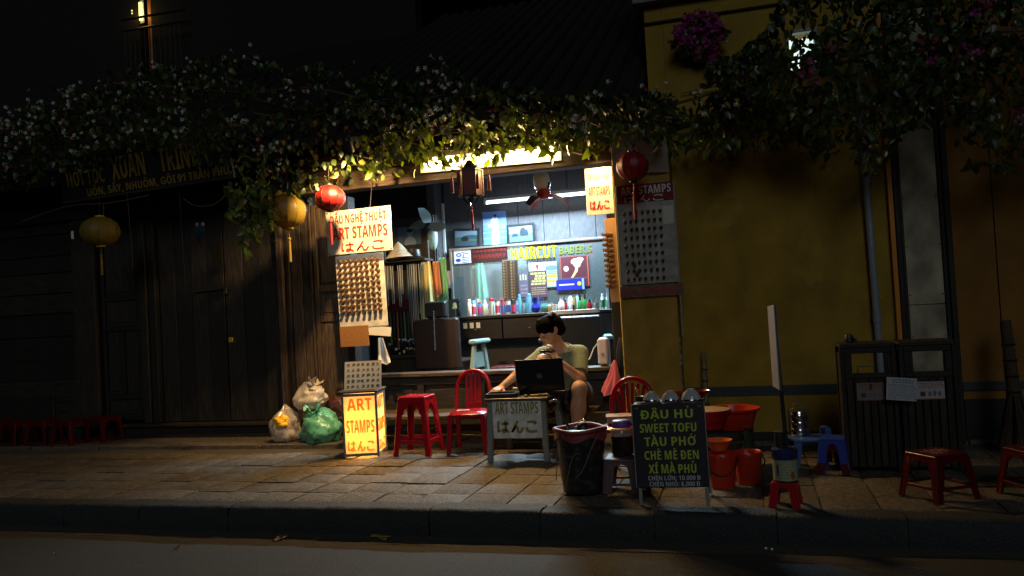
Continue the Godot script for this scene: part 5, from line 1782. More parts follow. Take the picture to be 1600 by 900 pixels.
func pavement_things() -> void:
	# lit box sign
	var t := thing("light_box", "glowing floor-standing box sign with orange lettering", "sign", Vector3(-3.07, 0.0, -5.92), 14)
	var lit := glow("lit_panel", Color(1.0, 0.76, 0.34), 0.30)
	lit.albedo_color = Color(0.95, 0.9, 0.78)
	lit.backlight_enabled = true
	lit.backlight = Color(0.95, 0.85, 0.6)
	var oran := glow("lit_letters", Color(1.0, 0.40, 0.01), 0.38)
	oran.albedo_color = Color(0.98, 0.62, 0.10)
	oran.backlight_enabled = true
	oran.backlight = Color(1.0, 0.55, 0.05)
	board(t, "panel", -0.127, 0.127, 0.03, 0.485, -0.006, -0.010, lit, 0.0)
	var side := board(t, "panel", 0.131, 0.134, 0.03, 0.485, -0.02, -0.30, lit, 0.0)
	side.name = "side_panel"
	board(t, "back_panel", -0.127, 0.127, 0.03, 0.485, -0.31, -0.314, M.white_enamel, 0.0)
	board(t, "back_panel", -0.134, -0.131, 0.03, 0.485, -0.02, -0.30, M.white_enamel, 0.0)
	for x in [-0.135, 0.135]:
		for z in [-0.008, -0.312]:
			board(t, "post", x - 0.009, x + 0.009, 0.0, 0.51, z + 0.009, z - 0.009, M.grey_blue_paint, 0.003)
	for y in [0.02, 0.495]:
		board(t, "rail", -0.125, 0.125, y - 0.011, y + 0.011, 0.0, -0.016, M.grey_blue_paint, 0.003)
		board(t, "rail", -0.125, 0.125, y - 0.011, y + 0.011, -0.304, -0.32, M.grey_blue_paint, 0.003)
		for x in [-0.135, 0.135]:
			board(t, "rail", x - 0.008, x + 0.008, y - 0.011, y + 0.011, -0.018, -0.302, M.grey_blue_paint, 0.003)
	board(t, "top", -0.175, 0.155, 0.511, 0.527, 0.02, -0.34, M.wood_bench, 0.004)
	letters("lettering", "ART", 0.20, 0.095, oran, t, at(0.0, 0.42, -0.0055), 0.0006)
	letters("lettering", "STAMPS", 0.225, 0.10, oran, t, at(0.0, 0.245, -0.0055), 0.0006)
	kana(0.225, 0.085, oran, t, at(0.0, 0.09, -0.0055), 0.0006)
	letters("lettering", "ART", 0.22, 0.095, oran, t, at(0.1345, 0.42, -0.16, 90), 0.002)
	letters("lettering", "STAMPS", 0.25, 0.10, oran, t, at(0.1345, 0.245, -0.16, 90), 0.002)
	kana(0.25, 0.085, oran, t, at(0.1345, 0.09, -0.16, 90), 0.002)
	var bulb := MB.new()
	bulb.ball(Vector3(0.0, 0.24, -0.12), Vector3(0.03, 0.04, 0.03), 10, 8)
	put("bulb", bulb, glow("box_bulb", Color(1.0, 0.75, 0.4), 2.0), t)
	var bl := OmniLight3D.new()
	bl.name = "bulb_light"
	bl.position = Vector3(0.0, 0.24, -0.12)
	bl.light_color = Color(1.0, 0.72, 0.36)
	bl.light_energy = 0.32
	bl.light_size = 0.03
	bl.omni_range = 15
	bl.omni_attenuation = 2
	bl.shadow_enabled = true
	t.add_child(bl)
	area(t, "panel_light", Vector3(0, 0.25, 0.012), Vector3(0, 0, 1), Vector2(0.24, 0.44), Color(1.0, 0.74, 0.36), 0.16)
	# open folder of stamp samples propped on top
	var fo := thing("sample_card", "grey card of small stamp prints leaning on top of the glowing box", "card", Vector3(-3.07, 0.529, -6.0), 14)
	var prints := [["r", 0, 0, 1, 0.02, Color(0.5, 0.5, 0.5)]]
	var r := RandomNumberGenerator.new()
	r.seed = 5
	for j in 5:
		for i in 7:
			var cx := 0.1 + i * 0.135
			var cy := 0.12 + j * 0.19
			var c := Color(0.18, 0.2, 0.26) if j > 1 else Color(0.35, 0.25, 0.24)
			prints.append(["e", cx + r.randf_range(-0.02, 0.02), cy, r.randf_range(0.025, 0.05), r.randf_range(0.03, 0.06), c])
			prints.append(["l", cx - 0.04, cy + 0.06, cx + 0.04, cy + r.randf_range(0.03, 0.08), 0.015, c])
			prints.append(["l", cx - 0.03, cy - 0.05, cx + 0.03, cy + 0.04, 0.012, Color(0.6, 0.62, 0.66)])
	var cm := printed("sample_prints", 160, 112, Color(0.66, 0.68, 0.70), prints)
	put("face", sheet(0.30, 0.235, 0.006), cm, fo, at(0.0, 0.115, -0.02, 0, -16))
	var b := MB.new()
	b.bar(Vector3(0, 0.16, -0.045), Vector3(0, 0.0, -0.13), Vector2(0.03, 0.004), Vector2(0.03, 0.004))
	put("prop", b, M.cardboard, fo)
	# stool and chair
	stool("tall glossy red plastic stool between the glowing box and the red chair", Vector3(-2.645, 0.0, -6.09), 0, 0.235, 0.31, 0.465, M.red_plastic, 0.11, "plastic stools")
	chair("red slatted plastic chair left of the small table", Vector3(-2.235, 0.0, -6.19), 7, M.red_plastic)
	var pp := put("leaflet", sheet(0.1, 0.07, 0.002), printed("leaflet", 48, 32, Color(0.75, 0.72, 0.74), [["e", 0.5, 0.5, 0.3, 0.3, Color(0.6, 0.4, 0.5)], ["t", 0.1, 0.1, 0.9, 0.4, 0.2, Color(0.4, 0.4, 0.5)]]), null, at(-2.27, 0.333, -6.13, 20, -90))
	tag(pp, "small glossy leaflet lying on the red chair's seat", "leaflet")
	# rubbish bags
	t = thing("rubbish_bag", "cloudy clear rubbish bag with a yellow wrapper inside", "bag", Vector3(-4.16, 0.165, -6.58))
	put("skin", bag_shape(Vector3(0.135, 0.165, 0.12), 3, 0.03), clear("clear_bag", Color(0.75, 0.68, 0.62), 0.42), t)
	put("wrapper", bag_shape(Vector3(0.075, 0.06, 0.06), 9), mat("yellow_wrapper", Color(0.85, 0.5, 0.02), 0.4), t, at(0.01, 0.05, 0.075))
	for k in [[-0.04, -0.04, 0.04, 1], [0.05, -0.06, 0.03, 2], [0.0, -0.02, -0.02, 3], [-0.05, 0.03, 0.0, 4], [0.02, -0.09, 0.05, 5]]:
		put("scrap", bag_shape(Vector3(0.05, 0.035, 0.045), 20 + k[3]), [mat("scrap_pink", Color(0.35, 0.14, 0.2), 0.6), mat("scrap_grey", Color(0.3, 0.28, 0.26), 0.7), mat("scrap_white", Color(0.5, 0.48, 0.46), 0.7)][k[3] % 3], t, at(k[0], k[1], k[2]))
	t = thing("rubbish_bag", "crumpled whitish plastic bag on top of the other rubbish bags", "bag", Vector3(-3.94, 0.405, -6.66))
	put("skin", bag_shape(Vector3(0.15, 0.13, 0.11), 14, 0.03), mat("milky_bag", Color(0.62, 0.56, 0.48), 0.35), t, at(0, 0, 0, 0, 0, 12))
	put("knot", knot(), M.milky_bag, t, at(0.06, 0.10, 0.03, 70, 0, -20))
	for k in ["milky_bag", "green_bag"]:
		if M.has(k):
			M[k].backlight_enabled = true
			M[k].backlight = M[k].albedo_color * 0.5
	t = thing("rubbish_bag", "big bulging green plastic rubbish bag beside the glowing box", "bag", Vector3(-3.80, 0.135, -6.57))
	put("skin", bag_shape(Vector3(0.19, 0.17, 0.15), 37, 0.0), mat("green_bag", Color(0.10, 0.36, 0.24), 0.3), t)
	put("knot", knot(), M.green_bag, t, at(-0.03, 0.135, 0.06, 20, 15))
	t = thing("rubbish_bag", "dark red bag pushed behind the green rubbish bag", "bag", Vector3(-3.72, 0.29, -6.76))
	put("skin", bag_shape(Vector3(0.12, 0.12, 0.08), 44), mat("dark_red_bag", Color(0.05, 0.008, 0.008), 0.5), t)
	table_and_things()


func table_and_things() -> void:
	var t := thing("small_table", "small grey wooden table with a stamp seller's sign on its front", "table", Vector3(-1.715, 0.0, -5.98), 0)
	for sx in [-1, 1]:
		for sz in [-1, 1]:
			var b := MB.new()
			b.bar(Vector3(sx * 0.195, 0.44, sz * 0.22), Vector3(sx * 0.215, 0, sz * 0.25), Vector2(0.05, 0.045), Vector2(0.035, 0.035))
			put("leg", b, M.grey_paint, t)
	for s in [-1, 1]:
		board(t, "apron", -0.17, 0.17, 0.36, 0.435, s * 0.225 + 0.01, s * 0.225 - 0.01, M.grey_paint, 0.003)
		board(t, "apron", s * 0.2 - 0.01, s * 0.2 + 0.01, 0.36, 0.435, 0.19, -0.19, M.wood_level, 0.003)
	for i in 4:
		board(t, "top_plank", -0.235, 0.24, 0.441, 0.462, 0.27 - i * 0.135, 0.137 - i * 0.135, M.wood_bench, 0.004)
	var b := MB.new()
	b.tube([Vector3(-0.2, 0.08, -0.24), Vector3(0.2, 0.08, -0.24)], 0.012, 6)
	put("stretcher", b, M.wood_upright_dark, t)
	var s := thing("table_sign", "pale blue-grey sign with olive lettering hung on the small table", "sign", Vector3(-1.705, 0.318, -5.715))
	board(s, "panel", -0.185, 0.185, -0.145, 0.145, 0.0, -0.006, mat("sign_paint", Color(0.80, 0.86, 0.87), 0.5, noise("faint", 0.012, 0.76), Vector3(2, 2, 2)), 0.002)
	letters("lettering", "ART STAMPS", 0.325, 0.085, M.olive_ink, s, at(0.0, 0.075, 0.0003), 0.002)
	kana(0.32, 0.09, M.olive_ink, s, at(0.0, -0.06, 0.0003), 0.002, 0.2)
	b = MB.new()
	b.ball(Vector3(0, 0.135, 0.002), Vector3(0.006, 0.006, 0.003), 8, 4)
	put("nail", b, M.black, s)
	# laptop: open, its lid towards the street
	var l := thing("laptop", "open black laptop on the small table, its lid with a round emblem", "laptop", Vector3(-1.575, 0.4625, -5.96), 0)
	board(l, "base", -0.185, 0.185, 0.001, 0.024, 0.0, -0.245, M.black, 0.006)
	board(l, "keyboard", -0.165, 0.165, 0.0242, 0.0255, -0.03, -0.14, M.black_leather, 0.0)
	var lidn := MB.new()
	lidn.box(Vector3(0, 0.122, 0.0), Vector3(0.372, 0.245, 0.016), 0.006)
	var lm := put("screen_lid", lidn, M.black_gloss, l, at(0, 0.02, 0.004, 0, 4, 1.5))
	b = MB.new()   # round emblem: a ring with slanted letters
	var ring := []
	for i in 25:
		ring.append(Vector2(cos(TAU * i / 24.0), sin(TAU * i / 24.0)) * 0.017)
	b.ribbon(ring, 0.003, 0.001)
	put("emblem", b, M.aluminium, lm, at(0.0, 0.118, 0.0085))
	letters("emblem_letters", "DELL", 0.024, 0.009, M.aluminium, lm, at(0.0, 0.118, 0.0085), 0.001)
	var disp := MB.new()
	disp.box(Vector3(0, 0.125, -0.0088), Vector3(0.34, 0.2, 0.0008))
	put("screen", disp, glow("laptop_screen", Color(0.5, 0.6, 0.8), 0.25), lm)
	# things on the table top
	t = thing("wooden_tray", "dark wooden tray at the left end of the small table", "tray", Vector3(-1.84, 0.4625, -5.84), 8)
	board(t, "base", -0.11, 0.11, 0.0, 0.01, 0.09, -0.09, M.wood_level_dark, 0.002)
	for k in [-1, 1]:
		board(t, "rim", -0.115, 0.115, 0.0, 0.032, k * 0.093 + 0.004, k * 0.093 - 0.004, M.wood_level_dark, 0.003)
		board(t, "rim", k * 0.113 - 0.004, k * 0.113 + 0.004, 0.0, 0.032, 0.088, -0.088, M.wood_level_dark, 0.003)
	t = thing("small_jar", "small lidded glass jar beside the laptop's left edge", "jar", Vector3(-1.765, 0.4625, -5.93))
	b = MB.new()
	b.lathe([Vector2(0, 0), Vector2(0.022, 0.0), Vector2(0.024, 0.03), Vector2(0.02, 0.04)], 14)
	put("glass", b, mat("jar_glass", Color(0.35, 0.38, 0.36), 0.1), t)
	b = MB.new()
	b.lathe([Vector2(0.024, 0.04), Vector2(0.024, 0.055), Vector2(0, 0.057)], 14)
	put("lid", b, M.gold_paint, t)
	t = thing("white_cup", "small white cup in front of the laptop", "cup", Vector3(-1.735, 0.4625, -5.86))
	b = MB.new()
	b.lathe([Vector2(0.013, 0), Vector2(0.019, 0.036), Vector2(0.016, 0.036), Vector2(0.011, 0.004), Vector2(0, 0.004)], 14)
	put("cup", b, M.white_enamel, t)
	for i in 5:
		b = MB.new()
		b.lathe([Vector2(0, 0.0), Vector2(0.009, 0.001), Vector2(0.008, 0.055), Vector2(0.0095, 0.07), Vector2(0, 0.072)], 10)
		var st := put("carved_stamp", b, M.stamp_wood, null, at(-1.66 + i * 0.045, 0.472, -5.80 + 0.012 * (i % 2), 30 + i * 47, 90))
		tag(st, ["carved wooden stamp lying nearest the white cup", "carved stamp lying second from the white cup", "carved stamp lying in the middle of the table's front edge", "carved stamp lying fourth from the white cup", "carved wooden stamp lying at the table's right front corner"][i], "stamp", "stamps lying on the small table")
	# grey pipe and slippers by the table
	t = thing("folding_stand", "bent grey metal tube of a folded stand right of the small table", "stand", Vector3(-1.30, 0.02, -6.0))
	b = MB.new()
	b.tube([Vector3(-0.12, 0.16, -0.1), Vector3(-0.02, 0.23, 0.0), Vector3(0.03, 0.24, 0.02), Vector3(0.05, 0.2, 0.04), Vector3(0.08, 0.0, 0.06)], 0.011, 8)
	put("tube", b, M.steel, t)
	b = MB.new()
	b.tube([Vector3(-0.12, 0.16, -0.1), Vector3(-0.14, 0.0, -0.12)], 0.011, 8)
	put("tube", b, M.steel, t)


# ---------------------------------------------------------------- the sweet seller's corner
func bucket(label: String, p: Vector3, r: float, h: float, m: Material, handle := 0.0) -> Node3D:
	var t := thing("bucket", label, "bucket", p, 0, "red plastic buckets")
	var b := MB.new()
	b.lathe([Vector2(0, 0.004), Vector2(r * 0.78, 0.0), Vector2(r * 0.98, h - 0.03), Vector2(r * 1.04, h - 0.03), Vector2(r * 1.06, h - 0.005), Vector2(r * 1.03, h), Vector2(r * 0.95, h - 0.006), Vector2(r * 0.76, 0.012), Vector2(0, 0.012)], 28)
	put("tub", b, m, t)
	b = MB.new()
	var path := []
	for i in 13:
		var a := PI * i / 12.0
		path.append(Vector3(cos(a) * r * 1.05, h - 0.02 - sin(a) * h * 0.5, sin(a) * r * 0.98) if handle == 0.0 else Vector3(r * 1.05 + sin(a) * 0.012, h - 0.02 - i * 0.006, cos(a) * r * 0.3))
	b.tube(path, 0.004, 6)
	put("handle", b, M.black, t)
	return t


func sweet_seller() -> void:
	# big dark drum wrapped in plastic, with a rolled red rim and ladle
	var t := thing("tofu_drum", "tall dark plastic-wrapped drum with a red cloth rim", "drum", Vector3(-1.045, 0.0, -4.80))
	var f := FastNoiseLite.new()
	f.seed = 12
	f.frequency = 1.0
	var b := MB.new()
	b.surf(40, 18, func(u, w):
		var a: float = TAU * u
		var n := f.get_noise_3d(cos(a) * 2.5, w * 3.0, sin(a) * 2.5)
		var n2 := absf(f.get_noise_3d(cos(a) * 6.0 + 9.0, w * 5.0, sin(a) * 6.0))
		var r = lerpf(0.118, 0.148, w) + 0.008 * n + 0.006 * n2 * (1.0 - w)
		return Vector3(cos(a) * r, 0.012 + w * 0.355, sin(a) * r), true, Vector3(0, 0.2, 0))
	b.lathe([Vector2(0, 0.012), Vector2(0.12, 0.012)], 24)
	put("wrapped_side", b, mat("drum_wrap", Color(0.13, 0.13, 0.13), 0.3, scuffs(), Vector3(2.6, 2.6, 2.6)), t)
	b = MB.new()
	var rim := []
	for i in 33:
		var a := TAU * i / 32.0
		rim.append(Vector3(cos(a) * 0.15, 0.375 + 0.006 * sin(a * 3.0), sin(a) * 0.15))
	b.tube(rim, 0.014, 8, false)
	b.surf(32, 3, func(u, w): return Vector3(cos(TAU * u) * (0.152 + 0.006 * w), 0.375 - w * (0.05 + 0.015 * sin(u * 31.0)), sin(TAU * u) * (0.152 + 0.006 * w)), true, Vector3(0, 0.35, 0))
	put("cloth_rim", b, mat("wine_cloth", Color(0.22, 0.025, 0.04), 0.55), t)
	b = MB.new()
	b.lathe([Vector2(0, 0.352), Vector2(0.10, 0.356), Vector2(0.138, 0.362)], 28)
	put("steel_lid", b, M.steel, t)
	b = MB.new()
	for k in [[0.6, 0.35, 0.02], [1.4, 0.25, 0.05], [2.0, 0.34, 0.08]]:
		var pth := []
		for i in 9:
			var a: float = k[0] + i * 0.13
			pth.append(Vector3(cos(a) * 0.158, k[1] - i * 0.03 + k[2] * sin(i * 0.8), sin(a) * 0.158))
		b.tube(pth, 0.0028, 5)
	put("string", b, mat("grey_string", Color(0.14, 0.14, 0.14), 0.6), t)
	t = thing("ladle", "black ladle with a bent grey handle lying across the drum's lid", "ladle", Vector3(-1.045, 0.37, -4.80))
	b = MB.new()
	b.surf(14, 6, func(u, w): return Vector3(0.03 + cos(TAU * u) * 0.04 * sin(PI * 0.5 * w), 0.055 - 0.045 * (1.0 - cos(PI * 0.5 * w)) , 0.05 + sin(TAU * u) * 0.04 * sin(PI * 0.5 * w)), true, Vector3(0.03, 0.0, 0.05))
	put("bowl", b, M.black, t)
	b = MB.new()
	b.tube([Vector3(0.0, 0.02, 0.05), Vector3(-0.05, 0.015, 0.06), Vector3(-0.075, 0.07, 0.06), Vector3(-0.11, 0.16, 0.05)], 0.009, 8)
	put("handle", b, M.black, t)
	b = MB.new()
	b.tube([Vector3(-0.11, 0.16, 0.05), Vector3(-0.13, 0.185, 0.04), Vector3(-0.17, 0.17, 0.02)], 0.008, 8)
	put("handle_end", b, M.steel, t)
	# grey-brown stool and the syrup jar on it
	stool("brown-grey plastic stool under the purple-lidded jar", Vector3(-0.815, 0.0, -4.87), 3, 0.20, 0.225, 0.2, M.brown_plastic, 0.05, "plastic stools")
	t = thing("syrup_jar", "clear jar of dark syrup with a purple screw lid", "jar", Vector3(-0.812, 0.203, -4.89))
	b = MB.new()
	b.lathe([Vector2(0, 0.0), Vector2(0.062, 0.003), Vector2(0.066, 0.02), Vector2(0.064, 0.115), Vector2(0, 0.115)], 20)
	put("syrup", b, mat("syrup", Color(0.016, 0.009, 0.006), 0.12), t)
	b = MB.new()
	b.lathe([Vector2(0.065, 0.116), Vector2(0.066, 0.15), Vector2(0.05, 0.165), Vector2(0.048, 0.18)], 20)
	put("neck", b, clear("jar_plastic", Color(0.5, 0.45, 0.42), 0.35), t)
	b = MB.new()
	b.lathe([Vector2(0.054, 0.166), Vector2(0.056, 0.17), Vector2(0.056, 0.198), Vector2(0.05, 0.206), Vector2(0, 0.206)], 20)
	put("lid", b, mat("purple_lid", Color(0.14, 0.07, 0.33), 0.4), t)
	# second red chair, behind
	chair("red fan-backed plastic chair behind the drum and menu board", Vector3(-0.86, 0.0, -5.32), -12, M.red_plastic, true)
	t = thing("bread_tray", "pale cardboard parcel on the red fan-backed chair", "parcel", Vector3(-0.89, 0.331, -5.33), 10)
	board(t, "box", -0.085, 0.085, 0.0, 0.045, 0.075, -0.075, mat("pale_card", Color(0.40, 0.27, 0.14), 0.8), 0.008)
	board(t, "flap", -0.09, 0.09, 0.0455, 0.05, 0.08, -0.08, M.pale_card, 0.001)
	# pink cloth over a bag hanging at the jamb
	b = MB.new()
	b.surf(40, 14, func(u, w):
		var a = TAU * u
		var r := 0.012 + 0.085 * pow(w, 0.9) * (1.0 + 0.22 * sin(a * 5.0 + w * 3.0) + 0.12 * sin(a * 9.0 - w * 6.0))
		return Vector3(cos(a) * r * (0.95 if cos(a) < 0.0 else 0.7) + 0.03 * (1.0 - w), -0.27 * w + 0.02 * sin(a * 2.0) * w, sin(a) * r * 0.5), true, Vector3(0, -0.14, 0))
	tag(put("pink_bag", b, M.pink_cloth, null, at(-1.165, 0.645, -6.72)), "pink cloth bag hanging by the right jamb above the red chair", "bag")
	b = MB.new()
	b.surf(12, 10, func(u, w):
		var a = TAU * u
		var r := 0.012 + 0.05 * sin(PI * (0.1 + 0.8 * w))
		return Vector3(cos(a) * r, -0.32 * w, sin(a) * r * 0.7), true, Vector3(0, -0.16, 0))
	tag(put("black_bag", b, M.black, null, at(-1.065, 0.83, -6.74)), "black bag hanging on the right jamb above the pink one", "bag")
	menu_board()
	# red baskets and buckets behind the menu board
	t = thing("red_basin", "wide red plastic basin standing on the upturned crate", "basin", Vector3(-0.185, 0.245, -5.6))
	b = MB.new()
	b.lathe([Vector2(0, 0.006), Vector2(0.12, 0.0), Vector2(0.155, 0.115), Vector2(0.175, 0.12), Vector2(0.175, 0.135), Vector2(0.16, 0.132), Vector2(0.115, 0.012), Vector2(0, 0.012)], 28)
	put("tub", b, M.orange_red_plastic, t)
	t = thing("red_basin", "red plastic basin with a steel tray on top, left of the wide one", "basin", Vector3(-0.34, 0.27, -5.45))
	b = MB.new()
	b.lathe([Vector2(0, 0.006), Vector2(0.1, 0.0), Vector2(0.14, 0.10), Vector2(0.155, 0.105), Vector2(0.155, 0.12), Vector2(0.1, 0.012), Vector2(0, 0.012)], 28)
	put("tub", b, M.red_plastic, t)
	b = MB.new()
	b.lathe([Vector2(0, 0.135), Vector2(0.13, 0.125), Vector2(0.145, 0.122)], 24)
	put("tray", b, mat("brass_tray", Color(0.5, 0.36, 0.22), 0.3), t)
	t = thing("dark_crate", "dark plastic crate carrying the red basins", "crate", Vector3(-0.25, 0.0, -5.55))
	for i in 4:
		board(t, "slat", -0.19, 0.19, 0.02 + i * 0.06, 0.062 + i * 0.06, 0.17, 0.16, M.black, 0.003)
		board(t, "slat", -0.19, 0.19, 0.02 + i * 0.06, 0.062 + i * 0.06, -0.16, -0.17, M.black, 0.003)
	for sx in [-1, 1]:
		board(t, "side", sx * 0.18 - 0.006, sx * 0.18 + 0.006, 0.0, 0.24, 0.158, -0.158, M.black, 0.003)
	bucket("red bucket with a black handle right behind the menu board", Vector3(-0.245, 0.0, -4.96), 0.088, 0.20, M.orange_red_plastic)
	bucket("red bucket right of the handled one", Vector3(-0.10, 0.0, -5.06), 0.082, 0.19, M.orange_red_plastic, 1.0)
	t = thing("orange_bowl", "orange plastic bowl resting on the left red bucket", "bowl", Vector3(-0.26, 0.20, -5.03))
	b = MB.new()
	b.lathe([Vector2(0, 0.004), Vector2(0.04, 0.0), Vector2(0.078, 0.065), Vector2(0.082, 0.065), Vector2(0.04, 0.01), Vector2(0, 0.01)], 22)
	put("bowl", b, M.orange_plastic, t)
	t = thing("green_bottle", "dark green bottle standing behind the red buckets", "bottle", Vector3(-0.1, 0.0, -5.28))
	b = MB.new()
	b.lathe([Vector2(0, 0), Vector2(0.05, 0.0), Vector2(0.052, 0.15), Vector2(0.018, 0.23), Vector2(0.018, 0.28), Vector2(0, 0.28)], 16)
	put("glass", b, mat("bottle_green", Color(0.02, 0.06, 0.025), 0.12), t)
	b = MB.new()
	b.lathe([Vector2(0.02, 0.281), Vector2(0.02, 0.3), Vector2(0, 0.3)], 12)
	put("cap", b, M.black, t)
	broom("broom", "straw broom with a bound handle leaning on the yellow wall", Vector3(-0.40, 0.0, -6.26), 0.70, 0.05, M.dark_straw, M.straw)


func broom(called: String, label: String, p: Vector3, h: float, r: float, m: Material, hm: Material) -> void:
	var t := thing(called, label, "broom", p)
	var b := MB.new()
	b.tube([Vector3(0, h * 0.42, -0.06), Vector3(0.0, h, -0.14)], [r * 0.45, r * 0.38], 8)
	put("handle", b, hm, t)
	b = MB.new()
	for i in 4:
		b.lathe([Vector2(r * 0.47, 0), Vector2(r * 0.52, 0.006), Vector2(r * 0.47, 0.012)], 10, Vector3(0, h * (0.45 + i * 0.12), -0.064 - i * 0.0165))
	put("binding", b, M.black, t)
	b = MB.new()
	for i in 46:
		var a := rnd(0, TAU)
		var q := sqrt(rnd()) * r
		b.tube([Vector3(cos(a) * q * 0.4, h * 0.47, -0.07 + sin(a) * q * 0.4), Vector3(cos(a) * q * 1.2, h * 0.2, -0.04 + sin(a) * q), Vector3(cos(a) * q * 1.9, rnd(0.0, 0.05), sin(a) * q * 1.2)], 0.004, 4, false)
	put("bristles", b, m, t).set_meta("kind", "stuff")


func menu_board() -> void:
	var t := thing("menu_board", "black standing menu board with lime green lettering", "sign", Vector3(-0.485, 0.0, -4.50), 0)
	t.rotation_degrees.z = 1.0
	var tilt := -4.0
	var pn := Node3D.new()
	pn.name = "front_leaf"
	pn.rotation_degrees.x = tilt
	t.add_child(pn)
	board(pn, "panel", -0.192, 0.192, 0.095, 0.545, 0.0, -0.012, M.purple_black, 0.003)
	for s in [-1, 1]:
		board(pn, "leg", s * 0.178 - 0.010, s * 0.178 + 0.010, 0.0, 0.093, 0.0, -0.014, M.grey_paint, 0.003)
		board(pn, "edge", s * 0.196 - 0.003, s * 0.196 + 0.003, 0.095, 0.55, 0.002, -0.014, M.grey_paint, 0.001)
	var y := 0.49
	for k in [["ĐẬU HỦ", 0.285, 0.047, 0.0], ["SWEET TOFU", 0.305, 0.047, 0.003], ["TÀU PHỚ", 0.275, 0.047, 0.008], ["CHÈ MÈ ĐEN", 0.29, 0.047, 0.012], ["XÍ MÀ PHỦ", 0.255, 0.047, 0.012]]:
		var l := letters("lettering", k[0], k[1], k[2], M.lime_ink, pn, at(k[3] - 0.008, y, 0.0003), 0.002)
		y -= 0.0735
	letters("lettering", "CHÉN LỚN: 10.000 Đ", 0.28, 0.024, M.pale_ink, pn, at(0.01, 0.147, 0.0003), 0.002)
	letters("lettering", "CHÉN NHỎ: 8.000 Đ", 0.27, 0.024, M.pale_ink, pn, at(0.01, 0.115, 0.0003), 0.002)
	var b := MB.new()
	for s in [-1, 1]:
		b = MB.new()
		b.bar(Vector3(s * 0.17, 0.53, -0.04), Vector3(s * 0.17, 0.0, -0.30), Vector2(0.022, 0.014), Vector2(0.022, 0.014))
		put("rear_leg", b, M.grey_paint, t)
		b = MB.new()
		b.flat([Vector3(s * 0.192, 0.54, -0.045), Vector3(s * 0.192, 0.12, -0.02), Vector3(s * 0.192, 0.12, -0.24)], Vector3(0, 0.3, -0.1))
		put("side_cloth", b, mat("tan_side", Color(0.16, 0.09, 0.04), 0.8), t)
	board(t, "shelf", -0.19, 0.19, 0.535, 0.547, -0.04, -0.24, M.wood_bench, 0.003)
	# glass bowls upside down on top
	for k in [[-0.585, 0.046, "glass bowl upside down at the menu board's left, nearest the gold pin"], [-0.482, 0.048, "glass bowl upside down in the middle on the menu board's top"], [-0.368, 0.055, "largest glass bowl upside down at the menu board's right end"]]:
		var c := thing("glass_bowl", k[2], "bowl", Vector3(k[0], 0.549, -4.60 + rnd(-0.01, 0.01)), 0, "bowls on top of the menu board")
		b = MB.new()
		var r: float = k[1]
		b.lathe([Vector2(r, 0.0), Vector2(r * 0.98, 0.02), Vector2(r * 0.75, r * 0.85), Vector2(r * 0.4, r * 1.12), Vector2(r * 0.4, r * 1.22), Vector2(0, r * 1.2)], 20)
		put("bowl", b, mat("cup_glass", Color(0.42, 0.44, 0.46), 0.1), c)
		b = MB.new()
		b.lathe([Vector2(r * 1.02, 0.002), Vector2(r * 1.05, 0.008), Vector2(r * 1.0, 0.014)], 20)
		put("rim", b, M.steel, c)
	t = thing("red_bowl_stack", "red plastic bowls stacked behind the glass bowls", "bowls", Vector3(-0.415, 0.549, -4.67))
	for i in 2:
		b = MB.new()
		b.lathe([Vector2(0, 0), Vector2(0.025, 0), Vector2(0.058, 0.04), Vector2(0.061, 0.042)], 18, Vector3(0.085 * i, 0.008 * i, 0))
		put("bowl", b, M.orange_red_plastic, t)
	t = thing("spoon_holder", "dark cup with a gold spoon at the menu board's left corner", "cup", Vector3(-0.655, 0.549, -4.62))
	b = MB.new()
	b.lathe([Vector2(0, 0.0), Vector2(0.02, 0), Vector2(0.025, 0.03), Vector2(0.022, 0.03), Vector2(0, 0.006)], 12)
	put("cup", b, M.black, t)
	b = MB.new()
	b.tube([Vector3(0, 0.01, 0), Vector3(-0.01, 0.05, 0.0), Vector3(-0.014, 0.065, 0.002), Vector3(-0.016, 0.078, 0.004)], [0.003, 0.003, 0.01, 0.004], 8)
	put("spoon", b, M.gold_paint, t)


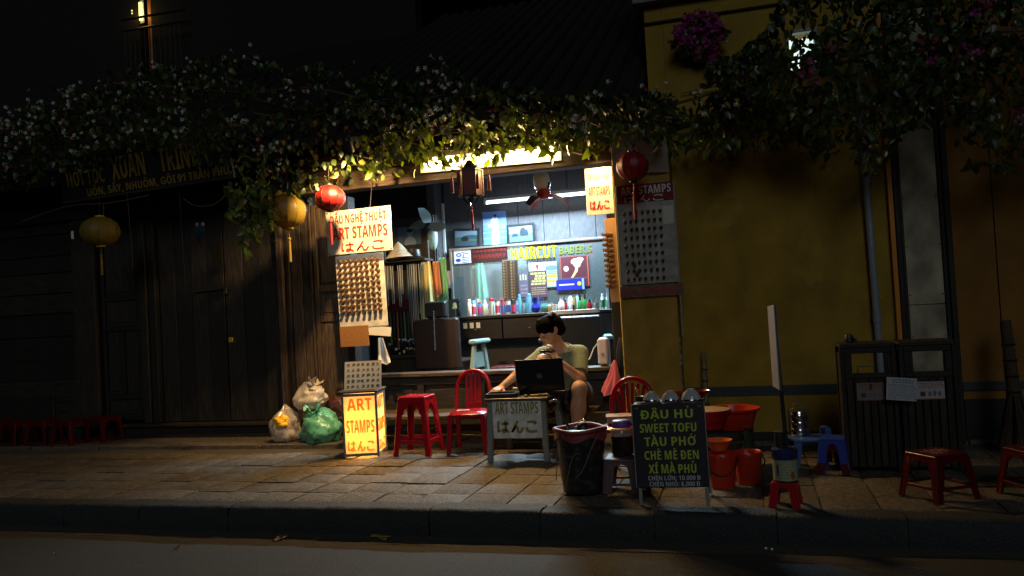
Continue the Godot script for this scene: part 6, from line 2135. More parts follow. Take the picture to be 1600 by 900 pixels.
# ---------------------------------------------------------------- the right side and the stools at the left
func right_side() -> void:
	# tin with a post and its sign, on a small red stool
	stool("small red plastic stool carrying the tin, close to the kerb", Vector3(0.09, 0.0, -4.53), -8, 0.13, 0.155, 0.135, M.red_plastic, 0.0, "plastic stools")
	var t := thing("biscuit_tin", "round tin with a pale label and dark blue lid on the small red stool", "tin", Vector3(0.098, 0.137, -4.52))
	var b := MB.new()
	b.lathe([Vector2(0, 0), Vector2(0.062, 0), Vector2(0.062, 0.115), Vector2(0, 0.115)], 24)
	put("can", b, M.steel_dark, t)
	b = MB.new()
	b.surf(24, 1, func(u, w): return Vector3(cos(TAU * u) * 0.0626, 0.006 + 0.106 * (1.0 - w), sin(TAU * u) * 0.0626), true, Vector3(0, 0.06, 0))
	put("paper_label", b, printed("tin_label", 256, 64, Color(0.60, 0.62, 0.48), [["t", 0.02, 0.05, 0.98, 0.95, 0.13, Color(0.48, 0.52, 0.4)], ["e", 0.16, 0.75, 0.03, 0.2, Color(0.6, 0.3, 0.2)], ["e", 0.36, 0.5, 0.02, 0.3, Color(0.3, 0.25, 0.45)], ["e", 0.66, 0.75, 0.03, 0.2, Color(0.6, 0.3, 0.2)]]), t)
	b = MB.new()
	b.lathe([Vector2(0.064, 0.112), Vector2(0.066, 0.115), Vector2(0.066, 0.165), Vector2(0.055, 0.172), Vector2(0, 0.172)], 24)
	put("lid", b, mat("navy_lid", Color(0.02, 0.03, 0.11), 0.2), t)
	t = thing("sign_post", "dark post with a thin tilted notice, standing in the tin", "post", Vector3(0.098, 0.31, -4.52))
	b = MB.new()
	b.tube([Vector3(-0.02, 0.0, 0.0), Vector3(-0.02, 0.08, 0.0)], 0.028, 10)
	put("wooden_plug", b, M.wood_upright, t)
	b = MB.new()
	b.tube([Vector3(0.012, 0.0, 0.0), Vector3(-0.004, 0.54, 0.0)], 0.011, 8)
	put("post", b, M.black, t)
	b = MB.new()
	b.box(Vector3(0, 0, 0), Vector3(0.30, 0.43, 0.006), 0.001)
	put("notice", b, mat("notice_paper", Color(0.26, 0.24, 0.23), 0.6), t, at(-0.020, 0.525, 0.03, -85, 0, 2))
	b = MB.new()
	b.box(Vector3(0, 0, 0), Vector3(0.30, 0.43, 0.004), 0.001)
	put("notice_back", b, mat("notice_blue", Color(0.12, 0.11, 0.26), 0.6), t, at(-0.012, 0.52, 0.028, -85, 0, 2))
	# blue low table with the steel food carrier, blue stool
	t = thing("blue_table", "low blue plastic table with a tipped blue stool behind it", "table", Vector3(0.295, 0.0, -5.62), 12)
	b = MB.new()
	b.box(Vector3(0, 0.17, 0), Vector3(0.27, 0.022, 0.22), 0.008)
	put("top", b, M.light_blue_plastic, t)
	for sx in [-1, 1]:
		for sz in [-1, 1]:
			b = MB.new()
			b.bar(Vector3(sx * 0.11, 0.16, sz * 0.085), Vector3(sx * 0.13, 0, sz * 0.10), Vector2(0.045, 0.04), Vector2(0.03, 0.03))
			put("leg", b, M.light_blue_plastic, t)
	b = MB.new()
	b.box(Vector3(0.1, 0.21, -0.03), Vector3(0.05, 0.055, 0.12), 0.012)
	put("raised_edge", b, M.light_blue_plastic, t)
	t = thing("food_carrier", "stacked steel food carrier with a carrying handle on the blue table", "food carrier", Vector3(0.225, 0.182, -5.68))
	for i in 3:
		b = MB.new()
		b.lathe([Vector2(0, i * 0.048), Vector2(0.054, i * 0.048), Vector2(0.057, i * 0.048 + 0.006), Vector2(0.057, i * 0.048 + 0.042), Vector2(0.054, i * 0.048 + 0.047), Vector2(0, i * 0.048 + 0.047)], 20)
		put("pan", b, M.steel, t)
	b = MB.new()
	b.lathe([Vector2(0.056, 0.145), Vector2(0.052, 0.158), Vector2(0.0, 0.163)], 20)
	put("lid", b, M.steel, t)
	b = MB.new()
	b.tube([Vector3(-0.062, 0.0, 0), Vector3(-0.062, 0.165, 0), Vector3(-0.03, 0.168, 0), Vector3(-0.03, 0.2, 0), Vector3(0.03, 0.2, 0), Vector3(0.03, 0.168, 0), Vector3(0.062, 0.165, 0), Vector3(0.062, 0.0, 0)], 0.005, 6)
	put("handle", b, M.steel_dark, t)
	stool("small blue plastic stool with red feet before the low blue table", Vector3(0.41, 0.0, -5.42), -12, 0.155, 0.19, 0.215, M.blue_plastic, 0.0, "plastic stools", M.blue_plastic)
	stool("red plastic stool stacked beneath the small blue one", Vector3(0.411, 0.0, -5.421), -12, 0.15, 0.205, 0.17, M.red_plastic_dark, 0.0, "plastic stools")
	# two slatted bins with notices
	bin("slatted dark wooden litter bin on the left, a grey notice on its front", 0.632, "left")
	bin("slatted dark wooden litter bin on the right, a white notice on its front", 0.965, "right")
	var n := put("loose_notice", sheet(0.165, 0.135, 0.002), printed("loose_notice", 96, 80, Color(0.66, 0.68, 0.72), [["t", 0.2, 0.08, 0.9, 0.22, 0.1, Color(0.3, 0.3, 0.36)], ["t", 0.08, 0.3, 0.95, 0.95, 0.085, Color(0.42, 0.43, 0.48)]]), null, at(0.80, 0.505, -5.325, 0, 0, -5))
	tag(n, "white printed paper notice hung in the gap between the two bins", "notice")
	t = thing("black_clamp", "black clamp standing on the left bin's top", "clamp", Vector3(0.545, 0.782, -5.5))
	b = MB.new()
	b.lathe([Vector2(0, 0), Vector2(0.03, 0), Vector2(0.032, 0.02), Vector2(0.022, 0.05), Vector2(0, 0.055)], 12)
	put("body", b, M.black, t)
	b = MB.new()
	b.tube([Vector3(0.0, 0.03, 0.02), Vector3(0.03, 0.025, 0.035), Vector3(0.04, 0.01, 0.03)], 0.008, 6)
	put("grip", b, M.black, t)
	# red stools
	stool("low red plastic stool in front of the right bin", Vector3(0.86, 0.0, -4.76), 33, 0.22, 0.27, 0.24, M.red_plastic_dark, 0.07, "plastic stools")
	stool("low red plastic stool cut by the right edge of the view", Vector3(1.33, 0.0, -4.80), 20, 0.22, 0.27, 0.25, M.red_plastic_dark, 0.07, "plastic stools")
	stool("red plastic stool in the row by the timber house, nearest the doors", Vector3(-6.58, 0.0, -6.88 + 0.32), 0, 0.21, 0.26, 0.265, M.red_plastic_dark, 0.05, "plastic stools")
	stool("red plastic stool in the row by the timber house, third from the doors", Vector3(-6.93, 0.0, -6.58), 5, 0.21, 0.26, 0.265, M.red_plastic_dark, 0.05, "plastic stools")
	stool("red plastic stool tucked behind the row, near the post of the timber house", Vector3(-6.33, 0.0, -6.74), -10, 0.22, 0.26, 0.27, M.red_plastic_dark, 0.05, "plastic stools")
	stool("red plastic stool in the row by the timber house, fourth from the doors", Vector3(-7.27, 0.0, -6.58), -4, 0.21, 0.26, 0.265, M.red_plastic_dark, 0.05, "plastic stools")
	stool("red plastic stool at the far left with a small white tag", Vector3(-7.62, 0.0, -6.60), 0, 0.21, 0.26, 0.265, M.red_plastic_dark, 0.05, "plastic stools")
	broom("twig_broom", "tall bundle of twigs bound as a broom at the right edge", Vector3(1.58, 0.0, -6.0), 0.85, 0.09, M.dark_straw, M.dark_straw)


func bin(label: String, x: float, side: String) -> void:
	var t := thing("litter_bin", label, "bin", Vector3(x, 0.0, -5.5), 0, "wooden litter bins")
	var w := 0.145
	board(t, "top", -w - 0.012, w + 0.012, 0.755, 0.78, 0.115, -0.165, M.bin_wood_pale, 0.004)
	for sx in [-1, 1]:
		for sz in [0.1, -0.15]:
			board(t, "corner_post", sx * w - 0.014, sx * w + 0.014, 0.0, 0.754, sz + 0.012, sz - 0.012, M.bin_wood, 0.003)
	board(t, "upper_rail", -w + 0.016, w - 0.016, 0.72, 0.754, 0.11, 0.09, M.bin_wood, 0.003)
	board(t, "lower_rail", -w + 0.016, w - 0.016, 0.57, 0.60, 0.114, 0.09, M.bin_wood_pale, 0.003)
	for sx in [-1, 1]:
		board(t, "hatch_side", sx * 0.11 - 0.02, sx * 0.11 + 0.02, 0.601, 0.719, 0.108, 0.094, M.bin_wood, 0.003)
	var n := 6
	for i in n:
		var a := lerpf(-w + 0.016, w - 0.016, float(i) / n)
		var c := lerpf(-w + 0.016, w - 0.016, float(i + 1) / n)
		board(t, "slat", a + 0.003, c - 0.003, 0.03, 0.569, 0.106 + rnd(-0.002, 0.002), 0.092, [M.bin_wood_pale, M.bin_wood][i % 2], 0.003)
		board(t, "back_slat", a + 0.003, c - 0.003, 0.03, 0.569, -0.142, -0.156, M.bin_wood, 0.003)
	for sx in [-1, 1]:
		for i in 4:
			var a := lerpf(0.086, -0.136, i / 4.0)
			var c := lerpf(0.086, -0.136, (i + 1) / 4.0)
			board(t, "side_slat", sx * w - 0.006, sx * w + 0.006, 0.03, 0.72, a - 0.003, c + 0.003, M.bin_wood, 0.003)
	board(t, "floor", -w + 0.01, w - 0.01, 0.03, 0.045, 0.085, -0.138, M.black, 0.0)
	var can_ := MB.new()
	can_.lathe([Vector2(0.0, 0.05), Vector2(0.1, 0.05), Vector2(0.108, 0.54), Vector2(0.1, 0.545), Vector2(0.09, 0.06)], 18, Vector3(0, 0, -0.025))
	put("inner_can", can_, M.steel_dark, t)
	if side == "left":
		var b := MB.new()
		b.tube([Vector3(-0.045, 0.545, -0.025), Vector3(-0.045, 0.63, -0.02), Vector3(0.05, 0.63, -0.02), Vector3(0.05, 0.545, -0.025)], 0.004, 6)
		put("can_handle", b, M.steel_dark, t)
	var g := Color(0.46, 0.40, 0.38) if side == "left" else Color(0.66, 0.62, 0.62)
	var k := Color(0.3, 0.2, 0.2)
	put("notice", sheet(0.155, 0.108, 0.003), printed("bin_notice_" + side, 96, 66, g, [["r", 0, 0, 1, 0.04, Color(0.5, 0.25, 0.22)], ["r", 0, 0.96, 1, 0.04, Color(0.5, 0.25, 0.22)], ["t", 0.08, 0.1, 0.92, 0.22, 0.1, k], ["t", 0.12, 0.32, 0.9, 0.42, 0.1, Color(0.45, 0.2, 0.18)], ["r", 0.15, 0.58, 0.18, 0.26, Color(0.15, 0.2, 0.22)], ["e", 0.48, 0.7, 0.06, 0.14, Color(0.35, 0.38, 0.45)], ["e", 0.65, 0.68, 0.06, 0.16, Color(0.35, 0.38, 0.5)], ["e", 0.82, 0.7, 0.06, 0.14, Color(0.35, 0.38, 0.45)]]), t, at(0.005 if side == "left" else 0.0, 0.488, 0.113))
	if side == "left":
		var b := MB.new()
		b.bar(Vector3(0.01, 0.535, 0.118), Vector3(0.006, 0.50, 0.118), Vector2(0.012, 0.006), Vector2(0.008, 0.006))
		put("dark_clip", b, M.black, t)
# ---------------------------------------------------------------- the seated person
func hand_bones(wrist: Vector3, towards: Vector3, palm: Vector3, thumb: float, curl: Array) -> Array:   # palm is the way the palm faces; thumb +1 or -1 is its side; curl per finger in radians a joint
	var d := towards.normalized()
	var pn := (palm - d * palm.dot(d)).normalized()
	var s := d.cross(pn).normalized() * thumb
	var out := []
	var c := wrist + d * 0.05
	for i in 4:
		out.append([wrist + s * (0.012 - i * 0.008), wrist + d * (0.085 - 0.004 * absf(i - 1.0)) + s * (0.029 - i * 0.0195), 0.0145, 0.0115])
	var ls := [0.072, 0.08, 0.074, 0.058]
	for i in 4:
		var p := wrist + d * (0.085 - 0.004 * absf(i - 1.0)) + s * (0.030 - i * 0.0198)
		var a := 0.15
		for j in 3:
			a += curl[i] * (1.0 if j else 0.6)
			var l: float = ls[i] * [0.45, 0.31, 0.24][j]
			var q := p + (d * cos(a) + pn * sin(a) + s * (0.06 - i * 0.045)).normalized() * l
			out.append([p, q, 0.0088 - j * 0.0008, 0.0082 - j * 0.0009])
			p = q
	var t0 := wrist + d * 0.022 + s * 0.022
	var t1 := t0 + (d * 0.55 + s * 0.7 + pn * 0.35).normalized() * 0.04
	var t2 := t1 + (d * 0.85 + s * 0.25 + pn * 0.4).normalized() * 0.03
	out.append([t0, t1, 0.0135, 0.0105])
	out.append([t1, t2, 0.0105, 0.0098])
	out.append([t2, t2 + (d * 0.9 + pn * 0.45).normalized() * 0.023, 0.0098, 0.0075])
	return out


func seated_person() -> void:
	var t := thing("person", "person in an olive polo shirt seated on the bench behind the laptop, one knee up", "person", Vector3(-1.5, 0.262, -6.5))
	var o := -t.position
	# joints (world); «r» is the person's right, on the left of the picture
	var pelvis := Vector3(-1.49, 0.365, -6.60)
	var belly := Vector3(-1.49, 0.50, -6.545)
	var chest := Vector3(-1.515, 0.645, -6.46)
	var neck0 := Vector3(-1.52, 0.745, -6.425)
	var neck1 := Vector3(-1.55, 0.845, -6.385)
	var rs := Vector3(-1.665, 0.725, -6.42)
	var ls := Vector3(-1.365, 0.725, -6.435)
	var re := Vector3(-1.84, 0.595, -6.28)
	var rw := Vector3(-1.945, 0.505, -6.155)
	var le := Vector3(-1.345, 0.545, -6.27)
	var lw := Vector3(-1.475, 0.685, -6.16)
	var rk := Vector3(-1.62, 0.685, -6.235)
	var ra := Vector3(-1.635, 0.315, -6.385)
	var lk := Vector3(-1.325, 0.475, -6.15)
	var la := Vector3(-1.365, 0.085, -6.12)
	var torso := [[pelvis + Vector3(-0.06, 0, 0), pelvis + Vector3(0.06, 0, 0), 0.105, 0.105], [pelvis, belly, 0.12, 0.112], [belly + Vector3(-0.03, 0, 0), chest + Vector3(-0.065, 0, 0.0), 0.10, 0.095], [belly + Vector3(0.03, 0, 0), chest + Vector3(0.065, 0, 0.0), 0.10, 0.095], [chest + Vector3(-0.06, 0.02, 0), neck0 + Vector3(-0.04, -0.02, 0), 0.09, 0.055], [chest + Vector3(0.06, 0.02, 0), neck0 + Vector3(0.04, -0.02, 0), 0.09, 0.055], [rs, neck0, 0.052, 0.06], [ls, neck0, 0.052, 0.06]]
	var arms := [[rs, re, 0.05, 0.038], [re, rw, 0.039, 0.026], [ls, le, 0.05, 0.039], [le, lw, 0.04, 0.026]]
	var legs := [[Vector3(-1.575, 0.36, -6.57), rk, 0.085, 0.056], [rk, rk.lerp(ra, 0.4), 0.054, 0.054], [rk.lerp(ra, 0.35), ra, 0.055, 0.036], [ra + Vector3(0, 0.0, -0.035), ra + Vector3(-0.02, -0.022, 0.14), 0.034, 0.02], [ra + Vector3(0.0, -0.02, 0.02), ra + Vector3(0.015, -0.022, 0.13), 0.03, 0.02],
		[Vector3(-1.42, 0.36, -6.57), lk, 0.085, 0.058], [lk, lk.lerp(la, 0.4), 0.055, 0.056], [lk.lerp(la, 0.35), la, 0.056, 0.036], [la + Vector3(0, -0.02, -0.03), la + Vector3(-0.012, -0.058, 0.14), 0.034, 0.019], [la + Vector3(0, -0.03, 0.0), la + Vector3(0.02, -0.058, 0.13), 0.03, 0.019]]
	var neck := [[neck0, neck1, 0.055, 0.05]]
	var b := MB.new()
	b.xf = Transform3D(Basis(), o)
	b.body(torso + arms + legs + neck, 0.012, 0.03)
	# hands
	b.body([[re.lerp(rw, 0.85), rw, 0.027, 0.024]] + hand_bones(rw, Vector3(-0.35, -0.25, 0.9), Vector3(-0.1, -1, -0.1), 1.0, [0.25, 0.28, 0.3, 0.34]), 0.0036, 0.008)
	b.body([[le.lerp(lw, 0.85), lw, 0.027, 0.024]] + hand_bones(lw, Vector3(-0.5, 0.85, 0.1), Vector3(-0.75, -0.4, -0.15), -1.0, [0.55, 0.5, 0.55, 0.6]), 0.0036, 0.008)
	# head, facing the lower left
	var fw := Vector3(-0.76, -0.46, 0.50).normalized()
	var rt := Vector3.UP.cross(fw).normalized()
	var up := fw.cross(rt).normalized()
	var hc := Vector3(-1.566, 0.922, -6.335)
	var H := func(x: float, y: float, z: float) -> Vector3: return hc + rt * x + up * y + fw * z
	var head := [[H.call(0, 0.025, -0.025), H.call(0, 0.03, 0.02), 0.078, 0.072], [H.call(0, -0.01, 0.03), H.call(0, -0.045, 0.045), 0.062, 0.045], [H.call(0, -0.07, 0.055), H.call(0, -0.082, 0.066), 0.036, 0.022],
		[H.call(-0.048, -0.03, 0.02), H.call(-0.025, -0.075, 0.05), 0.028, 0.022], [H.call(0.048, -0.03, 0.02), H.call(0.025, -0.075, 0.05), 0.028, 0.022], [H.call(-0.035, -0.015, 0.062), H.call(-0.035, -0.02, 0.06), 0.024, 0.02], [H.call(0.035, -0.015, 0.062), H.call(0.035, -0.02, 0.06), 0.024, 0.02],
		[H.call(0, 0.022, 0.088), H.call(0, -0.018, 0.106), 0.009, 0.012], [H.call(-0.012, -0.022, 0.094), H.call(0.012, -0.022, 0.094), 0.009, 0.009], [H.call(-0.03, 0.026, 0.082), H.call(0.03, 0.026, 0.082), 0.013, 0.013],
		[H.call(-0.016, -0.049, 0.09), H.call(0.016, -0.049, 0.09), 0.008, 0.008], [H.call(-0.014, -0.061, 0.088), H.call(0.014, -0.061, 0.088), 0.008, 0.008],
		[neck1 - Vector3(0, 0.02, 0), H.call(0, -0.04, -0.01), 0.05, 0.05]]
	for s in [-1, 1]:
		head.append([H.call(s * 0.074, 0.018, -0.012), H.call(s * 0.072, -0.022, -0.004), 0.015, 0.009])
		head.append([H.call(s * 0.082, 0.02, -0.02), H.call(s * 0.079, -0.01, -0.018), 0.008, 0.006])
	b.body(head, 0.0045, 0.016)
	put("body", b, M.skin, t)
	# eyes (lowered lids show a dark line), brows, lips
	for s in [-1, 1]:
		b = MB.new()
		b.xf = Transform3D(Basis(), o)
		b.ball(H.call(s * 0.031, 0.004, 0.078), Vector3(0.0125, 0.009, 0.0125), 12, 8)
		put("eye", b, mat("eye_white", Color(0.6, 0.57, 0.53), 0.25), t)
		b = MB.new()
		b.xf = Transform3D(Basis(), o)
		b.ball(H.call(s * 0.031, 0.0, 0.0862), Vector3(0.0065, 0.0065, 0.0065), 10, 6)
		put("iris", b, M.hair, t)
		b = MB.new()
		b.xf = Transform3D(Basis(), o)
		b.tube([H.call(s * 0.014, 0.024, 0.094), H.call(s * 0.032, 0.031, 0.09), H.call(s * 0.05, 0.026, 0.08)], [0.003, 0.004, 0.002], 6)
		put("eyebrow", b, M.hair, t)
	b = MB.new()
	b.xf = Transform3D(Basis(), o)
	b.tube([H.call(-0.022, -0.056, 0.088), H.call(-0.008, -0.054, 0.097), H.call(0.008, -0.054, 0.097), H.call(0.022, -0.056, 0.088)], [0.002, 0.004, 0.004, 0.002], 6)
	put("lips", b, mat("lips", Color(0.30, 0.11, 0.085), 0.45), t)
	# hair: thick, with a fringe
	b = MB.new()
	b.xf = Transform3D(Basis(), o)
	var hair := [[H.call(0, 0.036, -0.03), H.call(0, 0.052, 0.022), 0.092, 0.082], [H.call(-0.02, -0.015, -0.055), H.call(0.02, -0.015, -0.055), 0.058, 0.058]]
	var fr := RandomNumberGenerator.new()
	fr.seed = 3
	for i in 13:   # locks of the fringe and the sides
		var u := (i - 6) / 6.0
		var p0: Vector3 = H.call(u * 0.062, 0.085 - 0.02 * u * u, 0.05 - 0.035 * absf(u))
		hair.append([p0, H.call(u * 0.074 + fr.randf_range(-0.008, 0.008), 0.060 - 0.026 * absf(u) + fr.randf_range(-0.008, 0.008), 0.092 - 0.06 * u * u), 0.017, 0.007])
	for s in [-1, 1]:
		hair.append([H.call(s * 0.07, 0.04, 0.0), H.call(s * 0.074, -0.002, 0.022), 0.018, 0.008])
		hair.append([H.call(s * 0.066, 0.03, -0.04), H.call(s * 0.062, -0.035, -0.042), 0.022, 0.012])
	for i in 16:
		var a := fr.randf_range(0, TAU)
		var q: Vector3 = H.call(cos(a) * 0.06, 0.105, -0.02 + sin(a) * 0.06)
		hair.append([q, q + (q - H.call(0, 0, 0)).normalized() * 0.016 + Vector3(fr.randf_range(-0.02, 0.02), 0, fr.randf_range(-0.02, 0.02)), 0.016, 0.004])
	b.body(hair, 0.0052, 0.012)
	put("hair", b, M.hair, t)
	# polo shirt and its collar
	b = MB.new()
	b.xf = Transform3D(Basis(), o)
	var fat := []
	for q in torso:
		fat.append([q[0], q[1], q[2] + 0.012, q[3] + 0.010])
	var rm := rs.lerp(re, 0.72)
	var lm := ls.lerp(le, 0.80)
	fat.append([rs, rm + (re - rs) * 0.1, 0.064, 0.062])
	fat.append([ls, lm + (le - ls) * 0.1, 0.064, 0.066])
	b.body(fat, 0.010, 0.028, [[rm, (re - rs).normalized(), 0.12], [lm, (le - ls).normalized(), 0.12], [neck0 + Vector3(-0.005, 0.022, 0.0), Vector3(-0.1, 0.9, 0.45).normalized(), 0.085], [pelvis + Vector3(0, -0.05, 0), Vector3.DOWN, 0.2]])
	put("shirt", b, M.shirt, t)
	b = MB.new()
	b.xf = Transform3D(Basis(), o)
	b.surf(20, 4, func(u, w):
		var a := lerpf(-0.35, TAU - 0.85, u) + PI * 0.62
		var r = 0.066 + 0.036 * w
		return neck0 + Vector3(cos(a) * r * 1.12, 0.062 - 0.012 * sin(a) - 0.035 * w - 0.022 * maxf(sin(a), 0.0), sin(a) * r), false, neck0)
	put("collar", b, M.collar, t)
	# shorts
	b = MB.new()
	b.xf = Transform3D(Basis(), o)
	var sh := [[pelvis + Vector3(-0.06, 0.02, 0), pelvis + Vector3(0.06, 0.02, 0), 0.122, 0.122]]
	for k in [[Vector3(-1.575, 0.36, -6.57), rk, 0.74], [Vector3(-1.42, 0.36, -6.57), lk, 0.84]]:
		sh.append([k[0], k[0].lerp(k[1], k[2] + 0.12), 0.102, 0.082])
	b.body(sh, 0.012, 0.03, [[Vector3(-1.575, 0.36, -6.57).lerp(rk, 0.74), (rk - Vector3(-1.575, 0.36, -6.57)).normalized(), 0.13], [Vector3(-1.42, 0.36, -6.57).lerp(lk, 0.84), (lk - Vector3(-1.42, 0.36, -6.57)).normalized(), 0.13]])
	put("shorts", b, M.shorts, t)
	# what the raised hand holds: a dark flat dish with white paper
	var hp := lw + Vector3(-0.085, 0.085, 0.005)
	t = thing("dark_dish", "small flat black dish held up in the seated person's hand", "dish", hp, -20)
	b = MB.new()
	b.box(Vector3(0, 0, 0), Vector3(0.11, 0.022, 0.07), 0.006)
	put("tray", b, M.black_gloss, t)
	b = MB.new()
	b.box(Vector3(0, 0.0125, 0), Vector3(0.09, 0.003, 0.052), 0.001)
	put("inset", b, M.black, t)
	tag(put("white_tissue", bag_shape(Vector3(0.024, 0.02, 0.02), 77), mat("tissue", Color(0.8, 0.8, 0.78), 0.8), null, Transform3D(Basis(), hp + Vector3(0.015, 0.03, 0.0))), "crumpled white tissue on the dark dish in the person's hand", "tissue")


# ---------------------------------------------------------------- vines and flowers
func leaf_mesh(w: float, l: float, bend: float) -> ArrayMesh:   # hangs from its stalk along -y
	var b := MB.new()
	b.surf(4, 6, func(u, v):
		var s: float = (u - 0.5) * 2.0
		var k = pow(sin(PI * pow(v, 0.75)), 0.85) * (1.0 - 0.25 * v)
		return Vector3(s * w * k, -l * v, 0.22 * w * absf(s) * k - bend * l * v * v))
	b.tube([Vector3(0, 0.18 * l, 0.0), Vector3(0, 0, 0)], 0.0015, 3, false)
	return b.mesh()


func star_mesh(r: float, long_tube: float) -> ArrayMesh:   # five narrow petals facing +z
	var b := MB.new()
	for i in 5:
		var q := Transform3D(Basis(Vector3.BACK, TAU * i / 5.0), Vector3.ZERO)
		b.xf = q
		b.flat([Vector3(0, r * 0.12, 0), Vector3(-r * 0.24, r * 0.55, r * 0.12), Vector3(0, r, -r * 0.05), Vector3(r * 0.24, r * 0.55, r * 0.12)], Vector3(0, 0, -1))
	b.xf = Transform3D()
	b.tube([Vector3(0, 0, 0), Vector3(0, 0.2 * r, -long_tube)], [r * 0.14, r * 0.06], 4, false)
	return b.mesh()


func bract_mesh(r: float) -> ArrayMesh:   # three papery bracts
	var b := MB.new()
	for i in 3:
		b.xf = Transform3D(Basis(Vector3.BACK, TAU * i / 3.0), Vector3.ZERO)
		b.flat([Vector3(0, 0, 0), Vector3(-r * 0.5, r * 0.55, r * 0.3), Vector3(0, r, r * 0.45), Vector3(r * 0.5, r * 0.55, r * 0.3)], Vector3(0, 0, -1))
	return b.mesh()


func multi(called: String, m: ArrayMesh, mt: Material, spots: Array, parent: Node3D) -> void:
	if spots.is_empty():
		return
	var mm := MultiMesh.new()
	mm.transform_format = MultiMesh.TRANSFORM_3D
	mm.mesh = m
	mm.instance_count = spots.size()
	for i in spots.size():
		mm.set_instance_transform(i, spots[i])
	var o := MultiMeshInstance3D.new()
	o.name = called
	o.multimesh = mm
	o.material_override = mt
	o.set_meta("kind", "stuff")
	parent.add_child(o, true)


func leaf_mat(called: String, c: Color) -> StandardMaterial3D:
	var m := mat(called, c, 0.42)
	m.backlight_enabled = true
	m.backlight = Color(0.26, 0.32, 0.04) * (c.g / 0.08)
	return m


func along(outline: Array, x: float) -> Vector2:   # (top, bottom) of an outline at x
	for i in outline.size() - 1:
		if x <= outline[i + 1][0]:
			var f: float = clampf((x - outline[i][0]) / (outline[i + 1][0] - outline[i][0]), 0.0, 1.0)
			return Vector2(lerpf(outline[i][1], outline[i + 1][1], f), lerpf(outline[i][2], outline[i + 1][2], f))
	return Vector2(outline[-1][1], outline[-1][2])


func leafed(t: Node3D, outline: Array, z: float, depth: float, count: int, mats: Array, size: float, single: Callable, most: int) -> void:
	var shapes := [leaf_mesh(0.026 * size, 0.088 * size, 0.25), leaf_mesh(0.021 * size, 0.075 * size, 0.45), leaf_mesh(0.029 * size, 0.078 * size, 0.05)]
	var spots := []
	for i in shapes.size() * mats.size():
		spots.append([])
	var wob := FastNoiseLite.new()
	wob.seed = 31
	wob.frequency = 1.6
	var made := 0
	var x0: float = outline[0][0]
	var x1: float = outline[-1][0]
	var n := 0
	while n < count:
		var x := rnd(x0, x1)
		var e := along(outline, x)
		var hgt := e.x - e.y
		var v := rnd()
		var y := e.y + hgt * v + 0.05 * wob.get_noise_2d(x * 6.0, v * 2.0)
		var zz := z + depth * (sqrt(rnd()) * 1.2 - 0.7) * (1.0 - 0.5 * absf(v - 0.4))
		if Vector3(x, y, zz).distance_to(Geometry3D.get_closest_point_to_segment(Vector3(x, y, zz), Vector3(-2.98, 2.44, -5.80), Vector3(-3.32, 1.75, -6.5))) < 0.13 or Vector3(x, y, zz).distance_to(Vector3(-2.98, 2.40, -5.80)) < 0.26 or Vector3(x, y, zz).distance_to(Vector3(-1.16, 2.3, -6.4)) < 0.14:
			n += 1
			continue
		if Vector2(x, y).distance_to(Vector2(0.385, 2.85)) < 0.17 and rnd() < 0.62:
			n += 1
			continue
		var clump := wob.get_noise_3d(x * 1.6, y * 2.2, zz * 1.5)
		if clump < -0.22 or (clump < 0.0 and rnd() < 0.45):
			n += 1
			continue
		var tf := Transform3D(Basis.from_euler(Vector3(rnd(-0.5, 0.9), rnd(-1.3, 1.3), rnd(-0.9, 0.9))).scaled(Vector3.ONE * rnd(0.5, 1.2)), Vector3(x, y, zz))
		var s := rng.randi() % shapes.size()
		var k := mini(int(rnd() * rnd() * mats.size() * 1.15), mats.size() - 1)
		if made < most and single.call(x, v, zz):
			put("leaf", shapes[s], mats[k], t, tf)
			made += 1
		else:
			spots[s * mats.size() + k].append(tf)
		n += 1
	for i in spots.size():
		multi("foliage", shapes[i / mats.size()], mats[i % mats.size()], spots[i], t)


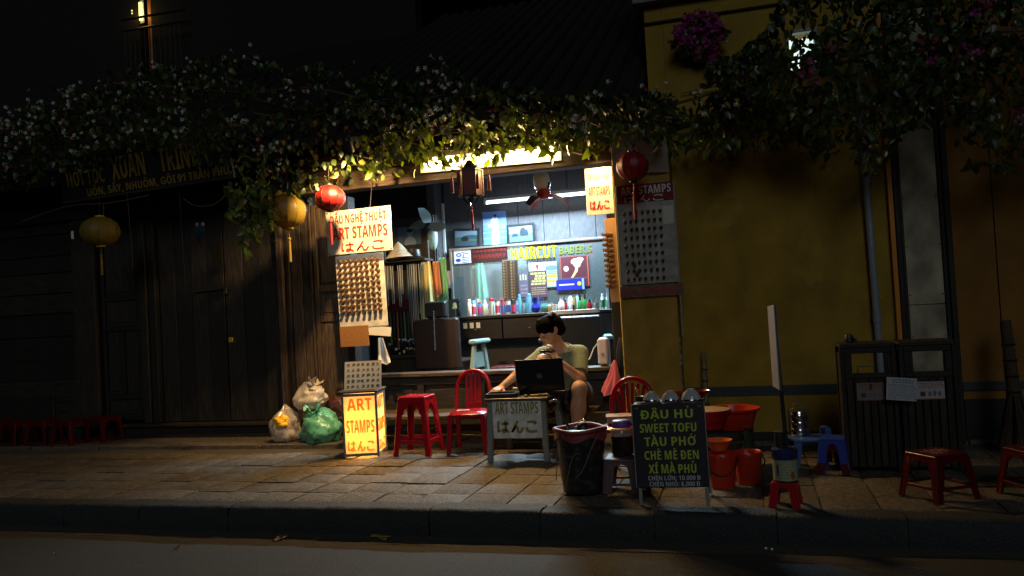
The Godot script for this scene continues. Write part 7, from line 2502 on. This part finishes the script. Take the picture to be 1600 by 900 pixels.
func vines() -> void:
	var greens := [leaf_mat("leaf_dark", Color(0.022, 0.042, 0.012)), leaf_mat("leaf_mid", Color(0.042, 0.07, 0.015)), leaf_mat("leaf_light", Color(0.08, 0.105, 0.018)), leaf_mat("leaf_yellow", Color(0.13, 0.095, 0.016))]
	# the flowering creeper over the eave
	var t := thing("flowering_vine", "dense flowering creeper with white star flowers draped over the shop's eave", "vine")
	var line := [[-9.2, 3.05, 2.5], [-7.28, 3.17, 2.55], [-6.80, 3.20, 2.58], [-6.34, 3.27, 2.58], [-5.96, 3.37, 2.66], [-5.52, 3.40, 2.72], [-5.10, 3.46, 2.77], [-4.69, 3.46, 2.66], [-4.36, 3.46, 2.50], [-4.17, 3.42, 2.16], [-4.04, 3.40, 1.80], [-3.90, 3.36, 1.88], [-3.76, 3.34, 2.02], [-3.54, 3.30, 2.18], [-3.25, 3.24, 2.27], [-2.90, 3.16, 2.26], [-2.56, 3.07, 2.37], [-2.23, 3.04, 2.31], [-1.92, 2.92, 2.37], [-1.61, 2.83, 2.41], [-1.31, 2.71, 2.30], [-1.01, 2.68, 2.32], [-0.73, 2.65, 2.30], [-0.45, 2.62, 2.20], [-0.17, 2.64, 2.16], [0.05, 2.66, 2.18], [0.31, 2.55, 2.16], [0.60, 2.50, 2.10]]
	leafed(t, line, -6.12, 0.62, 12500, greens, 0.88, func(x, v, zz): return x > -4.4 and x < -0.7 and v < 0.35 and zz > -6.35, 260)
	# stems winding along, and hanging sprays
	var b := MB.new()
	for k in 9:
		var pth := []
		var ph := rnd(0, 6)
		for i in 40:
			var x := lerpf(-9.0, 0.5, i / 39.0)
			var e := along(line, x)
			pth.append(Vector3(x, lerpf(maxf(e.y, 2.3), e.x, 0.2 + 0.07 * k) + 0.06 * sin(i * 0.9 + ph), -6.5 + 0.03 * k + 0.06 * sin(i * 0.7 + ph * 2.0)))
		b.tube(pth, 0.007 + 0.002 * (k % 3), 5, false)
	put("stems", b, M.old_rope, t).set_meta("kind", "stuff")
	var shapes := [leaf_mesh(0.03, 0.1, 0.25), leaf_mesh(0.026, 0.09, 0.45)]
	for k in [[-4.10, 2.25, -5.95, 0.55, 0.06], [-3.98, 2.2, -6.05, 0.36, -0.05], [-4.25, 2.3, -6.0, 0.30, 0.03], [-2.66, 2.44, -5.75, 0.20, -0.16], [-2.62, 2.45, -5.98, 0.22, -0.28], [-2.50, 2.44, -5.9, 0.16, 0.12], [-1.75, 2.38, -6.05, 0.10, -0.12], [-1.55, 2.38, -6.05, 0.11, 0.15], [-2.35, 2.42, -6.0, 0.14, 0.08], [-1.2, 2.38, -6.1, 0.12, 0.1], [-3.80, 2.26, -5.80, 0.34, 0.09], [-3.70, 2.24, -5.78, 0.22, -0.07], [-3.88, 2.2, -5.84, 0.32, 0.05], [-3.90, 2.24, -5.80, 0.22, 0.22], [-3.94, 2.14, -5.80, 0.16, 0.22], [-3.80, 2.28, -5.79, 0.30, 0.10]]:
		var pth := []
		for i in 8:
			var f := i / 7.0
			pth.append(Vector3(k[0] + k[4] * f + 0.012 * sin(i * 1.9), k[1] - k[3] * f * (0.6 + 0.4 * f), k[2] + 0.03 * sin(i * 1.3)))
		b = MB.new()
		b.tube(pth, [0.004, 0.004, 0.0035, 0.0035, 0.003, 0.003, 0.0025, 0.002], 5, false)
		put("hanging_stem", b, M.leaf_dark, t)
		var n := int(k[3] * 44.0) + 5
		for i in n:
			var f := float(i) / (n - 1) * 6.99
			var p: Vector3 = pth[int(f)].lerp(pth[mini(int(f) + 1, 7)], f - int(f))
			put("leaf", shapes[i % 2], greens[[1, 2, 2, 1, 3, 2, 0][rng.randi() % 7] if i % 9 else 3], t, Transform3D(Basis.from_euler(Vector3(rnd(-0.3, 0.7), rnd(-1.0, 1.0), (1.0 if i % 2 else -1.0) * rnd(0.2, 1.0))).scaled(Vector3.ONE * rnd(0.7, 1.1)), p))
	# its flowers
	var white: StandardMaterial3D = mat("petal_white", Color(0.72, 0.72, 0.7), 0.6)
	var pink: StandardMaterial3D = mat("petal_pink", Color(0.62, 0.22, 0.24), 0.6)
	var red: StandardMaterial3D = mat("petal_red", Color(0.40, 0.03, 0.05), 0.6)
	var stars := [star_mesh(0.020, 0.05), star_mesh(0.016, 0.045)]
	var rest := [[], [], []]
	var made := 0
	for c in 100:
		var x := rnd(-8.2, 0.2)
		if rnd() < 0.25:
			x = rnd(-7.6, -5.6)
		var e := along(line, x)
		var v := rnd(0.12, 0.98)
		var y0 := lerpf(e.y, e.x, v)
		for i in rng.randi_range(1, 7):
			var p := Vector3(x + rnd(-0.13, 0.13), y0 + rnd(-0.1, 0.1), -5.74 - 0.25 * absf(v - 0.4) + rnd(-0.1, 0.06))
			var tf := Transform3D(Basis.from_euler(Vector3(rnd(-0.7, 0.5), rnd(-0.7, 0.9), rnd(0, TAU))), p)
			var k := 0 if rnd() < 0.74 else (1 if rnd() < 0.6 else 2)
			if made < 180:
				put("flower", stars[i % 2], [white, pink, red][k], t, tf)
				made += 1
			else:
				rest[k].append(tf)
	for k in 3:
		multi("blossom", stars[0], [white, pink, red][k], rest[k], t)
	# bougainvillea over the yellow house, right
	t = thing("bougainvillea", "large dark bougainvillea hanging over the yellow house, right", "bush")
	line = [[-0.20, 2.70, 2.62], [0.0, 2.74, 2.52], [0.16, 2.86, 2.42], [0.30, 3.2, 2.25], [0.57, 3.3, 2.12], [0.70, 3.3, 2.02], [0.79, 3.3, 1.86], [0.88, 3.3, 1.95], [1.0, 3.3, 2.12], [1.15, 3.3, 2.2], [1.35, 3.2, 2.1], [1.47, 3.2, 1.80], [1.56, 3.2, 1.78], [1.70, 3.2, 1.96], [2.2, 3.2, 2.0]]
	leafed(t, line, -5.85, 0.7, 6500, greens, 0.9, func(x, v, zz): return v < 0.25 and zz > -6.0, 30)
	b = MB.new()
	for k in 7:
		var pth := []
		for i in 12:
			var f := i / 11.0
			pth.append(Vector3(1.9 - f * (1.2 + 0.15 * k) + 0.05 * sin(i + k), 3.3 - 0.1 * k + 0.15 * sin(f * 3.0 + k) - 0.3 * f, -5.9 + 0.1 * sin(i * 1.1 + k)))
		b.tube(pth, 0.008, 5, false)
	put("stems", b, M.old_rope, t).set_meta("kind", "stuff")
	var mag: StandardMaterial3D = mat("bract_magenta", Color(0.22, 0.01, 0.13), 0.6)
	var rose: StandardMaterial3D = mat("bract_rose", Color(0.14, 0.012, 0.04), 0.6)
	for m_ in [mag, rose]:
		m_.backlight_enabled = true
		m_.backlight = m_.albedo_color
	var bract := bract_mesh(0.03)
	var dots := [[], []]
	for c in 18:
		var x := rnd(0.35, 1.8)
		var e := along(line, x)
		var y0 := lerpf(e.y, e.x, rnd(0.02, 0.9))
		for i in rng.randi_range(2, 7):
			dots[c % 2].append(Transform3D(Basis.from_euler(Vector3(rnd(-0.8, 0.8), rnd(-0.9, 0.9), rnd(0, TAU))), Vector3(x + rnd(-0.06, 0.06), y0 + rnd(-0.05, 0.05), -5.5 + rnd(-0.15, 0.08))))
	multi("bracts", bract, mag, dots[0], t)
	multi("bracts", bract, rose, dots[1], t)
	# the potted one at the small upper window
	t = thing("window_plant", "magenta flowering plant spilling from the small upper window", "plant", Vector3(-0.29, 2.92, -6.36))
	b = MB.new()
	b.lathe([Vector2(0, 0), Vector2(0.05, 0), Vector2(0.07, 0.09), Vector2(0.06, 0.09), Vector2(0.05, 0.02), Vector2(0, 0.02)], 16)
	put("pot", b, mat("clay", Color(0.16, 0.07, 0.04), 0.8), t)
	b = MB.new()
	for i in 9:
		var a := i * 0.7
		b.tube([Vector3(0, 0.05, 0), Vector3(cos(a) * 0.08, 0.16, 0.05 + sin(a) * 0.05), Vector3(cos(a) * 0.17, 0.22 + 0.06 * sin(a * 2.0), 0.08)], 0.004, 4, false)
	put("stems", b, M.old_rope, t)
	var sp := [[], []]
	for i in 150:
		var a := rnd(0, TAU)
		var r := sqrt(rnd())
		var p := Vector3(cos(a) * r * 0.19 + 0.015, 0.20 + sin(a) * r * 0.15, 0.09 + rnd(-0.07, 0.07))
		if i % 6 == 0:
			p = Vector3(0.11 + rnd(-0.03, 0.04), rnd(-0.05, 0.15), 0.06 + rnd(0, 0.04))
		sp[0].append(Transform3D(Basis.from_euler(Vector3(rnd(-0.9, 0.9), rnd(-0.9, 0.9), rnd(0, TAU))), p))
		if i % 2:
			sp[1].append(Transform3D(Basis.from_euler(Vector3(rnd(-0.5, 0.9), rnd(-1.3, 1.3), rnd(-2.9, 2.9))).scaled(Vector3.ONE * 0.7), p * Vector3(1.1, 0.85, 0.8)))
	multi("bracts", bract, mag, sp[0], t)
	multi("foliage", shapes[0], greens[0], sp[1], t)


# ---------------------------------------------------------------- cables, litter, oddments
func small_things() -> void:
	for k in [[[Vector3(-0.45, 2.70, -6.42), Vector3(-0.05, 2.73, -6.40), Vector3(0.34, 2.80, -6.43)], 0.004, "thin dark wire slanting across the yellow wall to the lit window"],
		[[Vector3(-3.2, 2.50, -6.3), Vector3(-2.9, 2.42, -6.28), Vector3(-2.6, 2.47, -6.3), Vector3(-2.3, 2.45, -6.35)], 0.007, "pale cable sagging along the eave left of the strip lamp"],
		[[Vector3(-1.35, 2.36, -6.5), Vector3(-1.2, 2.30, -6.4), Vector3(-1.08, 2.34, -6.4), Vector3(-0.98, 2.45, -6.5)], 0.009, "loop of orange-brown cable beside the right hanging sign"],
		[[Vector3(-6.9, 2.25, -6.4), Vector3(-6.3, 2.34, -6.35), Vector3(-5.75, 2.32, -6.3), Vector3(-5.35, 2.36, -6.35)], 0.006, "grey cable drooping above the far left yellow lantern"],
		[[Vector3(-5.78, 2.30, -6.25), Vector3(-5.80, 2.18, -6.25), Vector3(-6.05, 2.02, -6.3), Vector3(-6.15, 1.95, -6.35)], 0.006, "loose cable end curling past the far left yellow lantern"],
		[[Vector3(-5.1, 2.33, -6.5), Vector3(-4.95, 2.24, -6.5), Vector3(-4.75, 2.24, -6.5), Vector3(-4.6, 2.33, -6.5)], 0.006, "short sagging cable under the black name board"],
		[[Vector3(-5.55, 2.40, -6.3), Vector3(-5.53, 2.0, -6.3), Vector3(-5.52, 1.68, -6.3)], 0.003, "pale string hanging straight down right of the far left lantern"],
		[[Vector3(-5.05, 2.36, -6.4), Vector3(-5.04, 1.8, -6.4), Vector3(-5.03, 1.5, -6.4)], 0.0025, "thin dark string hanging before the plank doors"]]:
		var b := MB.new()
		var c := Curve3D.new()
		var p: Array = k[0]
		for i in p.size():
			var d: Vector3 = (p[mini(i + 1, p.size() - 1)] - p[maxi(i - 1, 0)]) / 6.0
			c.add_point(p[i], -d, d)
		c.bake_interval = 0.05
		b.tube(Array(c.get_baked_points()), k[1], 6)
		tag(put("cable", b, M.old_rope if k[1] > 0.0055 or k[0][0].x < -5.5 else M.cable), k[2], "cable", "cables and strings along the eave")
	# small paper tag and ornaments in the dark
	tag(put("paper_tag", sheet(0.03, 0.075, 0.002), M.white_paper, null, at(-6.25, 2.06, -6.35)), "small white paper tag hanging left of the far left lantern", "tag")
	var t := thing("mask_ornament", "small blue and white painted mask hung over the plank doors", "mask", Vector3(-4.98, 2.02, -6.6))
	var b := MB.new()
	b.surf(14, 10, func(u, w): return Vector3(cos(TAU * u) * 0.06 * sin(PI * w), cos(PI * w) * 0.075 - 0.02 * sin(PI * w), 0.03 * sin(PI * w)), true, Vector3.ZERO)
	put("face", b, mat("mask_blue", Color(0.03, 0.06, 0.09), 0.5), t)
	for s in [-1, 1]:
		b = MB.new()
		b.ball(Vector3(s * 0.032, 0.055, 0.02), Vector3(0.018, 0.022, 0.012), 10, 6)
		put("ear", b, mat("mask_white", Color(0.2, 0.22, 0.25), 0.5), t)
	b = MB.new()
	b.lathe([Vector2(0.0, -0.17), Vector2(0.055, -0.07), Vector2(0.0, -0.06)], 12)
	put("point", b, M.wood_upright, t)
	# litter in the gutter
	for k in [[-2.12, -4.26, 0.06, "crumpled dry leaf and paper lying in the gutter below the kerb"], [-2.72, -4.19, 0.05, "yellow dry leaf at the gutter's edge, left"], [-3.25, -3.98, 0.018, "pale scrap on the road near the left gutter"], [-1.62, -3.42, 0.05, "dark twig scrap lying on the road"], [-3.9, -3.75, 0.012, "tiny pale scrap at the road's far left"]]:
		b = MB.new()
		b.surf(6, 6, func(u, w): return Vector3((u - 0.5) * k[2] * 1.8, 0.006 + 0.012 * sin(u * 5.0 + w * 3.0) * sin(w * 4.0), (w - 0.5) * k[2]))
		tag(put("litter", b, [M.straw, mat("dry_leaf", Color(0.4, 0.22, 0.04), 0.8), M.cardboard, M.black, M.cardboard][int(k[2] * 100) % 5], null, Transform3D(Basis(Vector3.UP, k[0] * 3.0), Vector3(k[0], -0.147, k[1]))), k[3], "litter")
	# white scraps by the kerb, right
	t = thing("paper_scraps", "two small white scraps at the foot of the kerb, right", "litter", Vector3(-0.01, -0.147, -4.24))
	for s in [-1, 1]:
		b = MB.new()
		b.ball(Vector3(s * 0.014, 0.006, s * 0.006), Vector3(0.008, 0.006, 0.008), 8, 6)
		put("scrap", b, M.white_paper, t)
	# leaf on the pavement
	b = MB.new()
	b.surf(6, 4, func(u, w): return Vector3((u - 0.5) * 0.06, 0.004 + 0.006 * sin(u * 6.0), (w - 0.5) * 0.03 * sin(PI * u)))
	tag(put("dry_leaf", b, M.straw, null, at(-0.98, 0.0, -4.45)), "pale dry leaf on the pavement in front of the wrapped drum", "leaf")
